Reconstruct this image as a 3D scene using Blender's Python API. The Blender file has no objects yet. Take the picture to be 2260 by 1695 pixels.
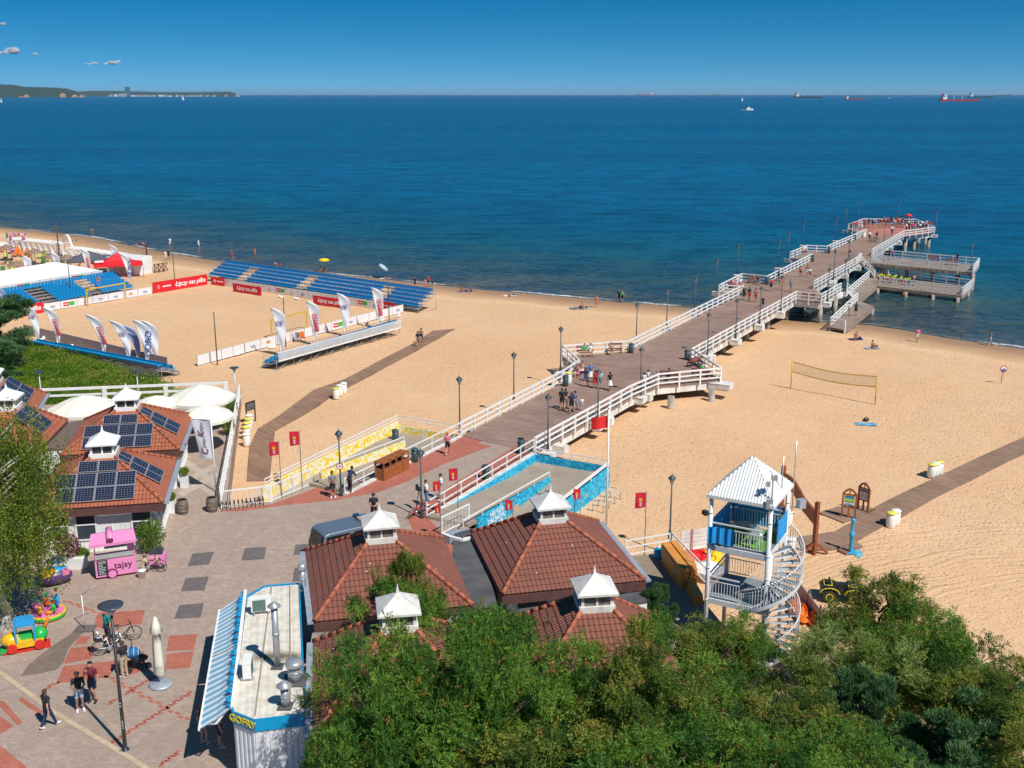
import bpy, bmesh, math, random
import numpy as np
from mathutils import Vector, Matrix
R = math.radians
PI = math.pi
scene = bpy.context.scene
COL = scene.collection
random.seed(7)

IW, IH, F = 2260, 1695, 2400.0
HOR = 208.0                       # horizon row in the photograph
CH = 26.0                         # camera height above the upper beach (z = 0)
PITCH = math.atan((IH / 2 - HOR) / F)
cam_d = bpy.data.cameras.new('camera')
cam = bpy.data.objects.new('camera', cam_d)
COL.objects.link(cam)
cam.location = (0, 0, CH)
cam.rotation_euler = (PI / 2 - PITCH, 0, 0)
cam_d.sensor_width = 36.0
cam_d.lens = 36.0 * F / IW
cam_d.clip_start = 1.0
cam_d.clip_end = 200000.0
scene.camera = cam

SUN_EL, SUN_AZ = R(51.5), R(-49.0)          # azimuth counted from +X towards +Y
SDIR = Vector((math.cos(SUN_EL) * math.cos(SUN_AZ), math.cos(SUN_EL) * math.sin(SUN_AZ), math.sin(SUN_EL)))
sl = bpy.data.lights.new('sun', 'SUN')
sl.energy = 5.0
sl.angle = R(0.53)
sl.color = (1.0, 0.955, 0.88)
so = bpy.data.objects.new('sun', sl)
COL.objects.link(so)
so.rotation_euler = (-SDIR).to_track_quat('-Z', 'Y').to_euler()
world = bpy.data.worlds.new("World")
scene.world = world
world.use_nodes = True
wn, wl = world.node_tree.nodes, world.node_tree.links
wn.clear()
w_out = wn.new('ShaderNodeOutputWorld')
w_bg = wn.new('ShaderNodeBackground')
w_bg.inputs['Strength'].default_value = 0.098
w_sky = wn.new('ShaderNodeTexSky')
w_sky.sky_type = 'NISHITA'
w_sky.sun_disc = False
w_sky.sun_elevation = SUN_EL
w_sky.sun_rotation = math.atan2(SDIR.x, SDIR.y)
w_sky.air_density = 0.75
w_sky.dust_density = 0.15
w_sky.ozone_density = 4.0
w_tc = wn.new('ShaderNodeTexCoord')
w_m = wn.new('ShaderNodeVectorMath')
w_m.operation = 'MULTIPLY_ADD'
w_m.inputs[1].default_value = (1, 1, 2.1)
w_m.inputs[2].default_value = (0, 0, 0.085)
w_n = wn.new('ShaderNodeVectorMath')
w_n.operation = 'NORMALIZE'
w_hs = wn.new('ShaderNodeHueSaturation')
w_hs.inputs['Hue'].default_value = 0.486
w_hs.inputs['Saturation'].default_value = 1.42
w_hs.inputs['Value'].default_value = 1.0
wl.new(w_tc.outputs['Generated'], w_m.inputs[0])
wl.new(w_m.outputs[0], w_n.inputs[0])
wl.new(w_n.outputs[0], w_sky.inputs[0])
wl.new(w_sky.outputs[0], w_hs.inputs['Color'])
wl.new(w_hs.outputs[0], w_bg.inputs['Color'])
wl.new(w_bg.outputs[0], w_out.inputs['Surface'])
scene.view_settings.view_transform = 'Standard'
scene.view_settings.look = 'None'
scene.view_settings.exposure = 0.0
scene.view_settings.gamma = 1.0
scene.view_settings.use_curve_mapping = False
scene.cycles.max_bounces = 6
scene.cycles.transparent_max_bounces = 8
scene.cycles.volume_bounces = 0

PZ = 1.4        # promenade and pier deck level
WZ = -1.4       # sea level
CT, ST = math.cos(PITCH), math.sin(PITCH)

def at(px, py, z=0.0):
    """the place at height z seen at pixel (px, py) of the 2260 x 1695 photograph"""
    u, v = px - IW / 2, py - IH / 2
    d = (u, F * CT - v * ST, -F * ST - v * CT)
    t = (z - CH) / d[2]
    return Vector((d[0] * t, d[1] * t, z))

def proj(p):
    dz = p[2] - CH
    zc = p[1] * CT - dz * ST
    yc = -(p[1] * ST + dz * CT)
    return IW / 2 + F * p[0] / zc, IH / 2 + F * yc / zc

SHORE = [at(px, py, WZ).xy for px, py in [(0, 501), (102, 511), (204, 523), (337, 552), (460, 572), (572, 588), (715, 603), (848, 615), (1022, 635), (1155, 646), (1328, 662), (1512, 678), (1597, 687), (1737, 705), (1921, 717), (1992, 727), (2095, 746), (2260, 769)]]
SHORE = [SHORE[0] + Vector((-3200, 3300)), SHORE[0] + Vector((-300, 260))] + SHORE + [SHORE[-1] + Vector((300, -260)), SHORE[-1] + Vector((2500, -2300))]
SA = np.array([(p.x, p.y) for p in SHORE])

def shore_d(X, Y):
    """signed distance to the shoreline, positive on land"""
    X = np.asarray(X, float); Y = np.asarray(Y, float)
    best = np.full(X.shape, 1e12); sgn = np.ones(X.shape)
    for i in range(len(SA) - 1):
        a, b = SA[i], SA[i + 1]
        d = b - a; L2 = d @ d
        t = np.clip(((X - a[0]) * d[0] + (Y - a[1]) * d[1]) / L2, 0, 1)
        dx, dy = X - (a[0] + t * d[0]), Y - (a[1] + t * d[1])
        q = dx * dx + dy * dy
        s = np.where(d[0] * (Y - a[1]) - d[1] * (X - a[0]) < 0, 1.0, -1.0)
        m = q < best
        best = np.where(m, q, best); sgn = np.where(m, s, sgn)
    return np.sqrt(best) * sgn

def sand_z_np(X, Y):
    d = shore_d(X, Y)
    z = np.interp(d, [-400, -30, -4, 0, 3, 7, 14, 45, 70], [-14, -3.2, -1.62, -1.42, -1.25, -1.02, -0.85, -0.2, 0.0])
    return z

def sand_z(x, y):
    return float(sand_z_np(np.array([x]), np.array([y]))[0])

def ats(px, py):
    """the place on the sand seen at a pixel"""
    z = 0.0
    for _ in range(12):
        p = at(px, py, z)
        z = sand_z(p.x, p.y)
    return at(px, py, z)

def height_of(base, toppy):
    lo, hi = base.z, base.z + 40
    for _ in range(40):
        m = (lo + hi) / 2
        if proj((base.x, base.y, m))[1] > toppy: lo = m
        else: hi = m
    return lo - base.z

MATS = {}
class NT:
    def __init__(s, m):
        s.m = m; m.use_nodes = True
        s.n, s.l = m.node_tree.nodes, m.node_tree.links
        s.b = s.n['Principled BSDF']
    def node(s, t, **kw):
        n = s.n.new(t)
        for k, v in kw.items():
            if k in n.inputs: n.inputs[k].default_value = v
            else: setattr(n, k, v)
        return n
    def link(s, a, b): s.l.new(a, b)
    def noise(s, scale, vec=None, detail=3.0, rough=0.6, dist=0.0):
        n = s.node('ShaderNodeTexNoise', Scale=scale, Detail=detail, Roughness=rough, Distortion=dist)
        if vec is not None: s.link(vec, n.inputs['Vector'])
        return n.outputs['Fac']
    def ramp(s, fac, stops, interp='LINEAR'):
        n = s.n.new('ShaderNodeValToRGB'); cr = n.color_ramp; cr.interpolation = interp
        while len(cr.elements) < len(stops): cr.elements.new(0.5)
        for e, (p, c) in zip(cr.elements, stops):
            e.position = p
            e.color = (c, c, c, 1) if isinstance(c, (int, float)) else (*c[:3], 1)
        s.link(fac, n.inputs['Fac'])
        return n.outputs['Color']
    def mix(s, fac, a, b, mode='MIX'):
        n = s.n.new('ShaderNodeMix'); n.data_type = 'RGBA'; n.blend_type = mode
        if isinstance(fac, (int, float)): n.inputs[0].default_value = fac
        else: s.link(fac, n.inputs[0])
        for v, i in ((a, 6), (b, 7)):
            if isinstance(v, (tuple, list)): n.inputs[i].default_value = (*v[:3], 1)
            else: s.link(v, n.inputs[i])
        return n.outputs[2]
    def math(s, op, a, b=None, clamp=False):
        n = s.n.new('ShaderNodeMath'); n.operation = op; n.use_clamp = clamp
        for v, i in ((a, 0), (b, 1)):
            if v is None: continue
            if isinstance(v, (int, float)): n.inputs[i].default_value = v
            else: s.link(v, n.inputs[i])
        return n.outputs[0]
    def pos(s): return s.node('ShaderNodeNewGeometry').outputs['Position']
    def obj(s): return s.node('ShaderNodeTexCoord').outputs['Object']
    def mapping(s, vec, scale=(1, 1, 1), rot=(0, 0, 0), loc=(0, 0, 0)):
        n = s.n.new('ShaderNodeMapping')
        n.inputs['Scale'].default_value = scale; n.inputs['Rotation'].default_value = rot; n.inputs['Location'].default_value = loc
        s.link(vec, n.inputs['Vector'])
        return n.outputs[0]
    def bump(s, h, strength=0.3, dist=0.02):
        n = s.node('ShaderNodeBump', Strength=strength, Distance=dist)
        s.link(h, n.inputs['Height']); s.link(n.outputs[0], s.b.inputs['Normal'])
        return n
    def color(s, c):
        if isinstance(c, (tuple, list)): s.b.inputs['Base Color'].default_value = (*c[:3], 1)
        else: s.link(c, s.b.inputs['Base Color'])

def M(name, col=(0.5, 0.5, 0.5), rough=0.6, metal=0.0, var=0.12, scale=3.0, bump=0.0, spec=0.5):
    """a plain surface with gentle uneven tone"""
    if name in MATS: return MATS[name]
    m = bpy.data.materials.new(name); t = NT(m)
    o = t.obj()
    n1 = t.noise(scale, o, 4.0)
    lo = tuple(c * (1 - var) for c in col); hi = tuple(min(1, c * (1 + var)) for c in col)
    t.color(t.mix(t.ramp(n1, [(0.3, 0.0), (0.7, 1.0)]), lo, hi))
    t.b.inputs['Roughness'].default_value = rough
    t.b.inputs['Metallic'].default_value = metal
    t.b.inputs['Specular IOR Level'].default_value = spec
    if bump: t.bump(t.noise(scale * 12, o), bump, 0.01)
    MATS[name] = m
    return m

def srgb(r, g, b, k=1.0):
    f = lambda v: (v / 255 / 12.92) if v / 255 <= 0.04045 else ((v / 255 + 0.055) / 1.055) ** 2.4
    return (f(r) * k, f(g) * k, f(b) * k)

class MB:
    def __init__(s, mat=None):
        s.v, s.f, s.mi, s.sm = [], [], [], []
        s.T = mat or Matrix.Identity(4)
        s.cm = 0; s.smooth = False
    def add(s, vs, fs):
        o = len(s.v)
        s.v += [tuple(s.T @ Vector(p)) for p in vs]
        for f in fs:
            s.f.append(tuple(i + o for i in f)); s.mi.append(s.cm); s.sm.append(s.smooth)
    def box(s, c, d, rz=0.0, M_=None):
        x, y, z = d[0] / 2, d[1] / 2, d[2] / 2
        vs = [Vector((a * x, b * y, e * z)) for a in (-1, 1) for b in (-1, 1) for e in (-1, 1)]
        rm = M_ or Matrix.Rotation(rz, 3, 'Z')
        vs = [rm @ v + Vector(c) for v in vs]
        s.add(vs, [(0, 1, 3, 2), (4, 6, 7, 5), (0, 4, 5, 1), (2, 3, 7, 6), (0, 2, 6, 4), (1, 5, 7, 3)])
    def bar(s, a, b, w, h=None, up=(0, 0, 1)):
        a, b = Vector(a), Vector(b); h = h or w
        d = b - a; L = d.length
        if L < 1e-6: return
        d /= L; u = Vector(up)
        if abs(d.dot(u)) > 0.99: u = Vector((1, 0, 0))
        sx = d.cross(u).normalized(); uz = sx.cross(d).normalized()
        vs = []
        for q in (a, b):
            for i, j in ((-1, -1), (1, -1), (1, 1), (-1, 1)):
                vs.append(q + sx * (i * w / 2) + uz * (j * h / 2))
        s.add(vs, [(3, 2, 1, 0), (4, 5, 6, 7), (0, 1, 5, 4), (1, 2, 6, 5), (2, 3, 7, 6), (3, 0, 4, 7)])
    def tube(s, a, b, r, r2=None, n=8, cap=True):
        a, b = Vector(a), Vector(b); r2 = r if r2 is None else r2
        d = (b - a)
        if d.length < 1e-7: return
        d.normalize()
        u = d.orthogonal().normalized(); w = d.cross(u)
        vs = [a + (u * math.cos(2 * PI * i / n) + w * math.sin(2 * PI * i / n)) * r for i in range(n)]
        vs += [b + (u * math.cos(2 * PI * i / n) + w * math.sin(2 * PI * i / n)) * r2 for i in range(n)]
        fs = [(i, (i + 1) % n, n + (i + 1) % n, n + i) for i in range(n)]
        sm = s.smooth; s.smooth = True
        s.add(vs, fs)
        s.smooth = False
        if cap:
            o = len(s.v) - 2 * n
            s.f.append(tuple(o + i for i in reversed(range(n)))); s.mi.append(s.cm); s.sm.append(False)
            s.f.append(tuple(o + n + i for i in range(n))); s.mi.append(s.cm); s.sm.append(False)
        s.smooth = sm
    def path(s, pts, r, n=6):
        for a, b in zip(pts[:-1], pts[1:]): s.tube(a, b, r, n=n)
    def lathe(s, c, prof, n=16, cap=True):
        c = Vector(c); vs = []
        for r, z in prof:
            for i in range(n):
                vs.append(c + Vector((r * math.cos(2 * PI * i / n), r * math.sin(2 * PI * i / n), z)))
        fs = []
        for k in range(len(prof) - 1):
            for i in range(n):
                j = (i + 1) % n
                fs.append((k * n + i, k * n + j, (k + 1) * n + j, (k + 1) * n + i))
        sm = s.smooth; s.smooth = True; s.add(vs, fs); s.smooth = False
        if cap:
            o = len(s.v) - len(vs); m = (len(prof) - 1) * n
            if prof[0][0] > 1e-4: s.f.append(tuple(o + i for i in reversed(range(n)))); s.mi.append(s.cm); s.sm.append(False)
            if prof[-1][0] > 1e-4: s.f.append(tuple(o + m + i for i in range(n))); s.mi.append(s.cm); s.sm.append(False)
        s.smooth = sm
    def prism(s, poly, z0, z1):
        n = len(poly)
        A = sum(poly[i][0] * poly[(i + 1) % n][1] - poly[(i + 1) % n][0] * poly[i][1] for i in range(n))
        if A < 0: poly = list(reversed(poly))
        vs = [(p[0], p[1], z0) for p in poly] + [(p[0], p[1], z1) for p in poly]
        fs = [tuple(reversed(range(n))), tuple(range(n, 2 * n))] + [(i, (i + 1) % n, n + (i + 1) % n, n + i) for i in range(n)]
        s.add(vs, fs)
    def poly3(s, pts): s.add(pts, [tuple(range(len(pts)))])
    def slab(s, pts, t):
        """a plate: polygon in space thickened by t along its normal (downwards)"""
        P = [Vector(p) for p in pts]
        nrm = Vector((0, 0, 0))
        for i in range(len(P)): nrm += P[i].cross(P[(i + 1) % len(P)])
        nrm.normalize(); n = len(P)
        vs = P + [p - nrm * t for p in P]
        s.add(vs, [tuple(range(n)), tuple(reversed(range(n, 2 * n)))] + [(i, n + i, n + (i + 1) % n, (i + 1) % n) for i in range(n)])
    def grid(s, fn, nu, nv, thick=0.0):
        vs = [fn(i / nu, j / nv) for i in range(nu + 1) for j in range(nv + 1)]
        fs = [(i * (nv + 1) + j, (i + 1) * (nv + 1) + j, (i + 1) * (nv + 1) + j + 1, i * (nv + 1) + j + 1) for i in range(nu) for j in range(nv)]
        s.add(vs, fs)
    def ball(s, c, r, n=10, sc=(1, 1, 1)):
        c = Vector(c); prof = []
        vs, fs = [], []
        m = max(4, n // 2)
        for k in range(m + 1):
            a = -PI / 2 + PI * k / m
            for i in range(n):
                b = 2 * PI * i / n
                vs.append(c + Vector((r * sc[0] * math.cos(a) * math.cos(b), r * sc[1] * math.cos(a) * math.sin(b), r * sc[2] * math.sin(a))))
        for k in range(m):
            for i in range(n):
                j = (i + 1) % n
                fs.append((k * n + i, k * n + j, (k + 1) * n + j, (k + 1) * n + i))
        sm = s.smooth; s.smooth = True; s.add(vs, fs); s.smooth = sm
    def mesh(s, name, mats):
        me = bpy.data.meshes.new(name)
        me.from_pydata(s.v, [], s.f)
        for m in (mats if isinstance(mats, (list, tuple)) else [mats]): me.materials.append(m)
        if me.polygons:
            me.polygons.foreach_set('material_index', s.mi)
            me.polygons.foreach_set('use_smooth', s.sm)
        me.update()
        return me
    def build(s, name, mats, parent=None, off=None):
        return mk(name, s.mesh(name, mats), parent, off)

def mk(name, me, parent=None, off=None):
    """link a mesh; off = True: the mesh is in world coordinates"""
    o = bpy.data.objects.new(name, me)
    COL.objects.link(o)
    if parent is not None:
        o.parent = parent
        if off:
            o.matrix_parent_inverse = parent.matrix_basis.inverted()
    return o

def tag(o, label=None, cat=None, group=None, kind=None):
    if label: o['label'] = label
    if cat: o['category'] = cat
    if group: o['group'] = group
    if kind: o['kind'] = kind
    return o

def thing(name, label, cat, loc=(0, 0, 0), rz=0.0, group=None):
    o = bpy.data.objects.new(name, None)
    COL.objects.link(o)
    o.empty_display_size = 0.3
    o.location = loc; o.rotation_euler = (0, 0, rz)
    return tag(o, label, cat, group)

def tree_copy(root, loc, rz=0.0, label=None, group=None, scale=None):
    def rec(o, par):
        c = o.copy(); COL.objects.link(c)
        if par is not None: c.parent = par
        for ch in list(o.children): rec(ch, c)
        return c
    r = rec(root, None)
    r.location = loc; r.rotation_euler = (0, 0, rz)
    if scale: r.scale = (scale,) * 3 if isinstance(scale, (int, float)) else scale
    if label: r['label'] = label
    if group: r['group'] = group
    return r

class Kind:
    """builds the first of a kind at the first use, copies it afterwards"""
    def __init__(s, maker): s.maker, s.first = maker, None
    def put(s, loc, rz, label, group=None, scale=None):
        if s.first is None:
            s.first = s.maker()
            bpy.context.view_layer.update()
            r = s.first
            r.location = loc; r.rotation_euler = (0, 0, rz)
            if scale: r.scale = (scale,) * 3 if isinstance(scale, (int, float)) else scale
            r['label'] = label
            if group: r['group'] = group
            return r
        return tree_copy(s.first, loc, rz, label, group, scale)

def text_mesh(txt, size, mat, depth=0.004, font_shear=0.0, bold=0.0, align='CENTER', name='lettering'):
    cu = bpy.data.curves.new('t', 'FONT')
    cu.body = txt; cu.size = size; cu.extrude = depth; cu.align_x = align; cu.align_y = 'CENTER'
    cu.shear = font_shear; cu.offset = bold
    cu.resolution_u = 3
    o = bpy.data.objects.new('t', cu); COL.objects.link(o)
    dg = bpy.context.evaluated_depsgraph_get()
    me = bpy.data.meshes.new_from_object(o.evaluated_get(dg))
    bpy.data.objects.remove(o); bpy.data.curves.remove(cu)
    me.name = name
    me.materials.clear(); me.materials.append(mat)
    return me

def frame(origin, xdir, up=(0, 0, 1)):
    """matrix whose x runs along xdir, y along up, z out of the face"""
    x = Vector(xdir).normalized(); y = Vector(up)
    y = (y - x * x.dot(y)).normalized()
    z = x.cross(y)
    m = Matrix.Identity(4)
    for i in range(3):
        m[i][0], m[i][1], m[i][2], m[i][3] = x[i], y[i], z[i], origin[i]
    return m

def put_text(txt, size, mat, origin, xdir, up=(0, 0, 1), parent=None, name='lettering', **kw):
    me = text_mesh(txt, size, mat, **kw)
    me.transform(frame(origin, xdir, up))
    return mk(name, me, parent, True)
def grid_mesh(name, xs, ys, zf, mat, attr=True):
    X, Y = np.meshgrid(xs, ys, indexing='ij')
    Z = zf(X, Y)
    nx, ny = X.shape
    co = np.stack([X, Y, Z], -1).reshape(-1, 3).astype(np.float32)
    i, j = np.meshgrid(np.arange(nx - 1), np.arange(ny - 1), indexing='ij')
    a = (i * ny + j).ravel()
    q = np.stack([a, a + ny, a + ny + 1, a + 1], -1).astype(np.int32)
    me = bpy.data.meshes.new(name)
    me.vertices.add(len(co)); me.vertices.foreach_set('co', co.ravel())
    me.loops.add(q.size); me.loops.foreach_set('vertex_index', q.ravel())
    me.polygons.add(len(q))
    me.polygons.foreach_set('loop_start', np.arange(0, q.size, 4, dtype=np.int32))
    me.polygons.foreach_set('use_smooth', np.ones(len(q), bool))
    me.update(calc_edges=True)
    if attr:
        at_ = me.attributes.new('shore', 'FLOAT', 'POINT')
        at_.data.foreach_set('value', shore_d(X, Y).ravel().astype(np.float32))
    me.materials.append(mat)
    o = bpy.data.objects.new(name, me); COL.objects.link(o)
    return o

m_sand = bpy.data.materials.new('beach_sand'); t = NT(m_sand)
P = t.pos()
sh = t.node('ShaderNodeAttribute', attribute_name='shore').outputs['Fac']
n_big = t.noise(0.05, P, 4.0)
n_mid = t.noise(0.6, P, 4.0)
n_fine = t.noise(9.0, P, 3.0)
base = t.mix(t.ramp(n_big, [(0.3, 0), (0.7, 1)]), (0.665, 0.415, 0.230), (0.735, 0.485, 0.295))
base = t.mix(t.math('MULTIPLY', t.ramp(n_mid, [(0.35, 0), (0.65, 1)]), 0.35), base, (0.61, 0.375, 0.205))
# trodden pits
warp = t.mapping(P, (1, 1, 1))
vo = t.node('ShaderNodeTexVoronoi', Scale=2.1, Randomness=1.0)
t.link(P, vo.inputs['Vector'])
vo2 = t.node('ShaderNodeTexVoronoi', Scale=4.3, Randomness=1.0)
t.link(t.mapping(P, (1, 1.25, 1), (0, 0, 0.6), (3, 1, 0)), vo2.inputs['Vector'])
pits = t.math('MINIMUM', t.ramp(vo.outputs['Distance'], [(0.0, 0), (0.32, 1)]), t.ramp(vo2.outputs['Distance'], [(0.04, 0.0), (0.30, 1)]))
trod = t.ramp(t.noise(0.035, P, 2.0), [(0.38, 0.35), (0.62, 1.0)])
hgt = t.math('ADD', t.math('MULTIPLY', pits, trod), t.math('MULTIPLY', n_fine, 0.4))
hgt = t.math('ADD', hgt, t.math('MULTIPLY', n_mid, 0.8))
# ruts of the beach vehicles, sweeping round the tower
rv = t.node('ShaderNodeVectorMath', operation='DISTANCE'); t.link(P, rv.inputs[0]); rv.inputs[1].default_value = (33, 34, 0)
rd = t.math('ADD', rv.outputs['Value'], t.math('MULTIPLY', t.noise(0.12, P, 2.0), 3.0))
rn_ = t.node('ShaderNodeTexNoise', Scale=2.6, Detail=1.0); rn_.noise_dimensions = '1D'; t.link(rd, rn_.inputs['W'])
rm_ = t.math('MULTIPLY', t.ramp(t.noise(0.25, P, 2.0), [(0.4, 0.1), (0.6, 1.0)]), t.ramp(t.math('DIVIDE', t.math('ABSOLUTE', t.math('SUBTRACT', rd, 27.0)), 7.0), [(0.5, 1.0), (1.0, 0.0)]))
hgt = t.math('ADD', hgt, t.math('MULTIPLY', rm_, t.ramp(rn_.outputs['Fac'], [(0.42, 0.0), (0.62, 0.5)])))
# wet edge
wob = t.math('ADD', sh, t.math('MULTIPLY', t.math('SUBTRACT', t.noise(0.12, P, 3.0), 0.5), 5.0))
wet = t.ramp(t.math('DIVIDE', wob, 12.0), [(0.0, 1.0), (0.22, 0.95), (0.45, 0.62), (0.62, 0.40), (0.80, 0.0)])
line = t.ramp(t.math('DIVIDE', wob, 12.0), [(0.74, 0.0), (0.82, 1.0), (1.0, 0.0)])
base = t.mix(t.math('MULTIPLY', line, 0.35), base, (0.80, 0.56, 0.34))
base = t.mix(t.math('MULTIPLY', wet, 0.85), base, (0.30, 0.175, 0.095))
spots = t.ramp(t.noise(2.6, t.mapping(P, (1, 1.5, 1), (0, 0, 0.5)), 3.0), [(0.60, 0.0), (0.68, 1.0)])
base = t.mix(t.math('MULTIPLY', spots, 0.42), base, (0.33, 0.18, 0.08))  # shade of the trodden pits painted in as dark specks
t.color(base)
t.link(t.ramp(wet, [(0.4, 0.95), (1.0, 0.55)]), t.b.inputs['Roughness'])
t.b.inputs['Specular IOR Level'].default_value = 0.15
bm_ = t.bump(hgt, 0.65, 0.15)
xs = np.concatenate([[-3500, -1500, -700, -400], np.arange(-260, 140, 1.6), [170, 260, 500, 1200, 3500]])
ys = np.concatenate([[-300, -60, 0], np.arange(20, 300, 1.6), [340, 500, 1200, 4000]])
def sand_shape(X, Y):
    z = sand_z_np(X, Y)
    w = 0.045 * np.sin(X * 0.71 + 1.3 * np.sin(Y * 0.37)) * np.sin(Y * 0.53 + 0.8 * np.sin(X * 0.29)) + 0.03 * np.sin(X * 1.9 + Y * 1.1)
    land = np.clip((shore_d(X, Y) - 4) / 10, 0, 1)
    z = z + w * land - 0.04 * land
    # land side, under the town, slightly lower than the promenade slab
    return z
sand = grid_mesh('beach_sand', xs, ys, sand_shape, m_sand)
tag(sand, kind='structure')

m_sea = bpy.data.materials.new('sea_water'); t = NT(m_sea)
P = t.pos()
sh = t.node('ShaderNodeAttribute', attribute_name='shore').outputs['Fac']
dd = t.math('MULTIPLY', sh, -1.0)
dn = t.math('ADD', dd, t.math('MULTIPLY', t.math('SUBTRACT', t.noise(0.035, P, 4.0), 0.5), 22.0))
c_near = t.ramp(t.math('DIVIDE', dn, 130.0), [(0.0, (0.145, 0.125, 0.068)), (0.04, (0.105, 0.105, 0.058)), (0.14, (0.058, 0.090, 0.055)), (0.34, (0.012, 0.108, 0.125)), (0.62, (0.0, 0.112, 0.200)), (1.0, (0.0, 0.118, 0.242))])
far = t.ramp(t.math('DIVIDE', dd, 4000.0), [(0.0, 0.0), (0.25, 0.5), (1.0, 1.0)])
col = t.mix(far, c_near, (0.0, 0.135, 0.325))
# wind streaks
st = t.noise(0.0045, t.mapping(P, (0.22, 1.6, 1), (0, 0, 0.1)), 3.0)
col = t.mix(t.math('MULTIPLY', t.ramp(st, [(0.42, 0.0), (0.60, 1.0)]), 0.45), col, (0.002, 0.040, 0.105))
st2 = t.noise(0.0016, t.mapping(P, (0.10, 1.7, 1), (0, 0, 0.06), (5, 3, 0)), 2.0)
far2 = t.ramp(t.math('DIVIDE', dd, 1500.0), [(0.25, 0.0), (1.0, 1.0)])
col = t.mix(t.math('MULTIPLY', far2, t.math('MULTIPLY', t.ramp(st2, [(0.52, 0.0), (0.60, 1.0)]), 0.55)), col, (0.01, 0.15, 0.25))
rp = t.noise(0.8, t.mapping(P, (0.8, 0.85, 1), (0, 0, -0.25)), 4.0, 0.7)
rp2 = t.noise(0.13, t.mapping(P, (0.6, 0.9, 1), (0, 0, -0.28)), 4.0, 0.7)
rr = t.math('MULTIPLY', t.ramp(t.math('ADD', t.math('MULTIPLY', rp, 0.5), t.math('MULTIPLY', rp2, 0.5)), [(0.43, 1.0), (0.57, 0.0)]), 0.78)
col = t.mix(rr, col, (0.0, 0.028, 0.062))  # ripple reflection and shade of the wave facets mixed into the water colour
# foam
fo = t.math('ADD', dd, t.math('MULTIPLY', t.math('SUBTRACT', t.noise(0.35, P, 4.0), 0.5), 1.5))
foam = t.ramp(t.math('DIVIDE', fo, 3.0), [(0.02, 0.0), (0.10, 1.0), (0.26, 0.9), (0.42, 0.0)])
foam = t.math('MULTIPLY', foam, t.ramp(t.noise(0.09, P, 2.0), [(0.45, 0.1), (0.58, 1.0)]))
foam = t.math('MULTIPLY', foam, t.ramp(t.noise(1.6, P, 3.0), [(0.38, 0.25), (0.6, 1.0)]))
col = t.mix(foam, col, (0.75, 0.76, 0.74))
t.color(col)
t.link(t.math('ADD', 0.22, t.math('MULTIPLY', foam, 0.6)), t.b.inputs['Roughness'])
t.b.inputs['Specular IOR Level'].default_value = 0.16
w1 = t.noise(0.6, t.mapping(P, (0.85, 1.0, 1), (0, 0, -0.25)), 4.0, 0.55)
w2 = t.noise(0.10, t.mapping(P, (0.5, 1.7, 1), (0, 0, -0.30)), 4.0, 0.6)
w3 = t.noise(2.2, t.mapping(P, (0.7, 1.4, 1), (0, 0, -0.2)), 2.0)
wh = t.math('ADD', t.math('MULTIPLY', w1, 0.55), t.math('ADD', t.math('MULTIPLY', w2, 2.0), t.math('MULTIPLY', w3, 0.12)))
t.bump(wh, 0.85, 0.85)
def geo(a, b, n): return list(np.geomspace(a, b, n))
xs = np.array([-v for v in reversed(geo(420, 60000, 16))] + list(np.arange(-400, 260, 3.0)) + geo(280, 60000, 16))
ys = np.array([-200, 0, 40] + list(np.arange(80, 340, 3.0)) + geo(350, 62000, 22))
sea = grid_mesh('sea_water', xs, ys, lambda X, Y: np.full(X.shape, WZ), m_sea)
tag(sea, kind='structure')

m_pave = bpy.data.materials.new('paving_blocks'); t = NT(m_pave)
P = t.pos()
def brickfac(t, scale, rot, mort=0.02, vec=None):
    b = t.node('ShaderNodeTexBrick', Scale=scale)
    b.inputs['Color1'].default_value = (0.42, 0.42, 0.42, 1); b.inputs['Color2'].default_value = (0.62, 0.62, 0.62, 1)
    b.inputs['Mortar'].default_value = (0.12, 0.12, 0.12, 1); b.inputs['Mortar Size'].default_value = mort
    b.inputs['Mortar Smooth'].default_value = 0.3
    t.link(t.mapping(P if vec is None else vec, (1, 1, 1), (0, 0, rot)), b.inputs['Vector'])
    return b.outputs['Color']
def paving(name, c1, c2, rot=0.2, scale=2.4):
    m = bpy.data.materials.new(name); t = NT(m); P = t.pos()
    b = t.node('ShaderNodeTexBrick', Scale=scale)
    b.inputs['Color1'].default_value = (*[c * 0.9 for c in c1], 1); b.inputs['Color2'].default_value = (*c2, 1)
    b.inputs['Mortar'].default_value = (*[c * 0.55 for c in c1], 1); b.inputs['Mortar Size'].default_value = 0.022
    b.inputs['Mortar Smooth'].default_value = 0.4
    t.link(t.mapping(P, (1, 1, 1), (0, 0, rot)), b.inputs['Vector'])
    big = t.noise(0.16, P, 5.0, 0.6)
    col = t.mix(t.math('MULTIPLY', t.ramp(big, [(0.35, 0.0), (0.68, 1.0)]), 0.55), b.outputs['Color'], tuple(c * 0.72 for c in c1))
    n2 = t.noise(1.3, P, 5.0, 0.7)
    col = t.mix(t.math('MULTIPLY', t.ramp(n2, [(0.5, 0.0), (0.8, 1.0)]), 0.35), col, tuple(min(1, c * 1.3) for c in c2))
    sp = t.noise(7.0, P, 2.0)
    col = t.mix(t.math('MULTIPLY', t.ramp(sp, [(0.68, 0.0), (0.74, 1.0)]), 0.5), col, tuple(c * 0.4 for c in c1))
    t.color(col); t.b.inputs['Roughness'].default_value = 0.85
    t.b.inputs['Specular IOR Level'].default_value = 0.2
    t.bump(b.outputs['Fac'], -0.25, 0.01)
    return m
m_grey = paving('grey_paving', (0.40, 0.305, 0.25), (0.49, 0.375, 0.31), 0.2)
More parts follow.
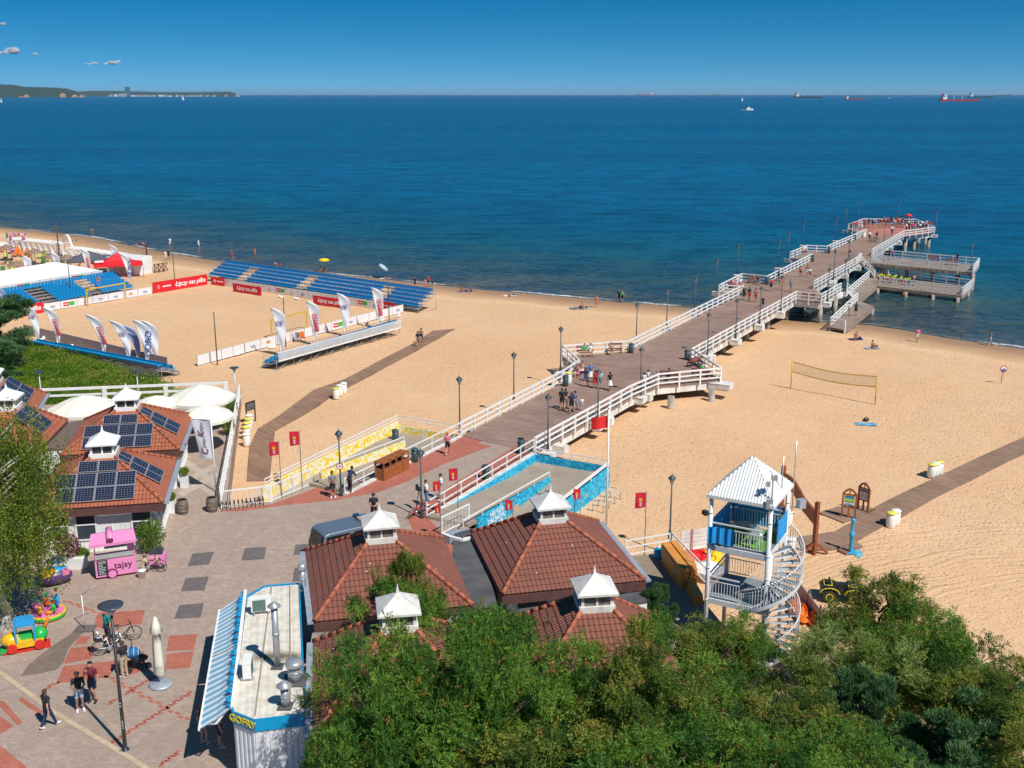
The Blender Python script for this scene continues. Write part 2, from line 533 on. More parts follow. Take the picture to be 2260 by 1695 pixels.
m_red = paving('red_paving', (0.45, 0.145, 0.10), (0.52, 0.19, 0.135), 0.2)
m_dark = paving('dark_paving', (0.155, 0.135, 0.135), (0.20, 0.175, 0.17), 0.2)
m_conc = M('pale_concrete', (0.40, 0.345, 0.27), 0.9, var=0.14, scale=0.9, bump=0.15)
m_concg = M('grey_concrete', (0.33, 0.27, 0.21), 0.9, var=0.16, scale=0.7, bump=0.15)
m_white = M('white_paint', (0.80, 0.80, 0.78), 0.45, var=0.06, scale=2.0)
m_whited = M('weathered_white', (0.66, 0.64, 0.60), 0.6, var=0.22, scale=1.4)

def sheet(name, pts, z, mat, h=None):
    b = MB()
    if h is None:
        b.prism([(p.x, p.y) for p in pts], z - 0.02, z)
    else:
        b.prism([(p.x, p.y) for p in pts], z - h, z)
    o = b.build(name, mat)
    return tag(o, kind='structure')
def pxs(L, z): return [at(x, y, z) for x, y in L]
# outline of the raised promenade, seaward side from left to right
PROM_L = [(-900, 1050), (-200, 915), (100, 893), (380, 888), (515, 868), (531, 858), (497, 1122), (598, 1108), (700, 1072), (761, 1090), (1019, 961), (1178, 1001), (942, 1145), (985, 1183), (1050, 1180), (1125, 1258), (1330, 1238), (1395, 1228), (1478, 1215), (1560, 1335)]
pl = pxs(PROM_L, PZ)
i_ = PROM_L.index((985, 1183))
pl[i_] = Vector((-2.47, 59.5, PZ)); pl[i_ + 1] = Vector((-3.2, 58.1, PZ)); pl.insert(i_ + 2, Vector((-0.25, 56.5, PZ)))
pl += [Vector((11, 43, PZ)), Vector((13, 30, PZ)), Vector((16, -10, PZ)), Vector((-60, -10, PZ)), Vector((-90, 30, PZ))]
sheet('promenade_paving', pl, PZ, m_grey, 1.75)
# red and dark inlays, each a few millimetres proud
def inlay(name, L, mat, k=1):
    b = MB(); z = PZ + 0.004 * k
    b.prism([(p.x, p.y) for p in pxs(L, z)], z - 0.012, z)
    return tag(b.build(name, mat), kind='structure')
inlay('red_paving_band', [(475, 1130), (500, 1125), (598, 1113), (700, 1076), (761, 1094), (800, 1077), (900, 1026), (1017, 968), (1085, 985), (1060, 993), (985, 1022), (900, 1062), (836, 1086), (740, 1104), (620, 1116), (540, 1127)], m_red)
inlay('red_paving_band', [(1019, 963), (1064, 973), (1040, 984), (1004, 975)], m_red, 2)
inlay('red_paving_band', [(1138, 985), (1174, 1001), (942, 1140), (975, 1175), (960, 1190), (1010, 1188), (990, 1240), (910, 1168), (898, 1140), (930, 1112), (1010, 1062)], m_red)
for L in [[(425, 1222), (473, 1217), (461, 1246), (414, 1250)], [(541, 1210), (588, 1207), (583, 1234), (532, 1237)], [(652, 1202), (700, 1198), (694, 1221), (648, 1225)], [(650, 1254), (697, 1250), (690, 1280), (645, 1284)],
          [(410, 1276), (461, 1272), (451, 1303), (399, 1305)], [(396, 1335), (450, 1331), (442, 1363), (384, 1366)]]:
    inlay('dark_paving_panel', L, m_dark)
for L in [[(215, 1352), (320, 1346), (312, 1377), (205, 1387)], [(175, 1404), (200, 1404), (190, 1420), (163, 1424)], [(155, 1430), (213, 1425), (200, 1455), (140, 1465)], [(140, 1470), (262, 1457), (240, 1495), (125, 1508)], [(262, 1460), (322, 1450), (318, 1480), (260, 1498)],
          [(374, 1403), (436, 1399), (428, 1433), (367, 1438)], [(368, 1443), (428, 1437), (420, 1473), (365, 1478)]]:
    inlay('red_paving_panel', L, m_red)
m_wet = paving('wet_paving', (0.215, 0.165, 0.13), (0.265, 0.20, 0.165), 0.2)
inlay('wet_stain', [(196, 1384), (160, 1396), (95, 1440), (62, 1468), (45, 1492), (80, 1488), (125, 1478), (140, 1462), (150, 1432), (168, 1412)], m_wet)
m_pale = paving('pale_paving', (0.50, 0.43, 0.35), (0.56, 0.48, 0.40), 0.2)
for k_, L in enumerate([[(398, 1018), (412, 1012), (480, 1062), (470, 1072)], [(400, 1062), (410, 1070), (480, 1030), (474, 1020)], [(392, 1088), (402, 1096), (482, 1052), (478, 1040)], [(396, 1045), (404, 1038), (478, 1090), (468, 1098)]]): inlay('pale_paving_strip', L, m_pale, k_ + 1)
# rows of single red stones running diagonally over the square
def dashes(a, b, n):
    m = MB(); A, B = at(*a, PZ + 0.004), at(*b, PZ + 0.004)
    d = (B - A).normalized(); s_ = Vector((-d.y, d.x, 0))
    for i in range(n):
        c = A.lerp(B, (i + 0.5) / n) + s_ * (0.05 if i % 2 else -0.05)
        m.box((c.x, c.y, PZ - 0.002), (0.27, 0.15, 0.012), math.atan2(d.y, d.x))
    tag(m.build('red_stone_row', m_red), kind='structure')
dashes((232, 1490), (417, 1590), 18); dashes((240, 1643), (424, 1526), 22); dashes((100, 1520), (128, 1505), 3); dashes((237, 1555), (260, 1540), 3)
dashes((275, 1532), (345, 1490), 9); dashes((350, 1690), (396, 1658), 6); dashes((140, 1325), (215, 1352), 9)
inlay('red_paving_band', [(0, 1545), (12, 1550), (50, 1595), (38, 1600), (0, 1560)], m_red); inlay('red_paving_band', [(0, 1580), (30, 1603), (0, 1620)], m_red)
inlay('red_paving_band', [(48, 1538), (95, 1570), (90, 1580), (40, 1545)], m_red)
inlay('red_paving_band', [(0, 1645), (62, 1695), (-10, 1700)], m_red)
# gutter line of pale stones
b = MB(); z = PZ + 0.01
g = pxs([(-30, 1466), (15, 1495), (120, 1572), (270, 1662), (330, 1700)], z)
for p, q in zip(g[:-1], g[1:]): b.bar((p.x, p.y, z - 0.03), (q.x, q.y, z - 0.03), 0.22, 0.08)
tag(b.build('gutter_stones', M('sandy_stone', (0.50, 0.38, 0.26), 0.9, var=0.2, scale=4)), kind='structure')
# concrete yard by the lifeguard tower
b = MB(); z = PZ + 0.008
b.prism([(p.x, p.y) for p in pxs([(1400, 1229), (1477, 1217), (1560, 1335), (1560, 1420), (1440, 1420), (1330, 1238)], z)], z - 0.02, z)
tag(b.build('yard_paving', paving('yard_paving', (0.30, 0.235, 0.18), (0.35, 0.275, 0.215), 0.3, 1.2)), kind='structure')
def plank_mat(name, c1, c2, rot, w=0.14, L=3.0):
    m = bpy.data.materials.new(name); t = NT(m); P = t.pos()
    v = t.mapping(P, (1, 1, 1), (0, 0, rot))
    b = t.node('ShaderNodeTexBrick', Scale=1.0)
    b.inputs['Color1'].default_value = (*c1, 1); b.inputs['Color2'].default_value = (*c2, 1)
    b.inputs['Mortar'].default_value = (*[c * 0.25 for c in c1], 1)
    b.inputs['Brick Width'].default_value = L; b.inputs['Row Height'].default_value = w
    b.inputs['Mortar Size'].default_value = 0.012; b.inputs['Mortar Smooth'].default_value = 0.2
    t.link(v, b.inputs['Vector'])
    n = t.noise(0.35, P, 5.0, 0.65)
    col = t.mix(t.math('MULTIPLY', t.ramp(n, [(0.35, 0), (0.7, 1)]), 0.5), b.outputs['Color'], tuple(c * 1.45 for c in c2))
    n2 = t.noise(1.0, t.mapping(v, (0.35, 6.0, 1)), 3.0)
    col = t.mix(t.math('MULTIPLY', t.ramp(n2, [(0.45, 0), (0.7, 1)]), 0.5), col, tuple(c * 0.5 for c in c1))
    t.color(col); t.b.inputs['Roughness'].default_value = 0.8; t.b.inputs['Specular IOR Level'].default_value = 0.2
    t.bump(b.outputs['Fac'], -0.4, 0.02)
    MATS[name] = m
    return m
PAX = math.atan2(196.7 - 73.5, 70.6 - 1.4)           # pier axis
m_deck = plank_mat('pier_planks', (0.255, 0.165, 0.13), (0.335, 0.225, 0.18), -(PAX - PI / 2) - 0.06)
m_deckg = plank_mat('grey_planks', (0.24, 0.185, 0.15), (0.32, 0.25, 0.20), -(PAX - PI / 2))
m_boards = plank_mat('boardwalk_planks', (0.235, 0.135, 0.09), (0.31, 0.19, 0.13), 0.95, 0.2, 2.6)
m_boards2 = plank_mat('right_boardwalk_planks', (0.235, 0.145, 0.10), (0.31, 0.20, 0.14), -0.95 - PI / 2 + 0.25, 0.2, 2.6)
m_beam = M('pale_beam_paint', (0.70, 0.68, 0.63), 0.7, var=0.25, scale=1.2, bump=0.1)
m_col = M('column_concrete', (0.36, 0.32, 0.26), 0.9, var=0.3, scale=1.5, bump=0.2)
m_reddeck = plank_mat('red_deck_paving', (0.40, 0.15, 0.12), (0.45, 0.19, 0.15), 0.3, 0.5, 0.9)
D = lambda L, z=PZ: [at(x, y, z) for x, y in L]
LEFT = [(1018, 962), (1241, 845), (1278, 820), (1242, 787), (1386, 776), (1639, 648), (1587, 645), (1637, 619), (1692, 625), (1791, 574), (1743, 570), (1780, 554), (1824, 556), (1910, 517)]
HEAD = [(1871, 507), (1905, 494), (2020, 495), (2062, 513), (1993, 521)]
RIGHT = [(1919, 567), (1912, 572), (1890, 583), (1796, 637), (1820, 651), (1855, 642), (1812, 667), (1757, 661), (1526, 793), (1590, 837), (1452, 851), (1393, 877), (1177, 1000)]
deck_poly = D(LEFT + HEAD + RIGHT)
pier = thing('pier', 'long wooden pier on concrete columns running from the promenade out over the sea', 'pier', tuple(deck_poly[0]))
b = MB(); b.prism([(p.x, p.y) for p in deck_poly], PZ - 0.14, PZ); b.build('deck', m_deck, pier, True)
b = MB(); hp = D([(1913, 519), (1871, 507), (1905, 494), (2020, 495), (2062, 513), (1993, 522)], PZ + 0.006)
b.prism([(p.x, p.y) for p in hp], PZ - 0.1, PZ + 0.006); b.build('red_platform', m_reddeck, pier, True)
# edge beams under the rim, columns and cross heads
b = MB()
def inset(poly, k):
    c = sum(poly, Vector((0, 0, 0))) / len(poly)
    return [p for p in poly]
rim = deck_poly
for i in range(len(rim)):
    p, q = rim[i], rim[(i + 1) % len(rim)]
    if i == len(rim) - 1: continue
    d = (q - p); 
    if d.length < 0.3: continue
    d.normalize(); n_ = Vector((-d.y, d.x, 0)) * -1
    # polygon runs clockwise from the left bank: interior on the right
    s_ = n_ * 0.28
    b.bar((p.x + s_.x, p.y + s_.y, PZ - 0.50), (q.x + s_.x, q.y + s_.y, PZ - 0.50), 0.24, 0.72)
b.build('edge_beam', m_beam, pier, True)
A0 = (at(1018, 962, PZ) + at(1177, 1000, PZ)) / 2
axd = Vector((math.cos(PAX), math.sin(PAX), 0)); axn = Vector((-axd.y, axd.x, 0))
def col_at(p, parent=pier, r=0.27, zt=PZ - 0.5):
    zb = min(sand_z(p.x, p.y), WZ) - 0.8
    m = MB(); m.tube((0, 0, zb), (0, 0, zt), r, n=12)
    o = m.build('column', m_col, parent); o.matrix_parent_inverse = parent.matrix_basis.inverted(); o.location = (p.x, p.y, 0)
LAMP_R = [(1209, 995), (1319, 930), (1413, 873), (1561, 783), (1623, 747), (1676, 715), (1723, 686), (1826, 666), (1862, 643), (1839, 618), (1870, 593)]
LAMP_L = [(1015, 954), (1134, 886), (1237, 819), (1404, 757), (1471, 722), (1533, 690), (1580, 642), (1627, 605), (1717, 590), (1738, 570), (1772, 540), (1844, 530), (1865, 507), (1894, 493), (1982, 487), (2064, 517)]
import_cross = MB()
k = 0
for s_ in np.arange(3.0, 148.0, 8.2):
    w = 3.0
    base = A0 + axd * float(s_)
    for side in (-1, 1):
        col_at(base + axn * (side * 2.3))
    import_cross.bar(base + axn * -4.2 + Vector((0, 0, -0.62)), base + axn * 4.2 + Vector((0, 0, -0.62)), 0.7, 0.62)
import_cross.build('cross_head', m_beam, pier, True)
for px, py in [(1482, 862), (1572, 846), (1400, 806), (1280, 800), (1600, 643), (1650, 632), (1812, 664), (1845, 648), (1762, 562), (2052, 512), (2020, 516), (2000, 520), (2045, 505), (1880, 507), (1960, 510), (1990, 505), (2030, 502), (1925, 510)]:
    col_at(at(px, py, PZ), r=0.30)
c0 = at(1590, 837, PZ); c1 = at(1610, 843, PZ)
def bracket(c, d, rz):
    m = MB(); x, y, z = d[0] / 2, d[1] / 2, d[2] / 2
    m.box((0, 0, 0.06), (d[0], d[1], d[2] - 0.12), 0); m.box((0, 0, -z + 0.02), (d[0] * 0.7, d[1] * 0.7, 0.14), 0)
    m.box((0, 0, z - 0.03), (d[0] + 0.06, d[1] + 0.06, 0.05), 0)
    o = m.build('bracket', m_whited, pier); o.location = (c[0] - deck_poly[0].x, c[1] - deck_poly[0].y, c[2] - PZ); o.rotation_euler = (0, 0, rz)
bracket(((c0.x + c1.x) / 2 - 0.3, (c0.y + c1.y) / 2 + 0.1, PZ - 0.5), (2.0, 1.2, 0.6), -0.5)
for (px, py) in LAMP_R: p = at(px, py, PZ - 0.1); bracket((p.x, p.y, PZ - 0.5), (0.9, 0.9, 0.62), PAX)
for (px, py) in LAMP_L[2:]: p = at(px, py, PZ - 0.1); bracket((p.x, p.y, PZ - 0.5), (0.8, 0.8, 0.6), PAX)

POSTME = {}
def post_mesh(h, w, mat, drop):
    k = (round(h, 2), w, mat.name, drop)
    if k not in POSTME:
        m = MB(); m.box((0, 0, (h - drop) / 2), (w, w, h + drop)); POSTME[k] = m.mesh('post', mat)
    return POSTME[k]
def railing(label, pts, h=1.1, rails=3, sp=1.9, w=0.10, rw=0.07, mat=None, drop=0.0, name='railing', cat='railing', group=None, bars=0, toprw=None, low=0.28):
    mat = mat or m_white
    pts = [Vector(p) for p in pts]
    r = thing(name, label, cat, tuple(pts[0]), 0, group)
    b = MB()
    for p, q in zip(pts[:-1], pts[1:]):
        for i in range(rails):
            zz = h - (h - low) * i / max(1, rails - 1) - rw / 2 if rails > 1 else h
            b.bar(p + Vector((0, 0, zz)), q + Vector((0, 0, zz)), rw if i or not toprw else toprw, rw * 1.3 if i == 0 else rw)
    b.build('rail', mat, r, True)
    if bars:
        b = MB()
        for p, q in zip(pts[:-1], pts[1:]):
            n = max(1, int((q - p).length / bars))
            for i in range(n):
                c = p.lerp(q, (i + 0.5) / n); b.box((c.x, c.y, c.z + (low + h) / 2), (0.022, 0.022, h - low))
        b.build('bars', mat, r, True)
    pm = post_mesh(h, w, mat, drop)
    for i, (p, q) in enumerate(zip(pts[:-1], pts[1:])):
        n = max(1, round((q - p).length / sp)); a = math.atan2(q.y - p.y, q.x - p.x)
        for k in range(n + (1 if i == len(pts) - 2 else 0)):
            c = p.lerp(q, k / n)
            o = bpy.data.objects.new('post', pm); COL.objects.link(o); o.parent = r
            o.location = (c.x - pts[0].x, c.y - pts[0].y, c.z - pts[0].z); o.rotation_euler = (0, 0, a)
    return r
PR = dict(h=1.12, rails=3, sp=2.0, w=0.14, rw=0.105, drop=0.45)
railing('white railing along the left side of the pier up to the first seating bay', D([(1018, 962), (1241, 845), (1278, 820)]), **PR)
railing('white railing around the left seating bay and on along the pier over the beach', D([(1278, 820), (1242, 787), (1386, 776), (1639, 648)]), **PR)
railing('white railing around the second left seating bay at the shoreline', D([(1639, 650), (1587, 647), (1637, 621), (1692, 627), (1791, 576)]), **PR)
railing('white railing around the farthest left bay up to the crowded pier head', D([(1791, 576), (1743, 572), (1780, 556), (1824, 558), (1910, 519)]), **PR)
railing('white railing around the outer rim of the crowded pier head', D([(1910, 519), (1871, 508), (1905, 495), (2020, 496), (2062, 514), (1993, 523)]), **PR)
railing('white railing on the right side between the pier head and the dock stairs', D([(1993, 523), (1924, 565)]), **PR)
railing('white railing on the right side between the two stairways to the lower docks', D([(1900, 574), (1889, 585), (1796, 638)]), **PR)
railing('white railing around the bay above the shoreline with a bench behind it', D([(1855, 643), (1812, 668), (1757, 662), (1526, 794)]), **PR)
railing('white railing around the wide right bay nearest the camera', D([(1526, 794), (1590, 838), (1452, 852), (1393, 878), (1181, 998)]), **PR)

d1 = [at(*p, PZ) for p in [(1924, 566), (2160, 586), (2147, 602), (1914, 580)]]
dock = thing('dock', 'far straight dock with white railings level with the pier deck', 'dock', tuple(d1[0]))
b = MB(); b.prism([(p.x, p.y) for p in d1], PZ - 0.5, PZ - 0.02); b.build('deck', m_deckg, dock, True)
for s_ in (0.15, 0.38, 0.62, 0.85, 0.98):
    c = (d1[0].lerp(d1[1], s_) + d1[3].lerp(d1[2], s_)) / 2
    col_at(c + (d1[3] - d1[0]).normalized() * 2.0, dock, 0.3)
railing('white railing along the far edge and end of the far dock', [d1[0] + Vector((1, 0, 0)), d1[1], d1[2]], **PR)
railing('white railing along the near edge of the far dock', [d1[3] + Vector((0.6, 0, 0)), d1[2]], **PR)
LZ = -0.55
d2 = [at(*p, LZ) for p in [(1950, 606), (2143, 634), (2123, 653), (1935, 631), (1896, 664), (1929, 676), (1866, 728), (1830, 722), (1868, 668), (1868, 655), (1917, 614)]]
dock2 = thing('dock', 'low wooden dock close to the water with a walkway stepping down to the sand', 'dock', tuple(d2[0]))
b = MB(); b.prism([(p.x, p.y) for p in d2], LZ - 0.22, LZ); b.build('deck', m_deckg, dock2, True)
b = MB()
for i in (1, 2, 3, 4, 5):
    p, q = d2[i], d2[i + 1]
    b.bar((p.x, p.y, LZ - 0.34), (q.x, q.y, LZ - 0.34), 0.3, 0.24)
b.build('edge_beam', m_deckg, dock2, True)
for p in [(1938, 634), (2000, 642), (2060, 648), (2115, 654), (2138, 640), (1926, 680), (1890, 706)]:
    c = at(*p, LZ); col_at(c, dock2, 0.22, LZ - 0.2)
railing('white railing along the back of the low dock behind the children in yellow', [at(*p, LZ) for p in [(1958, 607), (2143, 635), (2124, 652)]], **PR)
railing('white railing along the front of the low dock over the water', [at(*p, LZ) for p in [(1941, 628), (2121, 649)]], **PR)
railing('white railing along the left edge of the low walkway', [at(*p, LZ) for p in [(1870, 654), (1917, 614)]], **PR)
railing('white railing beside the lowest platform on the sand', [at(*p, LZ) for p in [(1892, 664), (1832, 722), (1864, 728)]], **PR)
def stair_flight(label, a, b_, n, w, side=1):
    a, b_ = Vector(a), Vector(b_)
    r = thing('stairs', label, 'stairs', tuple(a))
    d = b_ - a; h = Vector((d.x, d.y, 0)).normalized(); s_ = Vector((-h.y, h.x, 0)) * w / 2
    m = MB(); ang = math.atan2(h.y, h.x); L = math.hypot(d.x, d.y) / n
    for i in range(n):
        c = a + d * ((i + 0.5) / n); m.box((c.x, c.y, c.z), (L, w, 0.06), ang)
    m.build('treads', m_deckg, r, True)
    m = MB()
    for sg in (-1, 1): m.bar(a + s_ * sg, b_ + s_ * sg, 0.08, 0.3)
    m.build('stringer', m_white, r, True)
    m = MB()
    for sg in (-1, 1):
        for hh in (1.05, 0.68, 0.3): m.bar(a + s_ * sg + Vector((0, 0, hh)), b_ + s_ * sg + Vector((0, 0, hh)), 0.08)
        for k_ in range(4):
            c = a.lerp(b_, k_ / 3) + s_ * sg; m.box((c.x, c.y, c.z + 0.5), (0.1, 0.1, 1.1))
    m.build('handrail', m_white, r, True)
stair_flight('white railed stairs from the pier down to the low dock with the children', at(1908, 574, PZ), at(1945, 612, LZ + 0.1), 10, 2.2)
stair_flight('short stairs from the bay above the shoreline down to the low walkway', at(1855, 641, PZ), at(1872, 657, LZ + 0.1), 9, 1.6)

def leaf_wall_mat(name, bg, fg, scale, extra=None, sx=1.0):
    m = bpy.data.materials.new(name); t = NT(m)
    uv = t.node('ShaderNodeUVMap').outputs[0]
    v = t.mapping(uv, (scale * sx, scale, 1), (0, 0, 0.2))
    vo = t.node('ShaderNodeTexVoronoi', Scale=1.0, Randomness=0.8); vo.feature = 'DISTANCE_TO_EDGE'
    t.link(v, vo.inputs['Vector'])
    f = t.ramp(vo.outputs['Distance'], [(0.05, 0.0), (0.13, 1.0)])
    col = t.mix(f, bg, fg)
    if extra:
        vo2 = t.node('ShaderNodeTexVoronoi', Scale=0.42, Randomness=1.0)
        t.link(t.mapping(uv, (1, 1.6, 1), (0, 0, 0.3), (0.4, 0.2, 0)), vo2.inputs['Vector'])
        col = t.mix(t.ramp(vo2.outputs['Distance'], [(0.13, 1.0), (0.15, 0.0)]), col, extra)
    t.color(col); t.b.inputs['Roughness'].default_value = 0.6
    MATS[name] = m
    return m
m_yel = leaf_wall_mat('yellow_mural', (0.84, 0.60, 0.0), (0.82, 0.80, 0.68), 1.7, sx=1.7)
m_blu = leaf_wall_mat('blue_mural', (0.0, 0.30, 0.54), (0.05, 0.50, 0.70), 2.4, (0.70, 0.33, 0.15), sx=0.8)
def uv_wall(mb_pts, name, mat, parent, th=0.18):
    """upright wall: list of (point, z bottom, z top); thickened; UV in metres"""
    me = bpy.data.meshes.new(name); vs, fs, uvs = [], [], []
    for (p, zb, zt), (q, zb2, zt2) in zip(mb_pts[:-1], mb_pts[1:]):
        p, q = Vector(p), Vector(q); d = Vector((q.x - p.x, q.y - p.y, 0)); L = d.length; d.normalize()
        n = Vector((-d.y, d.x, 0)) * (th / 2)
        o = len(vs)
        for sgn in (-1, 1):
            vs += [(p.x + n.x * sgn, p.y + n.y * sgn, zb), (q.x + n.x * sgn, q.y + n.y * sgn, zb2), (q.x + n.x * sgn, q.y + n.y * sgn, zt2), (p.x + n.x * sgn, p.y + n.y * sgn, zt)]
        for f, uv in (((0, 1, 2, 3), [(0, zb), (L, zb2), (L, zt2), (0, zt)]), ((7, 6, 5, 4), [(0, zt), (L, zt2), (L, zb2), (0, zb)]),
                      ((3, 2, 6, 7), [(0, 0), (L, 0), (L, th), (0, th)]), ((4, 5, 1, 0), [(0, 0), (L, 0), (L, th), (0, th)]),
                      ((0, 3, 7, 4), [(0, zb), (0, zt), (th, zt), (th, zb)]), ((1, 5, 6, 2), [(0, zb), (th, zb), (th, zt), (0, zt)])):
            fs.append(tuple(i + o for i in f)); uvs += uv
    me.from_pydata(vs, [], fs)
    l = me.uv_layers.new(name='UVMap')
    for i, uv in enumerate(uvs): l.data[i].uv = uv
    me.materials.append(mat)
    return mk(name, me, parent, True)
def ramp_set(W0, W1, side, colour, label, u0, lanes=(2.9, 5.8), up=0.0):
    a, e = at(*W0, PZ), at(*W1, PZ)
    d = (e - a).normalized(); n = Vector((-d.y, d.x, 0)) * side
    Q = lambda u, v, z: Vector((a.x + d.x * u + n.x * v, a.y + d.y * u + n.y * v, z))
    L = (e - a).length
    v1, v2 = lanes; zl = 0.62; zu = -0.02
    r = thing('access_ramp', label, 'ramp', tuple(a))
    b = MB()
    b.slab([Q(0, 0, PZ - 0.003), Q(0, v1, PZ - 0.003), Q(L - 3.2, v1, zl), Q(L - 3.2, 0, zl)][::side], 0.2)
    b.slab([Q(L - 3.2, 0, zl), Q(L - 3.2, v2, zl), Q(L, v2, zl), Q(L, 0, zl)][::side], 0.2)
    b.slab([Q(-1.2, v1, zu), Q(-1.2, v2, zu), Q(L - 3.2, v2, zl), Q(L - 3.2, v1, zl)][::side], 0.2)
    b.build('ramp_floor', m_concg, r, True)
    uv_wall([(Q(0.1, 0.1, 0), PZ - 0.4, PZ - 0.02), (Q(L, 0.1, 0), 0.3, PZ - 0.02)], 'promenade_side_wall', colour, r, 0.16)
    uv_wall([(Q(L + 0.05, 0.0, 0), -0.3, PZ - 0.05), (Q(L + 0.05, v2, 0), -0.3, PZ - 0.05)], 'end_wall', colour, r, 0.2)
    uv_wall([(Q(u0, v1, 0), -0.3, PZ + 0.25 + up), (Q(L - 3.3, v1, 0), -0.3, 1.15 + up)], 'middle_wall', colour, r, 0.2)
    uv_wall([(Q(u0 - 2.5, v2, 0), -0.3, 0.9 + up), (Q(L - 0.05, v2, 0), -0.3, PZ - 0.05 + up)], 'outer_wall', colour, r, 0.2)
    return r, Q, L
ry, QY, LY = ramp_set((761, 1090), (1019, 961), 1, m_yel, 'access ramp with yellow and white leaf painted walls left of the walkway', 1.2, up=0.3)
rb, QB, LB = ramp_set((942, 1145), (1178, 1001), -1, m_blu, 'access ramp with blue stone pattern painted walls and orange fish right of the walkway', 1.0)
WR = dict(h=1.05, rails=2, sp=2.0, w=0.07, rw=0.06, low=0.55)
railing('white railing between the wooden bins and the yellow ramp', [at(761, 1090, PZ), at(1019, 961, PZ)], **WR)
railing('white railing between the walkway and the blue ramp', [at(942, 1143, PZ), at(1178, 1000, PZ)], **WR)
LR = dict(h=0.75, rails=2, sp=3.0, w=0.05, rw=0.05, low=0.3)
TW = dict(h=0.34, rails=1, sp=2.4, w=0.05, rw=0.05)
railing('thin white rail on top of the outer yellow ramp wall', [QY(-1, 5.8, 1.2), QY(LY, 5.8, PZ + 0.25), QY(LY, 0.2, PZ + 0.25)], h=0.5, rails=2, sp=2.6, w=0.05, rw=0.05, low=0.25)
railing('thin white rail on top of the middle yellow ramp wall', [QY(1.2, 2.9, PZ + 0.5), QY(LY - 3.3, 2.9, 1.42)], **TW)
railing('thin white rail on top of the middle blue ramp wall', [QB(-0.6, 2.9, PZ + 0.25), QB(LB - 3.3, 2.9, 1.12)], h=0.42, rails=1, sp=2.4, w=0.05, rw=0.06)
railing('thin white rail on top of the end wall of the blue ramp', [QB(LB, 0.2, PZ - 0.05), QB(LB, 5.8, PZ - 0.05)], h=0.5, rails=2, sp=2.6, w=0.05, rw=0.05, low=0.25)
railing('thin white rail on top of the outer wall of the blue ramp', [QB(LB, 5.8, PZ - 0.05), QB(5, 5.8, 1.1)], h=0.45, rails=2, sp=3, w=0.05, rw=0.06, low=0.3)
# pale kerbs under the two walkway railings
b = MB()
for p, q in ((at(761, 1091, PZ), at(1017, 963, PZ)), (at(943, 1142, PZ), at(1177, 1001, PZ))):
    b.bar(p + Vector((0, 0, 0.03)), q + Vector((0, 0, 0.03)), 0.3, 0.1)
tag(b.build('walkway_kerb', m_whited), kind='structure')
# message painted on the blue ramp
m_wl = M('white_lettering', (0.82, 0.84, 0.84), 0.6, var=0.03)
def wall_text(txt, size, u, v, z, Q=QB, off=0.12, mat=m_wl, slope=-0.03):
    o0, o1 = Q(u, v + off, z), Q(u + 1, v + off, z + slope)
    me = text_mesh(txt, size, mat, depth=0.004, bold=0.012)
    me.transform(frame(o0, o1 - o0))
    mk('lettering', me, rb, True)
wall_text('NIE RÓB', 0.44, 3.2, 2.9, 1.30); wall_text('OBCIACHU', 0.44, 3.2, 2.9, 0.90); wall_text('SPRZĄTAJ PO SOBIE', 0.17, 3.2, 2.9, 0.58)

# fence with vertical bars along the square, and the tall one beside the restaurant
FB = dict(h=1.1, rails=2, sp=2.1, w=0.08, rw=0.06, low=0.12, bars=0.13)
railing('white barred fence at the edge of the square with a bike rack before it', [at(489, 1121, PZ), at(598, 1108, PZ)], **FB)
railing('white barred fence in front of the foot of the yellow ramp', [at(600, 1107, PZ), at(692, 1068, PZ)], **FB)
railing('tall white railing between the restaurant terrace and the sandy boardwalk', [at(488, 1118, PZ), at(530, 880, PZ)], h=1.25, rails=4, sp=2.4, w=0.09, rw=0.07, bars=0)
railing('white wooden rail fence behind the restaurant parasols', [at(500, 868, PZ), at(95, 884, PZ)], h=1.0, rails=2, sp=5.0, w=0.35, rw=0.16, low=0.45)
railing('white barred fence at the top of the blue ramp near the roof', [at(975, 1180, PZ), at(1035, 1150, PZ)], **FB)
railing('white railing closing the concrete yard towards the sand', [at(1380, 1234, PZ), at(1477, 1217, PZ)], h=1.1, rails=3, sp=2.2, w=0.06, rw=0.05)
railing('white railing down the yard stairs beside the stacked orange boards', [at(1482, 1216, PZ), at(1560, 1300, PZ - 0.2)], h=1.1, rails=2, sp=1.6, w=0.06, rw=0.05, bars=0.14)
# boardwalks over the sand
def boardwalk(name, L, R_, mat):
    b = MB()
    A = [ats(*p) + Vector((0, 0, 0.07)) for p in L]; B = [ats(*p) + Vector((0, 0, 0.07)) for p in R_]
    # subdivide so that it follows the sand
    for i in range(len(A) - 1):
        n = max(1, int((A[i + 1] - A[i]).length / 1.5))
        for k_ in range(n):
            f0, f1 = k_ / n, (k_ + 1) / n
            q = [A[i].lerp(A[i + 1], f0), B[i].lerp(B[i + 1], f0), B[i].lerp(B[i + 1], f1), A[i].lerp(A[i + 1], f1)]
            q = [Vector((p.x, p.y, sand_z(p.x, p.y) + 0.075)) for p in q]
            b.slab(q, 0.14)
    return tag(b.build(name, mat), kind='structure')
boardwalk('boardwalk', [(545, 1062), (551, 986), (569, 948), (614, 920), (692, 862), (761, 838), (907, 762), (955, 731)], [(595, 1062), (600, 1011), (607, 951), (664, 920), (726, 879), (772, 854), (920, 774), (1004, 727)], m_boards)
boardwalk('boardwalk', [(1761, 1187), (1842, 1175), (1880, 1154), (1930, 1121), (1968, 1101), (2060, 1058), (2260, 966), (2330, 930)], [(1773, 1218), (1842, 1213), (1890, 1197), (1951, 1162), (1989, 1142), (2060, 1101), (2260, 1003), (2330, 968)], m_boards2)
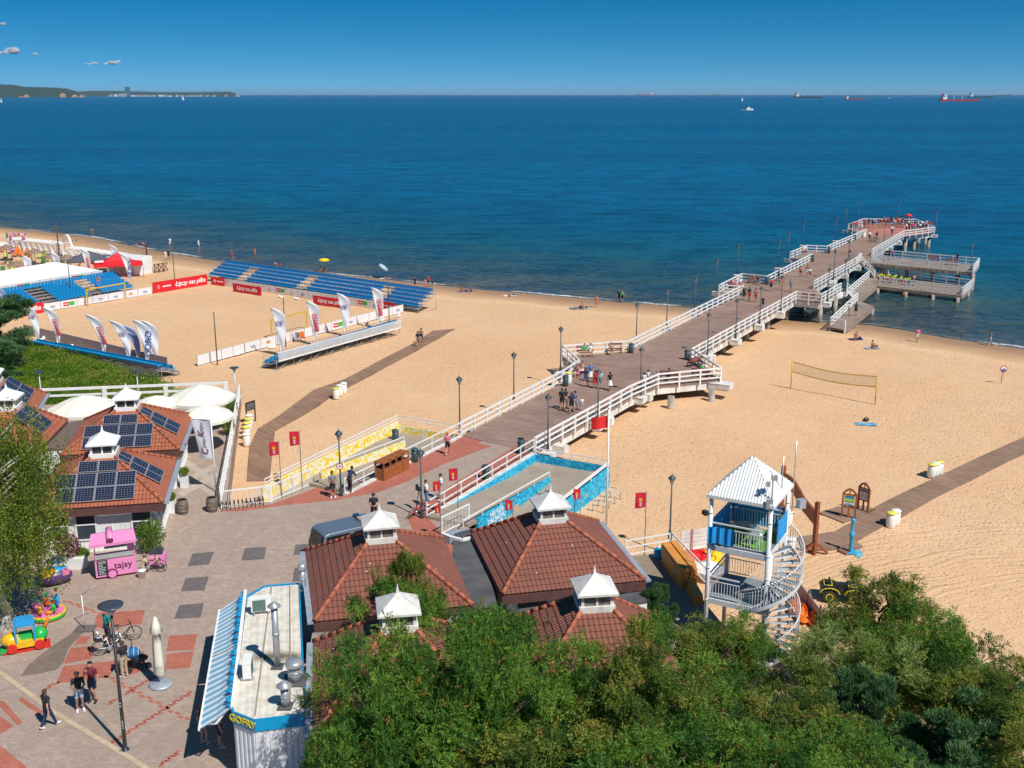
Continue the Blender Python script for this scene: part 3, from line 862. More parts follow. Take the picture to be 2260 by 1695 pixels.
boardwalk('boardwalk', [(1806, 1133), (1850, 1120), (1905, 1118)], [(1862, 1155), (1895, 1142), (1935, 1127)], m_boards2)
boardwalk('boardwalk', [(1848, 1215), (1892, 1199)], [(1868, 1224), (1905, 1208)], m_boards2)
def tile_mat(name, c1, c2, dirt):
    m = bpy.data.materials.new(name); t = NT(m)
    uv = t.node('ShaderNodeUVMap').outputs[0]
    sep = t.node('ShaderNodeSeparateXYZ'); t.link(uv, sep.inputs[0])
    u = t.math('MULTIPLY', sep.outputs[0], 2 * PI / 0.21)
    wv = t.math('SINE', u)
    w01 = t.math('ADD', t.math('MULTIPLY', wv, 0.5), 0.5)
    br = t.node('ShaderNodeTexBrick', Scale=1.0)
    br.inputs['Color1'].default_value = (0.3, 0.3, 0.3, 1); br.inputs['Color2'].default_value = (0.7, 0.7, 0.7, 1); br.inputs['Mortar'].default_value = (0.5, 0.5, 0.5, 1)
    br.inputs['Brick Width'].default_value = 0.21; br.inputs['Row Height'].default_value = 0.31; br.inputs['Mortar Size'].default_value = 0.0; br.offset = 0.0
    t.link(uv, br.inputs['Vector'])
    col = t.mix(br.outputs['Color'], c1, c2)
    P = t.pos()
    n = t.noise(0.55, P, 5.0, 0.65)
    col = t.mix(t.math('MULTIPLY', t.ramp(n, [(0.35, 0), (0.7, 1)]), 0.6), col, dirt)
    col = t.mix(t.math('MULTIPLY', t.ramp(t.noise(5.0, P, 2.0), [(0.66, 0), (0.72, 1)]), 0.5), col, tuple(c * 0.45 for c in dirt))
    li = t.node('ShaderNodeTexVoronoi', Scale=1.15, Randomness=1.0); t.link(P, li.inputs['Vector'])
    col = t.mix(t.ramp(li.outputs['Distance'], [(0.045, 1.0), (0.055, 0.0)]), col, (0.62, 0.55, 0.42))
    t.color(col); t.b.inputs['Roughness'].default_value = 0.75; t.b.inputs['Specular IOR Level'].default_value = 0.3
    t.bump(w01, 0.8, 0.06)
    return m
m_tileA = tile_mat('orange_roof_tiles', (0.38, 0.115, 0.058), (0.46, 0.15, 0.08), (0.28, 0.10, 0.065))
m_tileB = tile_mat('weathered_roof_tiles', (0.235, 0.080, 0.058), (0.315, 0.112, 0.08), (0.145, 0.075, 0.055))
m_ridge = M('ridge_tile', (0.37, 0.115, 0.06), 0.8, var=0.4, scale=2.5)
m_fascia = M('brown_fascia', (0.115, 0.05, 0.045), 0.6, var=0.2)
m_gutter = M('zinc_gutter', (0.42, 0.46, 0.52), 0.4, 0.3, var=0.15)
m_tar = M('roofing_felt', (0.085, 0.085, 0.09), 0.9, var=0.35, scale=0.8, bump=0.2)
m_glass = M('window_glass', (0.045, 0.06, 0.07), 0.08, var=0.2)
m_boardw = M('white_boards', (0.74, 0.75, 0.75), 0.6, var=0.08, scale=1.0)
m_black = M('black_metal', (0.025, 0.027, 0.03), 0.45, var=0.2)
m_steel = M('galvanised_steel', (0.46, 0.48, 0.50), 0.35, 0.5, var=0.15)
def uvmesh(name, vs, fs, uvs, mat, parent=None):
    me = bpy.data.meshes.new(name); me.from_pydata(vs, [], fs)
    l = me.uv_layers.new(name='UVMap')
    for i, uv in enumerate(uvs): l.data[i].uv = uv
    me.materials.append(mat)
    return mk(name, me, parent)
m_pv = bpy.data.materials.new('solar_cells'); t = NT(m_pv)
uv = t.node('ShaderNodeUVMap').outputs[0]
br = t.node('ShaderNodeTexBrick', Scale=1.0); br.offset = 0.0
br.inputs['Color1'].default_value = (0.007, 0.010, 0.028, 1); br.inputs['Color2'].default_value = (0.011, 0.015, 0.040, 1); br.inputs['Mortar'].default_value = (0.22, 0.25, 0.30, 1)
br.inputs['Brick Width'].default_value = 0.165; br.inputs['Row Height'].default_value = 0.165; br.inputs['Mortar Size'].default_value = 0.006
t.link(uv, br.inputs['Vector']); t.color(br.outputs['Color']); t.b.inputs['Roughness'].default_value = 0.14
m_alu = M('aluminium_frame', (0.62, 0.63, 0.65), 0.35, 0.6, var=0.05)

def pavilion(name, label, RF, RB, tile, ez=4.2, cz=6.0, top=0.70, walls=True, depth=None, cup=(0, 0), gut=(), group=None, width=None, cl='dirty', pvs=(), doors=False, cat='building'):
    RF, RB = Vector(RF), Vector(RB)
    ey = Vector((RB.x - RF.x, RB.y - RF.y, 0)); s = ey.length; ang = math.atan2(ey.y, ey.x) - PI / 2
    W = (width or s) / 2; H = s / 2
    ex = Vector((math.cos(ang), math.sin(ang), 0))
    c = (RF + RB) / 2 - ex * W
    root = thing(name, label, cat, (c.x, c.y, PZ), ang, group)
    e, cc = ez - PZ, cz - PZ
    cx, cy = cup; k = top
    E4 = [(-W, -H), (W, -H), (W, H), (-W, H)]
    K4 = [(cx - k, cy - k), (cx + k, cy - k), (cx + k, cy + k), (cx - k, cy + k)]
    # tiled slopes in stepped courses
    for i, nm in enumerate(('roof_slope',) * 4):
        A, B = Vector((*E4[i], e)), Vector((*E4[(i + 1) % 4], e)); C_, D_ = Vector((*K4[(i + 1) % 4], cc)), Vector((*K4[i], cc))
        mid = ((C_ + D_) / 2 - (A + B) / 2); sl_ = mid.length; n = max(3, int(sl_ / 0.31))
        nrm = (B - A).cross(D_ - A).normalized(); u0 = (B - A).normalized()
        vs, fs, uvs = [], [], []
        for r_ in range(n):
            f0, f1 = r_ / n, (r_ + 1) / n
            a0, b0 = A.lerp(D_, f0) + nrm * 0.045, B.lerp(C_, f0) + nrm * 0.045
            a1, b1 = A.lerp(D_, f1) + nrm * 0.004, B.lerp(C_, f1) + nrm * 0.004
            o = len(vs); az, bz = A.lerp(D_, f0) - nrm * 0.03, B.lerp(C_, f0) - nrm * 0.03
            vs += [a0, b0, b1, a1, az, bz]
            fs += [(o, o + 1, o + 2, o + 3), (o + 4, o + 5, o + 1, o)]
            ua, ub = (a0 - A).dot(u0), (b0 - A).dot(u0); ua1, ub1 = (a1 - A).dot(u0), (b1 - A).dot(u0)
            uvs += [(ua, f0 * sl_), (ub, f0 * sl_), (ub1, f1 * sl_ - 0.001), (ua1, f1 * sl_ - 0.001), (ua, f0 * sl_), (ub, f0 * sl_), (ub, f0 * sl_), (ua, f0 * sl_)]
        uvmesh(nm, vs, fs, uvs, tile, root)
        # hip tiles
        b = MB(); L = (D_ - A).length; m_ = int(L / 0.42); dd_ = (D_ - A).normalized()
        for j in range(m_):
            p = A + dd_ * (L * j / m_) + Vector((0, 0, 0.05)); q = A + dd_ * (L * (j + 1) / m_ + 0.06) + Vector((0, 0, 0.05))
            b.tube(p, q, 0.115, 0.09, n=10)
        b.build('hip_ridge', m_ridge, root)
    # under the tiles: a solid body so that nothing shows through, fascia, soffit
    b = MB()
    b.add([Vector((x * 0.985, y * 0.985, e - 0.06)) for x, y in E4] + [Vector((x, y, cc - 0.06)) for x, y in K4],
          [(3, 2, 1, 0), (4, 5, 6, 7), (0, 1, 5, 4), (1, 2, 6, 5), (2, 3, 7, 6), (3, 0, 4, 7)])
    b.build('roof_deck', m_fascia, root)
    for i in range(4):
        p, q = Vector((*E4[i], e - 0.27)), Vector((*E4[(i + 1) % 4], e - 0.27))
        b = MB(); dq = (q - p).normalized() * 0.02
        b.bar(p - dq, q + dq, 0.06, 0.42); b.build('fascia_board', m_fascia, root)
        if i in gut:
            nn = Vector(((q - p).y, -(q - p).x, 0)).normalized() * 0.16
            b = MB(); b.bar(p + nn + Vector((0, 0, 0.22)), q + nn + Vector((0, 0, 0.22)), 0.26, 0.1); b.build('gutter', m_gutter, root)
    if walls:
        iw, ih = W - 0.55, H - 0.55; th = 0.14; z1 = e - 0.28
        for i, (p, q) in enumerate([((-iw, -ih), (iw, -ih)), ((iw, -ih), (iw, ih)), ((iw, ih), (-iw, ih)), ((-iw, ih), (-iw, -ih))]):
            p, q = Vector((*p, 0)), Vector((*q, 0)); L = (q - p).length; d = (q - p).normalized(); nn = Vector((d.y, -d.x, 0))
            b = MB(); b.bar(p + Vector((0, 0, z1 / 2)), q + Vector((0, 0, z1 / 2)), th, z1)
            nb = int(L / 0.24)
            for j in range(nb):
                c_ = p.lerp(q, (j + 0.5) / nb) + nn * (th / 2 + 0.012); b.box((c_.x, c_.y, z1 / 2), (0.05, 0.025, z1), math.atan2(d.y, d.x))
            b.build('wall', m_boardw, root)
            nw = int(L / 1.45)
            for j in range(nw):
                c_ = p.lerp(q, (j + 0.5) / nw) + nn * (th / 2 + 0.03)
                if (i == 0 and j == nw // 2) : continue
                a_ = math.atan2(d.y, d.x); b = MB(); wz0, wz1 = 0.75, z1 - 0.15; ww = L / nw - 0.42
                for sx in (-1, 1): b.box((c_.x + d.x * sx * ww / 2, c_.y + d.y * sx * ww / 2, (wz0 + wz1) / 2), (0.09, 0.08, wz1 - wz0), a_)
                for zz in (wz0, (wz0 * 0.45 + wz1 * 0.55), wz1): b.box((c_.x, c_.y, zz), (ww + 0.09, 0.10, 0.07), a_)
                f = b.build('window', m_white, root)
                b = MB(); b.box((c_.x - nn.x * 0.01, c_.y - nn.y * 0.01, (wz0 + wz1) / 2), (ww, 0.03, wz1 - wz0), a_); b.build('pane', m_glass, f)
    # cupola
    cw = k - 0.05
    b = MB(); b.box((cx, cy, cc + 0.06), (2 * cw + 0.16, 2 * cw + 0.16, 0.38))
    for sx in (-1, 1):
        for sy in (-1, 1): b.box((cx + sx * (cw - 0.06), cy + sy * (cw - 0.06), cc + 0.5), (0.12, 0.12, 0.55))
    for sx in (-1, 1):
        b.box((cx + sx * (cw - 0.05), cy, cc + 0.5), (0.08, 0.08, 0.55)); b.box((cx, cy + sx * (cw - 0.05), cc + 0.5), (0.08, 0.08, 0.55))
    wm = m_whited if cl == 'dirty' else m_white
    cu = b.build('cupola', wm, root)
    b = MB()
    for sx in (-1, 1):
        b.box((cx + sx * (cw - 0.06), cy, cc + 0.5), (0.03, 2 * cw - 0.2, 0.5)); b.box((cx, cy + sx * (cw - 0.06), cc + 0.5), (2 * cw - 0.2, 0.03, 0.5))
    b.build('pane', M('cupola_glass', (0.16, 0.15, 0.13), 0.15, var=0.5, scale=5) if cl == 'dirty' else m_glass, cu)
    # pointed tin cap with slightly dished sides
    b = MB(); z0 = cc + 0.77; ow = k + 0.14; hh = 0.60
    rings = [(ow, z0 - 0.04), (ow, z0 + 0.05), (ow * 0.62, z0 + 0.05 + hh * 0.36), (ow * 0.30, z0 + 0.05 + hh * 0.68), (0.075, z0 + hh), (0.055, z0 + hh + 0.1), (0.005, z0 + hh + 0.38)]
    vs = []; fs = []
    for (r_, z_) in rings: vs += [(cx - r_, cy - r_, z_), (cx + r_, cy - r_, z_), (cx + r_, cy + r_, z_), (cx - r_, cy + r_, z_)]
    fs.append((3, 2, 1, 0))
    for j in range(len(rings) - 1):
        for i in range(4):
            fs.append((j * 4 + i, j * 4 + (i + 1) % 4, (j + 1) * 4 + (i + 1) % 4, (j + 1) * 4 + i))
    b.add(vs, fs)
    b.build('cupola_cap', wm, cu)
    # solar panels: (face, u from left edge in m, v up slope in m, columns, rows, w, h)
    for (fi, u0_, v0_, nc, nr, pw, ph) in pvs:
        A, B = Vector((*E4[fi], e)), Vector((*E4[(fi + 1) % 4], e)); C_, D_ = Vector((*K4[(fi + 1) % 4], cc)), Vector((*K4[fi], cc))
        ux = (B - A).normalized(); up = ((C_ + D_) / 2 - (A + B) / 2).normalized(); nrm = ux.cross(up)
        for ci in range(nc):
            for ri in range(nr):
                o_ = A + ux * (u0_ + ci * (pw + 0.03)) + up * (v0_ + ri * (ph + 0.03)) + nrm * 0.16
                cs = [o_, o_ + ux * pw, o_ + ux * pw + up * ph, o_ + up * ph]
                b = MB(); b.slab([q - nrm * 0.004 for q in cs], 0.035); fr = b.build('solar_panel', m_alu, root)
                g_ = 0.03
                ins = [o_ + ux * g_ + up * g_, o_ + ux * (pw - g_) + up * g_, o_ + ux * (pw - g_) + up * (ph - g_), o_ + ux * g_ + up * (ph - g_)]
                uvmesh('cells', ins, [(0, 1, 2, 3)], [(0, 0), (pw, 0), (pw, ph), (0, ph)], m_pv, fr)
    return root
Z4 = 4.2
rA = dict(tile=m_tileA, cl='clean', group='restaurant pavilions with solar panels')
PV1 = [(0, 1.25, 0.3, 4, 2, 1.03, 1.0), (0, 2.3, 2.42, 2, 1, 1.05, 0.8), (1, 2.15, 0.5, 2, 2, 1.0, 0.95), (1, 2.75, 2.5, 2, 1, 0.65, 0.75)]
pavilion('restaurant_pavilion', 'restaurant pavilion nearest the pink food cart, orange tiled roof with solar panels and white cupola', at(360, 1109, Z4), at(390, 1014, Z4), gut=(1,), pvs=PV1, width=7.0, **rA)
pavilion('restaurant_pavilion', 'restaurant pavilion beside the grey banner, solar panels around its white cupola', at(396, 992, Z4), at(425, 916, Z4), gut=(1,), pvs=PV1, width=7.2, **rA)
pavilion('restaurant_pavilion', 'restaurant pavilion half hidden behind the birch crown, red roof', at(95, 984, Z4), at(141, 934, Z4) + Vector((0, 0.6, 0)), gut=(), pvs=[(1, 1.0, 0.6, 2, 2, 1.3, 1.0)], **rA)
pavilion('restaurant_pavilion', 'farthest left restaurant pavilion with a zinc gutter, under the dark pine', at(72, 918, Z4), at(102, 868, Z4), gut=(1,), pvs=[(1, 1.2, 0.8, 3, 2, 1.2, 1.0)], **rA)
gB = 'weathered pavilions beside the waffle kiosk'
pB = pavilion('pavilion', 'pavilion in front of the silver van, weathered red tiles and dirty white cupola', Vector((-1.73, 43.85, Z4)), Vector((-3.47, 51.35, Z4)), m_tileB, gut=(3,), group=gB, cup=(-0.1, 0.4), width=6.9)
pC = pavilion('pavilion', 'pavilion in front of the blue ramp, big weathered tile roof with bird droppings', Vector((6.19, 46.41, Z4)), Vector((4.53, 53.6, Z4)), m_tileB, gut=(1,), group=gB, cup=(-0.1, 0.4), width=6.8)
pavilion('pavilion', 'pavilion under the tree branches next to the kiosk, lowest of the tiled roofs', Vector((-0.75, 34.6, Z4)), Vector((-1.95, 41.6, Z4)), m_tileB, gut=(3,), group=gB, cup=(0.2, 1.0), width=6.3)
pavilion('pavilion', 'pavilion half buried in foliage with a white cupola below the big roof', Vector((6.9, 36.0, Z4)), Vector((6.0, 43.0, Z4)), m_tileB, group=gB, cup=(0.3, 1.2), width=6.6)
# flat link roofs between the pavilions
def block(name, label, cat, L, z0, z1, mat, group=None, world=None, parapet=0.0):
    P_ = [Vector(p) for p in L]
    r = thing(name, label, cat, (P_[0].x, P_[0].y, z0), 0, group)
    b = MB(); b.prism([(p.x, p.y) for p in P_], z0, z1 - 0.12); b.build('wall', m_boardw, r, True)
    b = MB(); b.prism([(p.x, p.y) for p in P_], z1 - 0.12, z1); b.build('roof', mat, r, True)
    return r
block('link_building', 'flat dark felt roof between the two big tiled pavilions', 'building', [(-2.9, 43.6), (-0.5, 43.3), (-1.9, 53.4), (-3.0, 52.6)], PZ, 3.95, m_tar)
block('link_building', 'narrow flat felt roof between the big pavilion and the foliage covered one', 'building', [(-0.4, 43.9), (6.0, 45.9), (6.1, 44.9), (-0.3, 42.4)], PZ, 3.9, m_tar)
block('link_building', 'flat felt roof between the kiosk side pavilions', 'building', [(-8.4, 41.0), (-5.4, 41.3), (-5.4, 42.5), (-8.5, 42.0)], PZ, 3.85, M('sandy_felt', (0.26, 0.22, 0.18), 0.9, var=0.4, scale=1.5))
block('link_building', 'flat brown felt roof behind the birch between the restaurant pavilions', 'building', [at(88, 995, 4), at(150, 990, 4), at(190, 925, 4), at(140, 935, 4)], PZ, 4.0, M('brown_felt', (0.15, 0.11, 0.09), 0.9, var=0.3))
# pale curved porch at the foot of the blue ramp
r = thing('porch_canopy', 'white curved canopy edge between the two tiled roofs', 'canopy', tuple(at(1000, 1195, 3.9)))
b = MB(); c0 = at(1018, 1200, 3.9)
arc = [at(x, y, 3.9) for x, y in [(975, 1182), (995, 1190), (1020, 1196), (1045, 1190), (1062, 1180), (1030, 1168), (1000, 1168)]]
b.prism([(p.x, p.y) for p in arc], 3.75, 3.9); b.build('canopy_slab', m_gutter, r, True)
b = MB()
for p, q in zip(arc[:4], arc[1:5]): b.bar((p.x, p.y, 3.86), (q.x, q.y, 3.86), 0.16, 0.42)
b.build('parapet', m_white, r, True)

K = [at(x, y, 4.4) for x, y in [(514, 1561), (545, 1310), (584, 1287), (658, 1281), (671, 1566), (561, 1579)]]
kiosk = thing('waffle_kiosk', 'white waffle kiosk with flat dirty roof, blue band and striped awning', 'kiosk', (K[0].x, K[0].y, PZ))
kw = [(p.x, p.y) for p in K]
b = MB(); b.prism(kw, PZ, 3.95)
for i in range(6):
    p, q = K[i], K[(i + 1) % 6]; L = (q - p).length; nb = int(L / 0.2)
    d = (q - p).normalized(); nn = Vector((-d.y, d.x, 0))
    for j in range(nb):
        c = p.lerp(q, (j + 0.5) / nb) + nn * 0.012; b.box((c.x, c.y, 2.6), (0.09, 0.024, 2.35), math.atan2(d.y, d.x))
b.build('wall', M('kiosk_cladding', (0.72, 0.74, 0.78), 0.5, var=0.05), kiosk, True)
m_kroof = bpy.data.materials.new('kiosk_roof_sheet'); t = NT(m_kroof); P = t.pos()
v = t.mapping(P, (1, 1, 1), (0, 0, -0.2))
sx_ = t.node('ShaderNodeSeparateXYZ'); t.link(v, sx_.inputs[0])
ribs = t.math('SINE', t.math('MULTIPLY', sx_.outputs[0], 2 * PI / 0.25))
n = t.noise(0.5, P, 5.0, 0.7); n2 = t.noise(2.5, P, 4.0, 0.7)
col = t.mix(t.ramp(n2, [(0.42, 0), (0.75, 1)]), (0.74, 0.70, 0.62), (0.50, 0.43, 0.33))
# moss and rust lying in the low middle of the roof
vd = t.node('ShaderNodeVectorMath', operation='DISTANCE'); t.link(t.mapping(P, (0.30, 0.95, 0.0)), vd.inputs[0])
mid = at(610, 1440, 4.4); vd.inputs[1].default_value = (mid.x * 0.30, mid.y * 0.95, 0)
msk = t.math('MULTIPLY', t.ramp(t.math('ADD', vd.outputs['Value'], t.math('MULTIPLY', n2, 0.8)), [(0.55, 1.0), (0.95, 0.0)]), 0.9)
col = t.mix(msk, col, (0.10, 0.085, 0.05))
col = t.mix(t.math('MULTIPLY', t.ramp(n, [(0.55, 0), (0.75, 1)]), 0.5), col, (0.40, 0.30, 0.20))
t.color(col); t.b.inputs['Roughness'].default_value = 0.6; t.bump(ribs, 0.35, 0.02)
m_bluep = M('bright_blue_paint', (0.0, 0.30, 0.60), 0.45, var=0.08)
b = MB(); b.prism([(K[i].x * 0.99 + (-9.6) * 0.01, K[i].y * 0.99 + 40.5 * 0.01) for i in range(6)], 3.95, 4.22); b.build('roof', m_kroof, kiosk, True)
for i in range(6):
    p, q = K[i], K[(i + 1) % 6]
    d = (q - p).normalized(); nn = Vector((-d.y, d.x, 0)) * 0.04
    b = MB(); b.bar((p.x + nn.x, p.y + nn.y, 4.02), (q.x + nn.x, q.y + nn.y, 4.02), 0.05, 0.50)
    b.build('fascia_band', m_bluep, kiosk, True)
b = MB()
for p, q in (((at(563, 1579, 4.24)), at(600, 1290, 4.24)), (at(641, 1566, 4.24), at(640, 1284, 4.24))): b.bar(p, q, 0.05, 0.05)
b.build('roof_seam', M('seam', (0.35, 0.30, 0.24), 0.7), kiosk, True)
m_goflet = M('yellow_lettering', (0.72, 0.62, 0.04), 0.5, var=0.05)
p, q = K[0], K[5]; d = (q - p).normalized(); nn = Vector((d.y, -d.x, 0))
if nn.dot(Vector((p.x, p.y, 0))) > 0: nn = -nn
put_text('GOFRY', 0.40, m_goflet, tuple((p + q) / 2 + nn * 0.09 + Vector((0, 0, -0.38))), d, parent=kiosk, bold=0.012, depth=0.012)
# striped awning with its arms
m_awn = bpy.data.materials.new('striped_awning'); t = NT(m_awn)
uvn = t.node('ShaderNodeUVMap').outputs[0]; s3 = t.node('ShaderNodeSeparateXYZ'); t.link(uvn, s3.inputs[0])
f = t.ramp(t.math('FRACT', t.math('MULTIPLY', s3.outputs[0], 2.35)), [(0.0, 0.0), (0.46, 0.0), (0.5, 1.0), (0.96, 1.0), (1.0, 0.0)])
t.color(t.mix(f, (0.78, 0.80, 0.82), (0.16, 0.46, 0.66))); t.b.inputs['Roughness'].default_value = 0.7
def awning(label, A, B, C_, D_):
    """A, B along the kiosk (far, near); D, C outer edge (far, near)"""
    A, B, C_, D_ = map(Vector, (A, B, C_, D_))
    r = thing('awning', label, 'awning', tuple(A), 0, 'striped awnings of the kiosk')
    vs, fs, uvs = [], [], []; L = (B - A).length; n = 10
    for i in range(n):
        for j in range(2):
            o = len(vs)
            g = lambda a, bb: A.lerp(B, a).lerp(D_.lerp(C_, a), bb) + Vector((0, 0, -0.06 * math.sin(PI * bb)))
            vs += [g(i / n, j / 2), g((i + 1) / n, j / 2), g((i + 1) / n, (j + 1) / 2), g(i / n, (j + 1) / 2)]
            fs += [(o, o + 1, o + 2, o + 3)]; uvs += [(i / n * L, j / 2), ((i + 1) / n * L, j / 2), ((i + 1) / n * L, (j + 1) / 2), (i / n * L, (j + 1) / 2)]
    o_ = uvmesh('canopy', vs, fs, uvs, m_awn, r); o_.matrix_parent_inverse = r.matrix_basis.inverted()
    b = MB(); b.bar(D_, C_, 0.07, 0.1); b.bar(A, B, 0.14, 0.14)
    for f_ in (0.08, 0.5, 0.92):
        p_ = A.lerp(B, f_) + Vector((0, 0, -0.05)); q_ = D_.lerp(C_, f_) + Vector((0, 0, -0.03)); m_ = (p_ + q_) / 2 + (B - A).normalized() * 0.5 + Vector((0, 0, -0.12))
        b.bar(p_, m_, 0.05); b.bar(m_, q_, 0.05)
    b.build('arm', m_white, r, True)
    # scalloped blue valance gathered at the top
    b = MB(); n = 26
    for i in range(n):
        p_ = A.lerp(B, (i + 0.5) / n) + (D_ - A).normalized() * (0.12 + 0.10 * abs(math.sin(i * 1.9))) + Vector((0, 0, 0.05 + 0.04 * math.sin(i * 2.3)))
        b.ball(p_, 0.09 + 0.04 * math.sin(i * 4.7), 8, (1.5, 1.0, 0.5))
    b.build('valance', m_bluep, r, True)
aw = [at(542, 1304, 4.25), at(513, 1561, 4.25), at(439, 1611, 3.35), at(484, 1347, 3.35)]
mid_t = aw[0].lerp(aw[1], 0.49); mid_o = aw[3].lerp(aw[2], 0.44)
awning('blue and white striped kiosk awning, the one farther from the camera', aw[0], mid_t, mid_o, aw[3])
awning('blue and white striped kiosk awning, the one nearer to the camera', mid_t + (aw[1] - aw[0]).normalized() * 0.08, aw[1], aw[2], mid_o + (aw[1] - aw[0]).normalized() * 0.08)
# roof equipment
def ac_unit(label, p, rz):
    r = thing('air_conditioner', label, 'air conditioner', p, rz, 'air conditioners on the kiosk roof')
    b = MB(); b.box((0, 0, 0.42), (0.85, 0.32, 0.6)); b.box((0, 0, 0.735), (0.87, 0.34, 0.03)); b.build('casing', m_white, r)
    b = MB()
    for i in range(9): b.box((-0.08, -0.175, 0.18 + i * 0.06), (0.56, 0.025, 0.018))
    for i in range(7): b.box((-0.33 + i * 0.085, -0.18, 0.42), (0.015, 0.02, 0.52))
    b.build('grille', M('green_grille', (0.05, 0.16, 0.12), 0.5), r)
    b = MB(); b.box((-0.3, 0, 0.06), (0.06, 0.5, 0.12)); b.box((0.3, 0, 0.06), (0.06, 0.5, 0.12)); b.path([(0.42, 0, 0.2), (0.6, 0.1, 0.05), (0.75, 0.3, 0.03)], 0.02); b.build('bracket', m_steel, r)
ac_unit('air conditioner with a green grille at the far end of the kiosk roof', tuple(at(577, 1352, 4.24)), 0.25)
ac_unit('plain white air conditioner on the left side of the kiosk roof', tuple(at(548, 1492, 4.24)), PI / 2 + 0.15)
def flue(label, p, h, r_, cap='cone', tilt=(0, 0)):
    t_ = thing('roof_flue', label, 'flue pipe', p, 0, 'flue pipes on the roofs')
    b = MB(); top = Vector((tilt[0], tilt[1], h)); b.tube((0, 0, 0), top, r_, n=14); b.tube(top * 0.55, top * 0.6, r_ * 1.12, n=14); b.build('pipe', m_steel, t_)
    b = MB()
    if cap == 'cone': b.lathe(top + Vector((0, 0, 0.06)), [(r_ * 0.2, 0.0), (r_ * 2.0, 0.05), (r_ * 2.0, 0.07), (0.01, 0.28)], 16)
    elif cap == 'ball': b.ball(top + Vector((0, 0, 0.12)), r_ * 1.6, 12)
    else: b.lathe(top, [(r_ * 1.25, -0.12), (r_ * 1.35, 0.02), (r_ * 1.1, 0.12), (0.02, 0.16)], 16)
    b.build('rain_cap', m_steel, t_)
    b = MB(); b.box((0, 0, 0.03), (r_ * 3.4, r_ * 3.4, 0.06)); b.build('flashing', m_tar, t_)
flue('tall steel flue pipe with a cone cap in the middle of the kiosk roof', tuple(at(613, 1472, 4.24)), 2.5, 0.13)
flue('short wide steel vent with a round cap near the kiosk roof edge', tuple(at(651, 1503, 4.24)), 0.75, 0.26, 'round')
flue('small roof vent with a cone cap at the near end of the kiosk roof', tuple(at(630, 1560, 4.24)), 0.75, 0.15)
flue('steel stack with a ball top between the kiosk and the tiled roof', tuple(at(669, 1302, 4.0)), 1.0, 0.14, 'ball')

m_cream = M('cream_canvas', (0.78, 0.74, 0.64), 0.85, var=0.07, scale=0.8)
m_cloth = M('white_cloth', (0.82, 0.81, 0.78), 0.8, var=0.05)
def parasol(label, p, rad, h, n=8, rot=0.0, zt=0.9, valance=True):
    r = thing('parasol', label, 'parasol', (p[0], p[1], PZ), rot, 'cream parasols over the terrace')
    z1 = p[2] - PZ
    b = MB(); vs = [(0, 0, z1 + zt)]; rings = ((0.5, zt * 0.62), (1.0, 0.0))
    for fr, dz in rings:
        for i in range(n * 2):
            a = PI * i / n; sag = 1.0 if i % 2 == 0 else 0.955
            vs.append((rad * fr * sag * math.cos(a), rad * fr * sag * math.sin(a), z1 + dz - (0.03 if i % 2 else 0)))
    N = n * 2
    fs = [(0, 1 + i, 1 + (i + 1) % N) for i in range(N)] + [(1 + i, 1 + N + i, 1 + N + (i + 1) % N, 1 + (i + 1) % N) for i in range(N)]
    o = len(vs)
    for i in range(N):
        v = vs[1 + N + i]; vs.append((v[0], v[1], v[2] - 0.22))
    fs += [(1 + N + i, o + i, o + (i + 1) % N, 1 + N + (i + 1) % N) for i in range(N)]
    b.add(vs, fs); b.build('canopy', m_cream, r)
    b = MB(); b.tube((0, 0, 0), (0, 0, z1 + zt), 0.05, n=8); b.build('pole', m_boardw, r)
    b = MB()
    for i in range(n):
        a = 2 * PI * i / n; b.tube((0, 0, z1 + zt - 0.15), (rad * 0.95 * math.cos(a), rad * 0.95 * math.sin(a), z1 - 0.08), 0.018, n=5)
    b.build('ribs', m_boardw, r)
    b = MB(); b.lathe((0, 0, 0), [(0.42, 0), (0.42, 0.12), (0.06, 0.16)], 12); b.build('base', m_concg, r)
    return r
Zp = 4.0
parasol('large cream parasol behind the cupolas, left of the two far ones', at(186, 899, Zp), 2.55, Zp, 10, 0.2, 0.9)
parasol('large cream parasol in the far right corner of the terrace', at(444, 876, Zp), 2.55, Zp, 8, 0.3, 0.95)
parasol('cream parasol beside the grey banner by the terrace railing', at(452, 917, Zp), 2.05, Zp, 8, 0.1, 0.8)
parasol('smaller cream parasol half hidden behind the right cupola', at(345, 890, Zp), 1.7, Zp, 8, 0.4, 0.6)
m_lamp = M('dark_teal_iron', (0.035, 0.06, 0.075), 0.5, var=0.2)
m_lglass = M('frosted_glass', (0.62, 0.63, 0.60), 0.3, var=0.1)
def lantern():
    r = thing('street_lamp', '', 'street lamp')
    b = MB(); b.lathe((0, 0, 0), [(0.13, 0), (0.13, 0.1), (0.085, 0.5), (0.06, 0.6), (0.045, 3.7)], 10); b.build('pole', m_lamp, r)
    b = MB(); b.lathe((0, 0, 3.7), [(0.05, 0), (0.09, 0.04), (0.17, 0.36), (0.19, 0.38)], 8); h = b.build('lantern', m_lglass, r)
    b = MB(); b.lathe((0, 0, 4.08), [(0.26, 0.0), (0.24, 0.05), (0.12, 0.2), (0.03, 0.24), (0.035, 0.32), (0.005, 0.38)], 10)
    for i in range(4):
        a = PI / 4 + PI / 2 * i; b.bar((0.09 * math.cos(a), 0.09 * math.sin(a), -0.34), (0.19 * math.cos(a), 0.19 * math.sin(a), 0.0), 0.02)
    b.v = [(x, y, z if z > 4 else z + 4.08) for x, y, z in b.v]
    b.build('hood', m_lamp, h)
    return r
LK = Kind(lantern)
GL = 'lantern lamps along the pier and promenade'
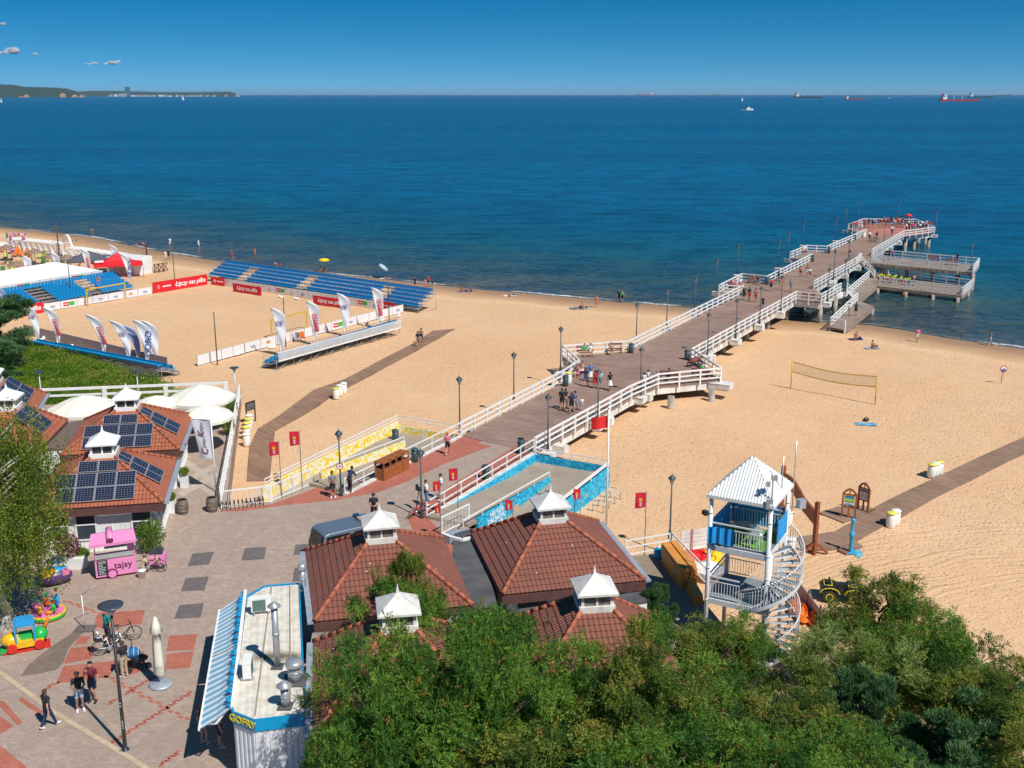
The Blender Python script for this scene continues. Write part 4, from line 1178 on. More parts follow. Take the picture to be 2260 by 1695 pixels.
def lamp(px, py, label, z=PZ, s=1.0): LK.put(tuple(at(px, py, z)), 0.3, label, GL, s)
lamp(753, 1094, 'dark lantern lamp with a round sign where the yellow ramp begins')
lamp(931, 1143, 'dark lantern lamp beside the photographer and the red bike at the blue ramp')
lamp(1015, 954, 'dark lantern lamp where the pier planks begin, left side')
LL = ['second from the promenade', 'at the left seating bay', 'where the left bay railing ends', 'fifth from the promenade', 'just before the beach meets the sea', 'at the second left bay', 'behind the second left bay', 'past the second left bay', 'left of the farthest left bay', 'at the farthest left bay', 'between the farthest bay and the pier head', 'just before the pier head', 'at the left corner of the pier head', 'at the back of the pier head', 'at the right corner of the pier head']
for (px, py), l in zip(LAMP_L[1:], LL): lamp(px, py, 'lantern lamp on the left pier side, ' + l, PZ - 0.2, 0.97)
LR_ = ['nearest the promenade', 'second, behind the red warning flag', 'at the near end of the wide bay', 'at the far end of the wide bay', 'third past the wide bay', 'fourth past the wide bay', 'at the shoreline bay', 'at the corner of the shoreline bay', 'beside the short stairs', 'above the low walkway', 'before the dock stairs']
for (px, py), l in zip(LAMP_R, LR_): lamp(px, py, 'lantern lamp on the right pier side, ' + l, PZ - 0.2, 0.97)
lamp(2017, 590, 'lantern lamp standing between the two docks', PZ - 0.2, 0.95)
lamp(2141, 600, 'lantern lamp at the outer end of the far dock', PZ - 0.2, 0.95)
lamp(1950, 540, 'lantern lamp on the right side just before the pier head', PZ - 0.2, 0.95)
LK.put(tuple(at(1478, 1188, 1.0)), 0, 'lantern lamp behind the stack of orange boards beside the yard', GL, 0.9)
r = thing('round_sign', 'small white round sign with a red ring fixed on the lantern pole', 'sign', tuple(at(753, 1094, PZ) + Vector((0, -0.12, 2.0))))
b = MB(); b.tube((0, 0, 0), (0, -0.02, 0), 0.22, n=16); b.build('sign_ring', M('sign_red', (0.55, 0.03, 0.03), 0.4), r)
b = MB(); b.tube((0, -0.021, 0), (0, -0.03, 0), 0.17, n=16); b.build('sign_face', m_white, r)
b = MB(); b.box((0, -0.034, 0), (0.16, 0.006, 0.05)); b.build('symbol', m_black, r)

def cone_lamp(label, p, h, s=1.0, rz=0.0, dark=False):
    r = thing('cone_lamp', label, 'street lamp', p, rz, 'lamps with a cone shaped head')
    pm = m_black if dark else m_gutter
    b = MB(); b.lathe((0, 0, 0), [(0.17 * s, 0), (0.15 * s, 0.05), (0.08 * s, 0.06), (0.075 * s, 0.3), (0.05 * s, h)], 12); b.build('pole', pm, r)
    b = MB(); b.lathe((0, 0, h), [(0.06 * s, 0.0), (0.13 * s, 0.12 * s), (0.19 * s, 0.24 * s), (0.10 * s, 0.25 * s)], 18); b.build('diffuser', m_steel, r)
    b = MB(); b.lathe((0, 0, h + 0.26 * s), [(0.2 * s, 0.0), (0.46 * s, 0.13 * s), (0.47 * s, 0.16 * s), (0.3 * s, 0.17 * s), (0.02, 0.13 * s)], 24); b.build('head', M('lamp_shade_dark', (0.05, 0.06, 0.08), 0.35, var=0.1), r)
    if dark:
        b = MB(); b.box((0, 0, 0.02), (0.42, 0.3, 0.04)); b.build('foot_plate', m_steel, r)
        b = MB()
        for z, w in ((1.95, 0.06), (2.08, 0.05), (1.45, 0.04)): b.box((0.0, -0.062, z), (w, 0.006, 0.05))
        for i in range(5): b.box((0.01, -0.066, 1.0 + 0.075 * i), (0.05, 0.006, 0.04))
        b.build('sticker', m_white, r)
    return r
cone_lamp('tall black lamp with a dish head standing on the square in the foreground', tuple(at(277, 1656, PZ)), 5.75, 1.0, 0.0, True)
cone_lamp('grey cone lamp at the far right corner of the restaurant terrace', tuple(at(523, 905, PZ)), 3.2, 0.8)
cone_lamp('grey cone lamp rising behind the farthest left pavilion', tuple(at(95, 905, PZ)), 2.9, 0.8)
cone_lamp('grey cone lamp rising behind the right restaurant cupola', tuple(at(309, 905, PZ)), 2.9, 0.8)

m_flagred = M('flag_red', (0.62, 0.012, 0.035), 0.75, var=0.08)
m_gold = M('flag_gold', (0.75, 0.48, 0.02), 0.6)
def city_flag():
    r = thing('flag_pole', '', 'flag')
    b = MB(); b.lathe((0, 0, 0), [(0.03, 0), (0.022, 3.75), (0.035, 3.77), (0.001, 3.83)], 8); b.build('pole', m_gutter, r)
    b = MB()
    fn = lambda u, v: (-0.03 - 0.57 * u, 0.04 * math.sin(u * 5 + v * 2) * u, 3.7 - 0.86 * v - 0.07 * u * v)
    b.grid(fn, 10, 8); o = b.build('flag', m_flagred, r)
    b = MB()
    # crown and two crosses in the city's fashion
    S = lambda x, z: (-0.315 + x * 0.46, -0.045, 3.7 - 0.02 - z * 0.70)
    fl = [(-0.26, 0.38), (-0.15, 0.52), (-0.10, 0.36), (0.0, 0.50), (0.10, 0.36), (0.15, 0.52), (0.26, 0.38), (0.18, 0.66), (-0.18, 0.66)]
    n = len(fl); vs = [S(x, z) for x, z in fl] + [(S(x, z)[0], 0.075, S(x, z)[2]) for x, z in fl]
    b.add(vs, [tuple(range(n)), tuple(reversed(range(n, 2 * n)))]); b.build('crown_emblem', m_gold, r)
    b = MB()
    for zc in (0.80, 1.00):
        for y in (-0.05, 0.08):
            c = S(0, zc); b.box((c[0], y, c[2]), (0.045, 0.006, 0.14)); b.box((c[0], y, c[2] + 0.01), (0.15, 0.006, 0.04))
    b.build('cross_emblem', m_white, r)
    return r
FK = Kind(city_flag); GF = 'red flags with a gold crown and white crosses'
for px, py, z, l, h in [(622, 1098, PZ, 'red crowned flag nearest the barred fence by the boardwalk', 1.0), (667, 1079, PZ, 'red crowned flag above the beach at the foot of the yellow ramp', 1.05),
    (1011, 1143, PZ, 'red crowned flag standing highest at the head of the blue ramp', 0.85), (972, 1150, PZ, 'red crowned flag hanging in front of the two men with the camera', 0.68), (973, 1185, PZ, 'red crowned flag lowest on the plaza beside the white canopy', 0.52),
    (1131, 1196, 0.3, 'red crowned flag in front of the painted message on the blue wall', 0.72), (1280, 1170, 0.3, 'red crowned flag half hidden behind the cupola of the big tiled roof', 0.72), (1422, 1226, PZ, 'red crowned flag rising from the white yard railing over the sand', 1.0)]:
    FK.put(tuple(at(px, py, z)), 0.05, l, GF, (1, 1, h) if h < 0.9 and False else h)
r = thing('flagstaff', 'tall white mast with a plain red bathing flag beside the blue ramp', 'flag', tuple(at(1338, 1160, 0.0)))
b = MB(); H_ = 7.6; b.lathe((0, 0, 0), [(0.07, 0), (0.05, H_)], 10); b.ball((0, 0, H_ + 0.06), 0.10, 8); b.build('mast', m_white, r)
b = MB(); b.grid(lambda u, v: (-0.06 - 1.0 * u, 0.08 * math.sin(u * 6 + 1), H_ - 0.45 - 0.78 * v - 0.12 * u), 12, 6); b.build('flag', M('signal_red', (0.72, 0.02, 0.02), 0.7, var=0.06), r)

m_wood = M('stained_wood', (0.33, 0.105, 0.03), 0.55, var=0.25, scale=3, bump=0.1)
def wood_bin():
    r = thing('recycling_bin', '', 'bin')
    b = MB(); b.box((0, 0, 0.06), (0.86, 0.78, 0.06)); b.box((0, 0.36, 0.5), (0.8, 0.03, 0.85))
    for sx in (-1, 1):
        for sy in (-1, 1): b.box((sx * 0.39, sy * 0.35, 0.66), (0.08, 0.08, 1.2))
        for i in range(5): b.box((sx * 0.39, 0, 0.16 + 0.15 * i), (0.03, 0.66, 0.135))
    for i in range(5): b.box((0, 0.35, 0.16 + 0.15 * i), (0.74, 0.04, 0.135))
    b.build('frame', m_wood, r)
    b = MB()
    for i in range(5): b.box((-0.296 + 0.148 * i, -0.36, 0.48), (0.14, 0.035, 0.78))
    b.build('door', m_wood, r)
    b = MB(); b.box((0, 0, 1.29), (0.96, 0.86, 0.07)); b.box((0, 0, 1.34), (0.8, 0.7, 0.05)); b.build('lid', m_wood, r)
    b = MB(); b.box((0, 0, 0.48), (0.6, 0.55, 0.76)); b.build('liner', m_black, r)
    return r
WK = Kind(wood_bin)
p0, p1 = at(846, 1056, PZ), at(886, 1036, PZ)
for i, l in enumerate(['brown wooden recycling bin at the near end of the row of four', 'brown wooden recycling bin, second in the row from the lamp with the sign', 'brown wooden recycling bin, third in the row from the lamp with the sign', 'brown wooden recycling bin at the far end of the row of four']):
    p = p0.lerp(p1, i / 3); WK.put(tuple(p), math.atan2(p1.y - p0.y, p1.x - p0.x), l, 'wooden recycling bins by the yellow ramp', 0.95)
m_binG = M('bin_green', (0.04, 0.075, 0.08), 0.5, var=0.15)
def litter():
    r = thing('litter_bin', '', 'bin')
    b = MB(); b.lathe((0, 0, 0), [(0.2, 0), (0.24, 0.04), (0.25, 0.82), (0.2, 0.83)], 14); b.build('body', m_binG, r)
    b = MB(); b.lathe((0, 0, 0.83), [(0.27, 0), (0.27, 0.09), (0.15, 0.17), (0.01, 0.19)], 14); b.box((0, -0.2, 0.62), (0.2, 0.12, 0.03)); b.build('lid', m_binG, r)
    return r
BK = Kind(litter); GB = 'dark green litter bins'
for px, py, z, l in [(873, 975, 0.62, 'dark litter bin in the corner of the yellow ramp landing'), (916, 1019, PZ, 'dark litter bin on the left side of the walkway'), (1072, 1057, PZ, 'dark litter bin by the right walkway railing above the blue ramp'), (1150, 1001, PZ, 'dark litter bin at the end of the right walkway railing'),
    (1393, 779, PZ, 'dark litter bin where the left seating bay ends'), (1248, 852, PZ, 'dark litter bin beside the white yellow lidded one on the pier'), (1516, 794, PZ, 'dark litter bin at the far end of the wide right bay'), (1793, 577, PZ, 'dark litter bin before the farthest left bay'), (1829, 559, PZ, 'dark litter bin after the farthest left bay'),
    (1693, 628, PZ, 'dark litter bin after the second left bay'), (1643, 652, PZ, 'dark litter bin before the second left bay'), (1886, 530, PZ, 'dark litter bin on the left near the pier head')]:
    BK.put(tuple(at(px, py, z)), 0, l, GB)
m_yl = M('yellow_lid', (0.74, 0.66, 0.10), 0.5)
m_plw = M('white_plastic', (0.82, 0.81, 0.76), 0.5, var=0.06)
def barrel_bin(lid):
    def f():
        r = thing('beach_bin', '', 'bin')
        b = MB(); b.lathe((0, 0, 0), [(0.24, 0), (0.27, 0.05), (0.30, 0.35), (0.29, 0.7), (0.25, 0.92)], 16); b.build('body', m_plw, r)
        b = MB(); b.lathe((0, 0, 0.9), [(0.31, 0.0), (0.32, 0.05), (0.26, 0.10), (0.02, 0.12)], 16); b.build('lid', lid, r)
        return r
    return f
YK, CK = Kind(barrel_bin(m_yl)), Kind(barrel_bin(m_plw)); GW = 'white barrel bins of the beach'
def bb(px, py, l, K_=None, z=None):
    p = ats(px, py) if z is None else at(px, py, z); (K_ or YK).put(tuple(p), 0, l, GW)
bb(742, 880, 'white barrel bin with a yellow lid in front of two others on the left boardwalk'); bb(750, 873, 'white lidded barrel bin, the middle one of three on the left boardwalk', CK); bb(759, 868, 'white lidded barrel bin farthest of the three on the left boardwalk', CK)
bb(545, 984, 'white barrel bin nearest the camera in the row beside the terrace railing', CK); bb(545, 968, 'yellow lidded barrel bin, second in the row beside the terrace railing'); bb(546, 958, 'yellow lidded barrel bin, third in the row beside the terrace railing'); bb(549, 949, 'yellow lidded barrel bin, fourth in the row beside the terrace railing'); bb(551, 941, 'white barrel bin farthest in the row beside the terrace railing', CK)
bb(1965, 1163, 'white barrel bin with a yellow lid on the near edge of the right boardwalk'); bb(1975, 1158, 'white lidded barrel bin just behind the yellow lidded one on the right boardwalk', CK)
bb(2055, 1053, 'yellow lidded barrel bin leftmost of the three at the far right boardwalk'); bb(2063, 1050, 'white barrel bin in the middle of the three at the far right boardwalk', CK); bb(2071, 1047, 'yellow lidded barrel bin rightmost of the three at the far right boardwalk')
bb(1743, 1222, 'white barrel bin seen through the spiral stair of the lifeguard tower', CK); bb(1255, 846, 'white barrel bin with a bright yellow lid on the pier deck', YK, PZ); bb(1906, 524, 'pale barrel bin with a yellow lid near the pier head', YK, PZ)
bb(1738, 1160, 'white barrel bin behind the right post of the lifeguard tower', CK)

m_bench = M('reddish_bench_wood', (0.25, 0.07, 0.045), 0.6, var=0.25)
def bench():
    r = thing('bench', '', 'bench')
    b = MB()
    for i in range(4): b.box((0, -0.2 + 0.12 * i, 0.44), (1.7, 0.09, 0.035))
    b.build('seat', m_bench, r)
    b = MB()
    for i in range(3): b.box((0, 0.26 + 0.03 * i, 0.60 + 0.14 * i), (1.7, 0.03, 0.10))
    b.build('backrest', m_bench, r)
    for sx in (-0.7, 0.7):
        b = MB(); b.box((sx, -0.18, 0.21), (0.06, 0.06, 0.42)); b.box((sx, 0.2, 0.21), (0.06, 0.06, 0.42)); b.bar((sx, 0.22, 0.4), (sx, 0.34, 0.95), 0.05); b.bar((sx, -0.2, 0.4), (sx, 0.24, 0.4), 0.05); b.build('leg', m_black, r)
    return r
SK = Kind(bench); GS = 'benches of the pier'
PD = -R(29)
for px, py, rz, l in [(1291, 783, 0.06, 'bench with the couple in green and white in the left bay'), (1355, 779, 0.06, 'bench with a single sunbather in the left bay'), (1283, 826, PAX, 'bench in the left bay with two women in swimsuits'), (1532, 808, PAX - PI - 0.5 + 0.1, 'bench along the slanting rail of the wide bay'), (1545, 832, PI, 'bench at the far right corner of the wide bay'), (1475, 838, PI, 'bench behind the near rail of the wide bay'),
    (1664, 625, 0.0, 'bench in the second left bay beside a person'), (1616, 636, PAX, 'bench in the second left bay occupied by resting people'), (1775, 560, PAX, 'bench in the farthest left bay'), (1783, 659, PI, 'bench inside the bay above the shoreline'), (2060, 578, -0.3, 'bench on the far dock with dark bags'), (2100, 585, -0.3, 'bench at the outer end of the far dock')]:
    SK.put(tuple(at(px, py, PZ)), rz, l, GS)

G0 = PZ - 0.0
tw = thing('lifeguard_tower', 'white lifeguard tower with pyramid tin roof, blue windbreaks and a spiral stair', 'tower', (9.05, 46.3, PZ))
LZ1, UZ, EZ = 3.45, 6.1, 8.4
pL, pF, pRt = Vector((9.05, 46.3, 0)), Vector((11.45, 45.0, 0)), Vector((12.85, 47.55, 0)); pB = pL + pRt - pF
cT = (pL + pRt) / 2
up = lambda p, z: Vector((p.x, p.y, z))
m_tube = M('tower_tubes', (0.70, 0.71, 0.72), 0.4, var=0.06)
for p, zt in ((pL, EZ), (pF, EZ + 0.1), (pRt, EZ), (pB, EZ)):
    b = MB(); b.tube(up(p, 0.0), up(p, zt), 0.10, n=12)
    for z_ in (3.3, 4.9, 6.0, 7.6): b.tube(up(p, z_), up(p, z_ + 0.06), 0.115, n=12)
    b.build('post', m_tube, tw, True)
m_grn = M('green_turf_mat', (0.10, 0.26, 0.03), 0.9, var=0.2, scale=4)
m_flr = M('grey_floor', (0.20, 0.24, 0.26), 0.6, var=0.1)
qd = [pL, pF, pRt, pB]
for z_, mt in ((LZ1, m_flr), (UZ, m_flr)):
    b = MB(); b.prism([(p.x, p.y) for p in qd], z_ - 0.12, z_)
    b.build('platform', [mt], tw, True); b = MB()
    for p, q in zip(qd, qd[1:] + qd[:1]): b.bar(up(p, z_ - 0.16), up(q, z_ - 0.16), 0.13, 0.26)
    b.build('platform_edge', m_tube, tw, True)
b = MB(); i_ = [p.lerp(cT, 0.12) for p in qd]; b.prism([(p.x, p.y) for p in i_], UZ, UZ + 0.02); b.build('turf_mat', m_grn, tw, True)
def barfence(p, q, z0, h=1.05, sp=0.13, name='balustrade'):
    b = MB(); n = max(1, int((q - p).length / sp))
    b.bar(up(p, z0 + h), up(q, z0 + h), 0.06); b.bar(up(p, z0 + h - 0.22), up(q, z0 + h - 0.22), 0.04); b.bar(up(p, z0 + 0.1), up(q, z0 + 0.1), 0.04)
    for i in range(n + 1):
        c = p.lerp(q, i / n); b.box((c.x, c.y, z0 + (h - 0.22) / 2 + 0.05), (0.022, 0.022, h - 0.3))
    b.build(name, m_tube, tw, True)
barfence(pL, pF, UZ); barfence(pB, pL, UZ); barfence(pRt, pB, UZ); barfence(pF.lerp(pRt, 0.45), pRt, UZ)
barfence(pL, pL.lerp(pF, 0.55), LZ1); barfence(pB, pL, LZ1); barfence(pRt, pB, LZ1); barfence(pRt, pF.lerp(pRt, 0.55), LZ1)
m_blueT = M('blue_tarpaulin', (0.02, 0.31, 0.70), 0.6, var=0.15, scale=3)
def tarp(p, q, z0, h, off=0.05, wav=0.03):
    d = (q - p).normalized(); nn = Vector((-d.y, d.x, 0)); b = MB()
    L = (q - p).length
    b.grid(lambda u, v: p + d * (L * u) + nn * (off + wav * math.sin(u * L * 20)) + Vector((0, 0, z0 + h * v)), max(8, int(L * 16)), 3)
    b.build('windbreak', m_blueT, tw, True)
tarp(pB, pRt, UZ + 0.08, 1.12); tarp(pL, pB, UZ + 0.08, 1.12, -0.05); tarp(pL, pL.lerp(pF, 0.42), UZ + 0.08, 0.82, -0.06); tarp(pL + Vector((-0.12, -0.1, 0)), pL.lerp(pF, 0.2), UZ + 0.15, 0.78, -0.16, 0.05); tarp(pF.lerp(pRt, 0.42), pRt, UZ + 0.1, 1.1, -0.06)
# roof of ribbed tin
ap = up(cT, 10.1); ov = 1.12
rc = [cT + (p - cT) * ov for p in qd]
for i in range(4):
    A, B = up(rc[i], EZ + 0.1), up(rc[(i + 1) % 4], EZ + 0.1)
    n = 22; b = MB(); vs = []; fs = []
    nrm = (B - A).cross(ap - A).normalized(); ux = (B - A).normalized(); mdp = (A + B) / 2; upv = (ap - mdp); half = (B - A).length / 2
    for j in range(n):
        for k_, (s0, hgt_) in enumerate(((0.0, 0.0), (0.5, 0.0), (0.55, 0.045), (0.95, 0.045))):
            s_ = (j + s0) / n * 2 - 1
            f_ = 1 - abs(s_)
            base_ = mdp + ux * (s_ * half); vs += [base_ + nrm * hgt_, base_ + upv * f_ + nrm * hgt_ * min(1, f_ * 8)]
    m_ = len(vs) // 2
    fs = [(2 * k, 2 * k + 2, 2 * k + 3, 2 * k + 1) for k in range(m_ - 1)]
    b.add(vs, fs); b.build('roof_sheet', m_white, tw, True)
b = MB()
for i in range(4): b.bar(up(rc[i], EZ + 0.04), up(rc[(i + 1) % 4], EZ + 0.04), 0.05, 0.14)
b.build('roof_edge', m_white, tw, True)
# spiral stair on the right of the front post
sc = pF + Vector((0.15, 0.05, 0)); Rs = 1.42
m_stair = M('stair_tread', (0.13, 0.16, 0.19), 0.6, var=0.15)
def spiral(z0, z1, a0, a1, n):
    out = []
    for i in range(n):
        f = i / (n - 1); a = a0 + (a1 - a0) * f; z = z0 + (z1 - z0) * f; da = abs(a1 - a0) / (n - 1) * 0.62
        b = MB(); e = [Vector((sc.x + r_ * math.cos(a + s_), sc.y + r_ * math.sin(a + s_), z)) for r_, s_ in ((0.12, -da * 1.5), (Rs - 0.08, -da * .85), (Rs - 0.08, da * .85), (0.12, da * 1.5))]
        b.slab(e, 0.04); b.build('tread', m_stair, tw, True)
        b = MB(); b.bar(e[0] + Vector((0, 0, -0.02)), e[1] + Vector((0, 0, -0.02)), 0.03, 0.07); b.build('tread_nosing', m_tube, tw, True)
        out.append((a, z))
    b = MB(); N = 40; fn = lambda f, dz: Vector((sc.x + Rs * math.cos(a0 + (a1 - a0) * f), sc.y + Rs * math.sin(a0 + (a1 - a0) * f), z0 + (z1 - z0) * f + dz))
    for i in range(N):
        b.tube(fn(i / N, 1.05), fn((i + 1) / N, 1.05), 0.035, n=6); b.bar(fn(i / N, -0.02), fn((i + 1) / N, -0.02), 0.05, 0.14)
    nb = int(abs(a1 - a0) * Rs / 0.13)
    for i in range(nb + 1): b.bar(fn(i / nb, 0.0), fn(i / nb, 1.03), 0.02)
    b.build('stair_rail', m_tube, tw, True)
spiral(LZ1, UZ, R(-165), R(42), 14)
spiral(1.2, LZ1, R(-110), R(48), 11)
b = MB(); b.tube(up(sc, 0), up(sc, UZ), 0.09, n=10); b.build('stair_core', m_tube, tw, True)
# instruments, aerials and floodlight
b = MB(); b.tube(up(pF, EZ), up(pF, 10.0), 0.03, n=6); b.box((pF.x + 0.05, pF.y, 9.75), (0.26, 0.16, 0.22)); b.box((pF.x - 0.2, pF.y, 9.45), (0.18, 0.05, 0.24)); b.box((pF.x - 0.12, pF.y - 0.1, 8.55), (0.3, 0.1, 0.45)); b.build('aerial_mast', m_steel, tw, True)
for p, h_ in ((pF.lerp(pRt, 0.55), 10.3), (pRt + Vector((0.25, 0.1, 0)), 10.6)):
    b = MB(); b.tube(up(p, UZ + 1), up(p, h_), 0.025, n=6); b.build('aerial', m_steel, tw, True)
b = MB(); q = pRt + Vector((0.6, -0.1, 0)); b.bar(up(pRt, 7.4), up(q, 7.4), 0.05); b.box((q.x, q.y, 7.6), (0.35, 0.3, 0.42), 0.4); b.build('floodlight', m_gutter, tw, True)
b = MB(); q = pL + Vector((-0.25, 0, 0)); b.box((q.x, q.y, 7.6), (0.2, 0.3, 0.2), 0.4); b.bar(up(pL, 7.6), up(q, 7.6), 0.04); b.build('loudspeaker', m_black, tw, True)
def chair(label, p, rz, col, name='chair', group=None, cat='chair'):
    r = thing(name, label, cat, p, rz, group)
    b = MB(); b.box((0, 0, 0.42), (0.5, 0.48, 0.04)); b.build('seat', col, r)
    b = MB(); b.box((0, 0.25, 0.72), (0.5, 0.04, 0.55), 0); b.build('backrest', col, r)
    b = MB()
    for sx in (-0.22, 0.22):
        for sy in (-0.2, 0.2): b.bar((sx, sy, 0), (sx * 0.95, sy, 0.42), 0.035)
        b.bar((sx, -0.2, 0.62), (sx, 0.25, 0.64), 0.035)
    b.build('legs', col, r)
    return r
chair('white plastic chair on the upper platform of the lifeguard tower', tuple(up(cT + Vector((0.2, -0.7, 0)), UZ + 0.03)), 2.6, m_white)
r = thing('table', 'grey folding table behind the chair on the lifeguard tower', 'table', tuple(up(cT + Vector((-0.35, -0.1, 0)), UZ + 0.03)), 0.3)
b = MB(); b.box((0, 0, 0.72), (1.0, 0.6, 0.04)); b.build('tabletop', M('pale_green_grey', (0.28, 0.36, 0.36), 0.6), r)
b = MB()
for sx in (-0.45, 0.45):
    for sy in (-0.25, 0.25): b.bar((sx, sy, 0), (sx, sy, 0.7), 0.03)
b.build('legs', m_steel, r)

m_rw = M('redwood_post', (0.26, 0.07, 0.025), 0.6, var=0.3, scale=2, bump=0.1)
g1, g2 = ats(1723, 1136), ats(1796, 1223)
gate = thing('beach_gate', 'red brown wooden gateway with a curved signboard across the boardwalk', 'gateway', tuple(g2))
for p, h_ in ((g1, 3.3), (g2, 3.25)):
    b = MB(); b.box((p.x, p.y, p.z + h_ / 2), (0.22, 0.22, h_), 0.6); b.build('post', m_rw, gate, True)
    for a in (0.2, PI + 0.2, PI / 2 + 0.5):
        b = MB(); b.bar((p.x + 0.85 * math.cos(a), p.y + 0.85 * math.sin(a), p.z), (p.x, p.y, p.z + 0.75), 0.14); b.build('brace', m_rw, gate, True)
b = MB(); L = g2 - g1; n = 14; vs = []
d = L.normalized(); nn = Vector((-d.y, d.x, 0)) * 0.06
for i in range(n + 1):
    f = i / n; p = g1 + L * f; zt = p.z + 3.05 + 0.45 * math.sin(f * PI) * (1 - f * 0.2) - 0.55 * f; zt = g1.z * (1 - f) + g2.z * f + 2.85 + 0.32 * math.sin(PI * min(1, f * 1.6)) * (1 if f < 0.62 else 0.0) - 0.25 * f
    zb = zt - 0.85
    vs += [p + nn + Vector((0, 0, zb - p.z)), p + nn + Vector((0, 0, zt - p.z)), p - nn + Vector((0, 0, zt - p.z)), p - nn + Vector((0, 0, zb - p.z))]
fs = []
for i in range(n):
    for k in range(4): fs.append((4 * i + k, 4 * i + (k + 1) % 4, 4 * i + 4 + (k + 1) % 4, 4 * i + 4 + k))
b.add(vs, fs); b.build('signboard', m_rw, gate, True)
def board(label, L_, R2, toppy, bands, z=None):
    a, c = ats(*L_), ats(*R2); h_ = height_of(a, toppy + 6) ; d = (c - a).normalized(); w = (c - a).length
    r = thing('notice_board', label, 'notice board', tuple(a), 0, 'wooden notice boards by the right boardwalk')
    b = MB()
    for p in (a, c): b.box((p.x, p.y, p.z + (h_ - 0.35) / 2), (0.11, 0.11, h_ - 0.35), math.atan2(d.y, d.x))
    n = 10
    pt = [a + d * (w * i / n) + Vector((0, 0, h_ - 0.35 + 0.32 * math.sin(PI * i / n))) for i in range(n + 1)]
    for p, q in zip(pt[:-1], pt[1:]): b.bar(p, q, 0.10, 0.12)
    b.bar(a + Vector((0, 0, h_ - 0.4)), c + Vector((0, 0, h_ - 0.4)), 0.07, 0.1); b.bar(a + Vector((0, 0, 0.75)), c + Vector((0, 0, 0.75)), 0.07, 0.1)
    m_ = (a + c) / 2; b.bar(m_ + Vector((0, 0, h_ - 0.4)), m_ + Vector((0, 0, h_ - 0.08)), 0.06); b.bar(m_ + Vector((0, 0, 0.75)), m_ + Vector((0, 0, 0.0)), 0.09)
    b.build('frame', m_wood, r, True)
    nn = Vector((d.y, -d.x, 0)); z0, z1 = 0.85, h_ - 0.48
    b = MB(); b.bar(m_ + Vector((0, 0, (z0 + z1) / 2)) - d * (w / 2 - 0.1), m_ + Vector((0, 0, (z0 + z1) / 2)) + d * (w / 2 - 0.1), 0.04, z1 - z0); pn = b.build('panel', m_plw, r, True)
    for f0, f1, u0, u1, mt in bands:
        b = MB(); z_ = z0 + (z1 - z0) * (f0 + f1) / 2; hw = (w / 2 - 0.1)
        b.bar(m_ + nn * 0.024 + d * (hw * u0) + Vector((0, 0, z_)), m_ + nn * 0.024 + d * (hw * u1) + Vector((0, 0, z_)), 0.006, (z1 - z0) * (f1 - f0)); b.build('print', mt, pn)
    return r
mb_ = M('print_blue', (0.02, 0.13, 0.36), 0.5); mg_ = M('print_green', (0.10, 0.42, 0.06), 0.5); my_ = M('print_yellow', (0.70, 0.62, 0.05), 0.5); mt_ = M('print_turquoise', (0.05, 0.45, 0.50), 0.5); mr_ = M('print_red', (0.60, 0.03, 0.04), 0.5)
board('arched notice board with a beach map in blue, yellow and green', (1857, 1142), (1886, 1146), 1071, [(0.86, 1.0, -1, 1, mb_), (0.66, 0.86, -1, 1, mt_), (0.52, 0.66, -1, 1, my_), (0.36, 0.52, -1, 1, mg_), (0.0, 0.12, -1, 1, mb_), (0.18, 0.24, -0.8, 0.5, mb_)])
board('arched notice board with a white bathing rules poster and blue heading', (1893, 1124), (1915, 1132), 1056, [(0.78, 1.0, -1, 1, mb_), (0.55, 0.62, -0.8, -0.1, mr_), (0.56, 0.59, 0.1, 0.85, mb_), (0.40, 0.44, -0.8, 0.8, mb_), (0.28, 0.32, -0.8, 0.8, mb_), (0.0, 0.1, -1, 1, mb_)])
p = ats(1877, 1219)
r = thing('beach_shower', 'bright blue beach shower post on the sand by the boardwalk', 'shower', tuple(p))
m_cy = M('light_blue_paint', (0.02, 0.36, 0.62), 0.45, var=0.08)
b = MB(); b.lathe((0, 0, 0), [(0.12, 0.03), (0.12, 0.1), (0.10, 1.0), (0.15, 1.05), (0.16, 1.2), (0.10, 1.25), (0.085, 1.9), (0.13, 1.95), (0.13, 2.08), (0.02, 2.15)], 12); b.build('post', m_cy, r)
b = MB(); b.box((0, -0.16, 1.1), (0.12, 0.1, 0.1)); b.tube((0, 0, 2.0), (0.0, -0.25, 2.02), 0.03, n=8); b.build('tap', m_cy, r)
b = MB(); b.box((0, 0, 0.03), (0.6, 0.6, 0.05)); b.build('foot_plate', m_cy, r)
b = MB(); pp = [ats(x, y) for x, y in [(1859, 1213), (1893, 1209), (1905, 1222), (1898, 1232), (1882, 1222), (1868, 1221)]]; b.prism([(q.x, q.y) for q in pp], p.z - 0.02, p.z + 0.012)
tag(b.build('blue_paint_slab', M('faded_blue_slab', (0.14, 0.42, 0.55), 0.8, var=0.3, scale=3)), kind='structure')

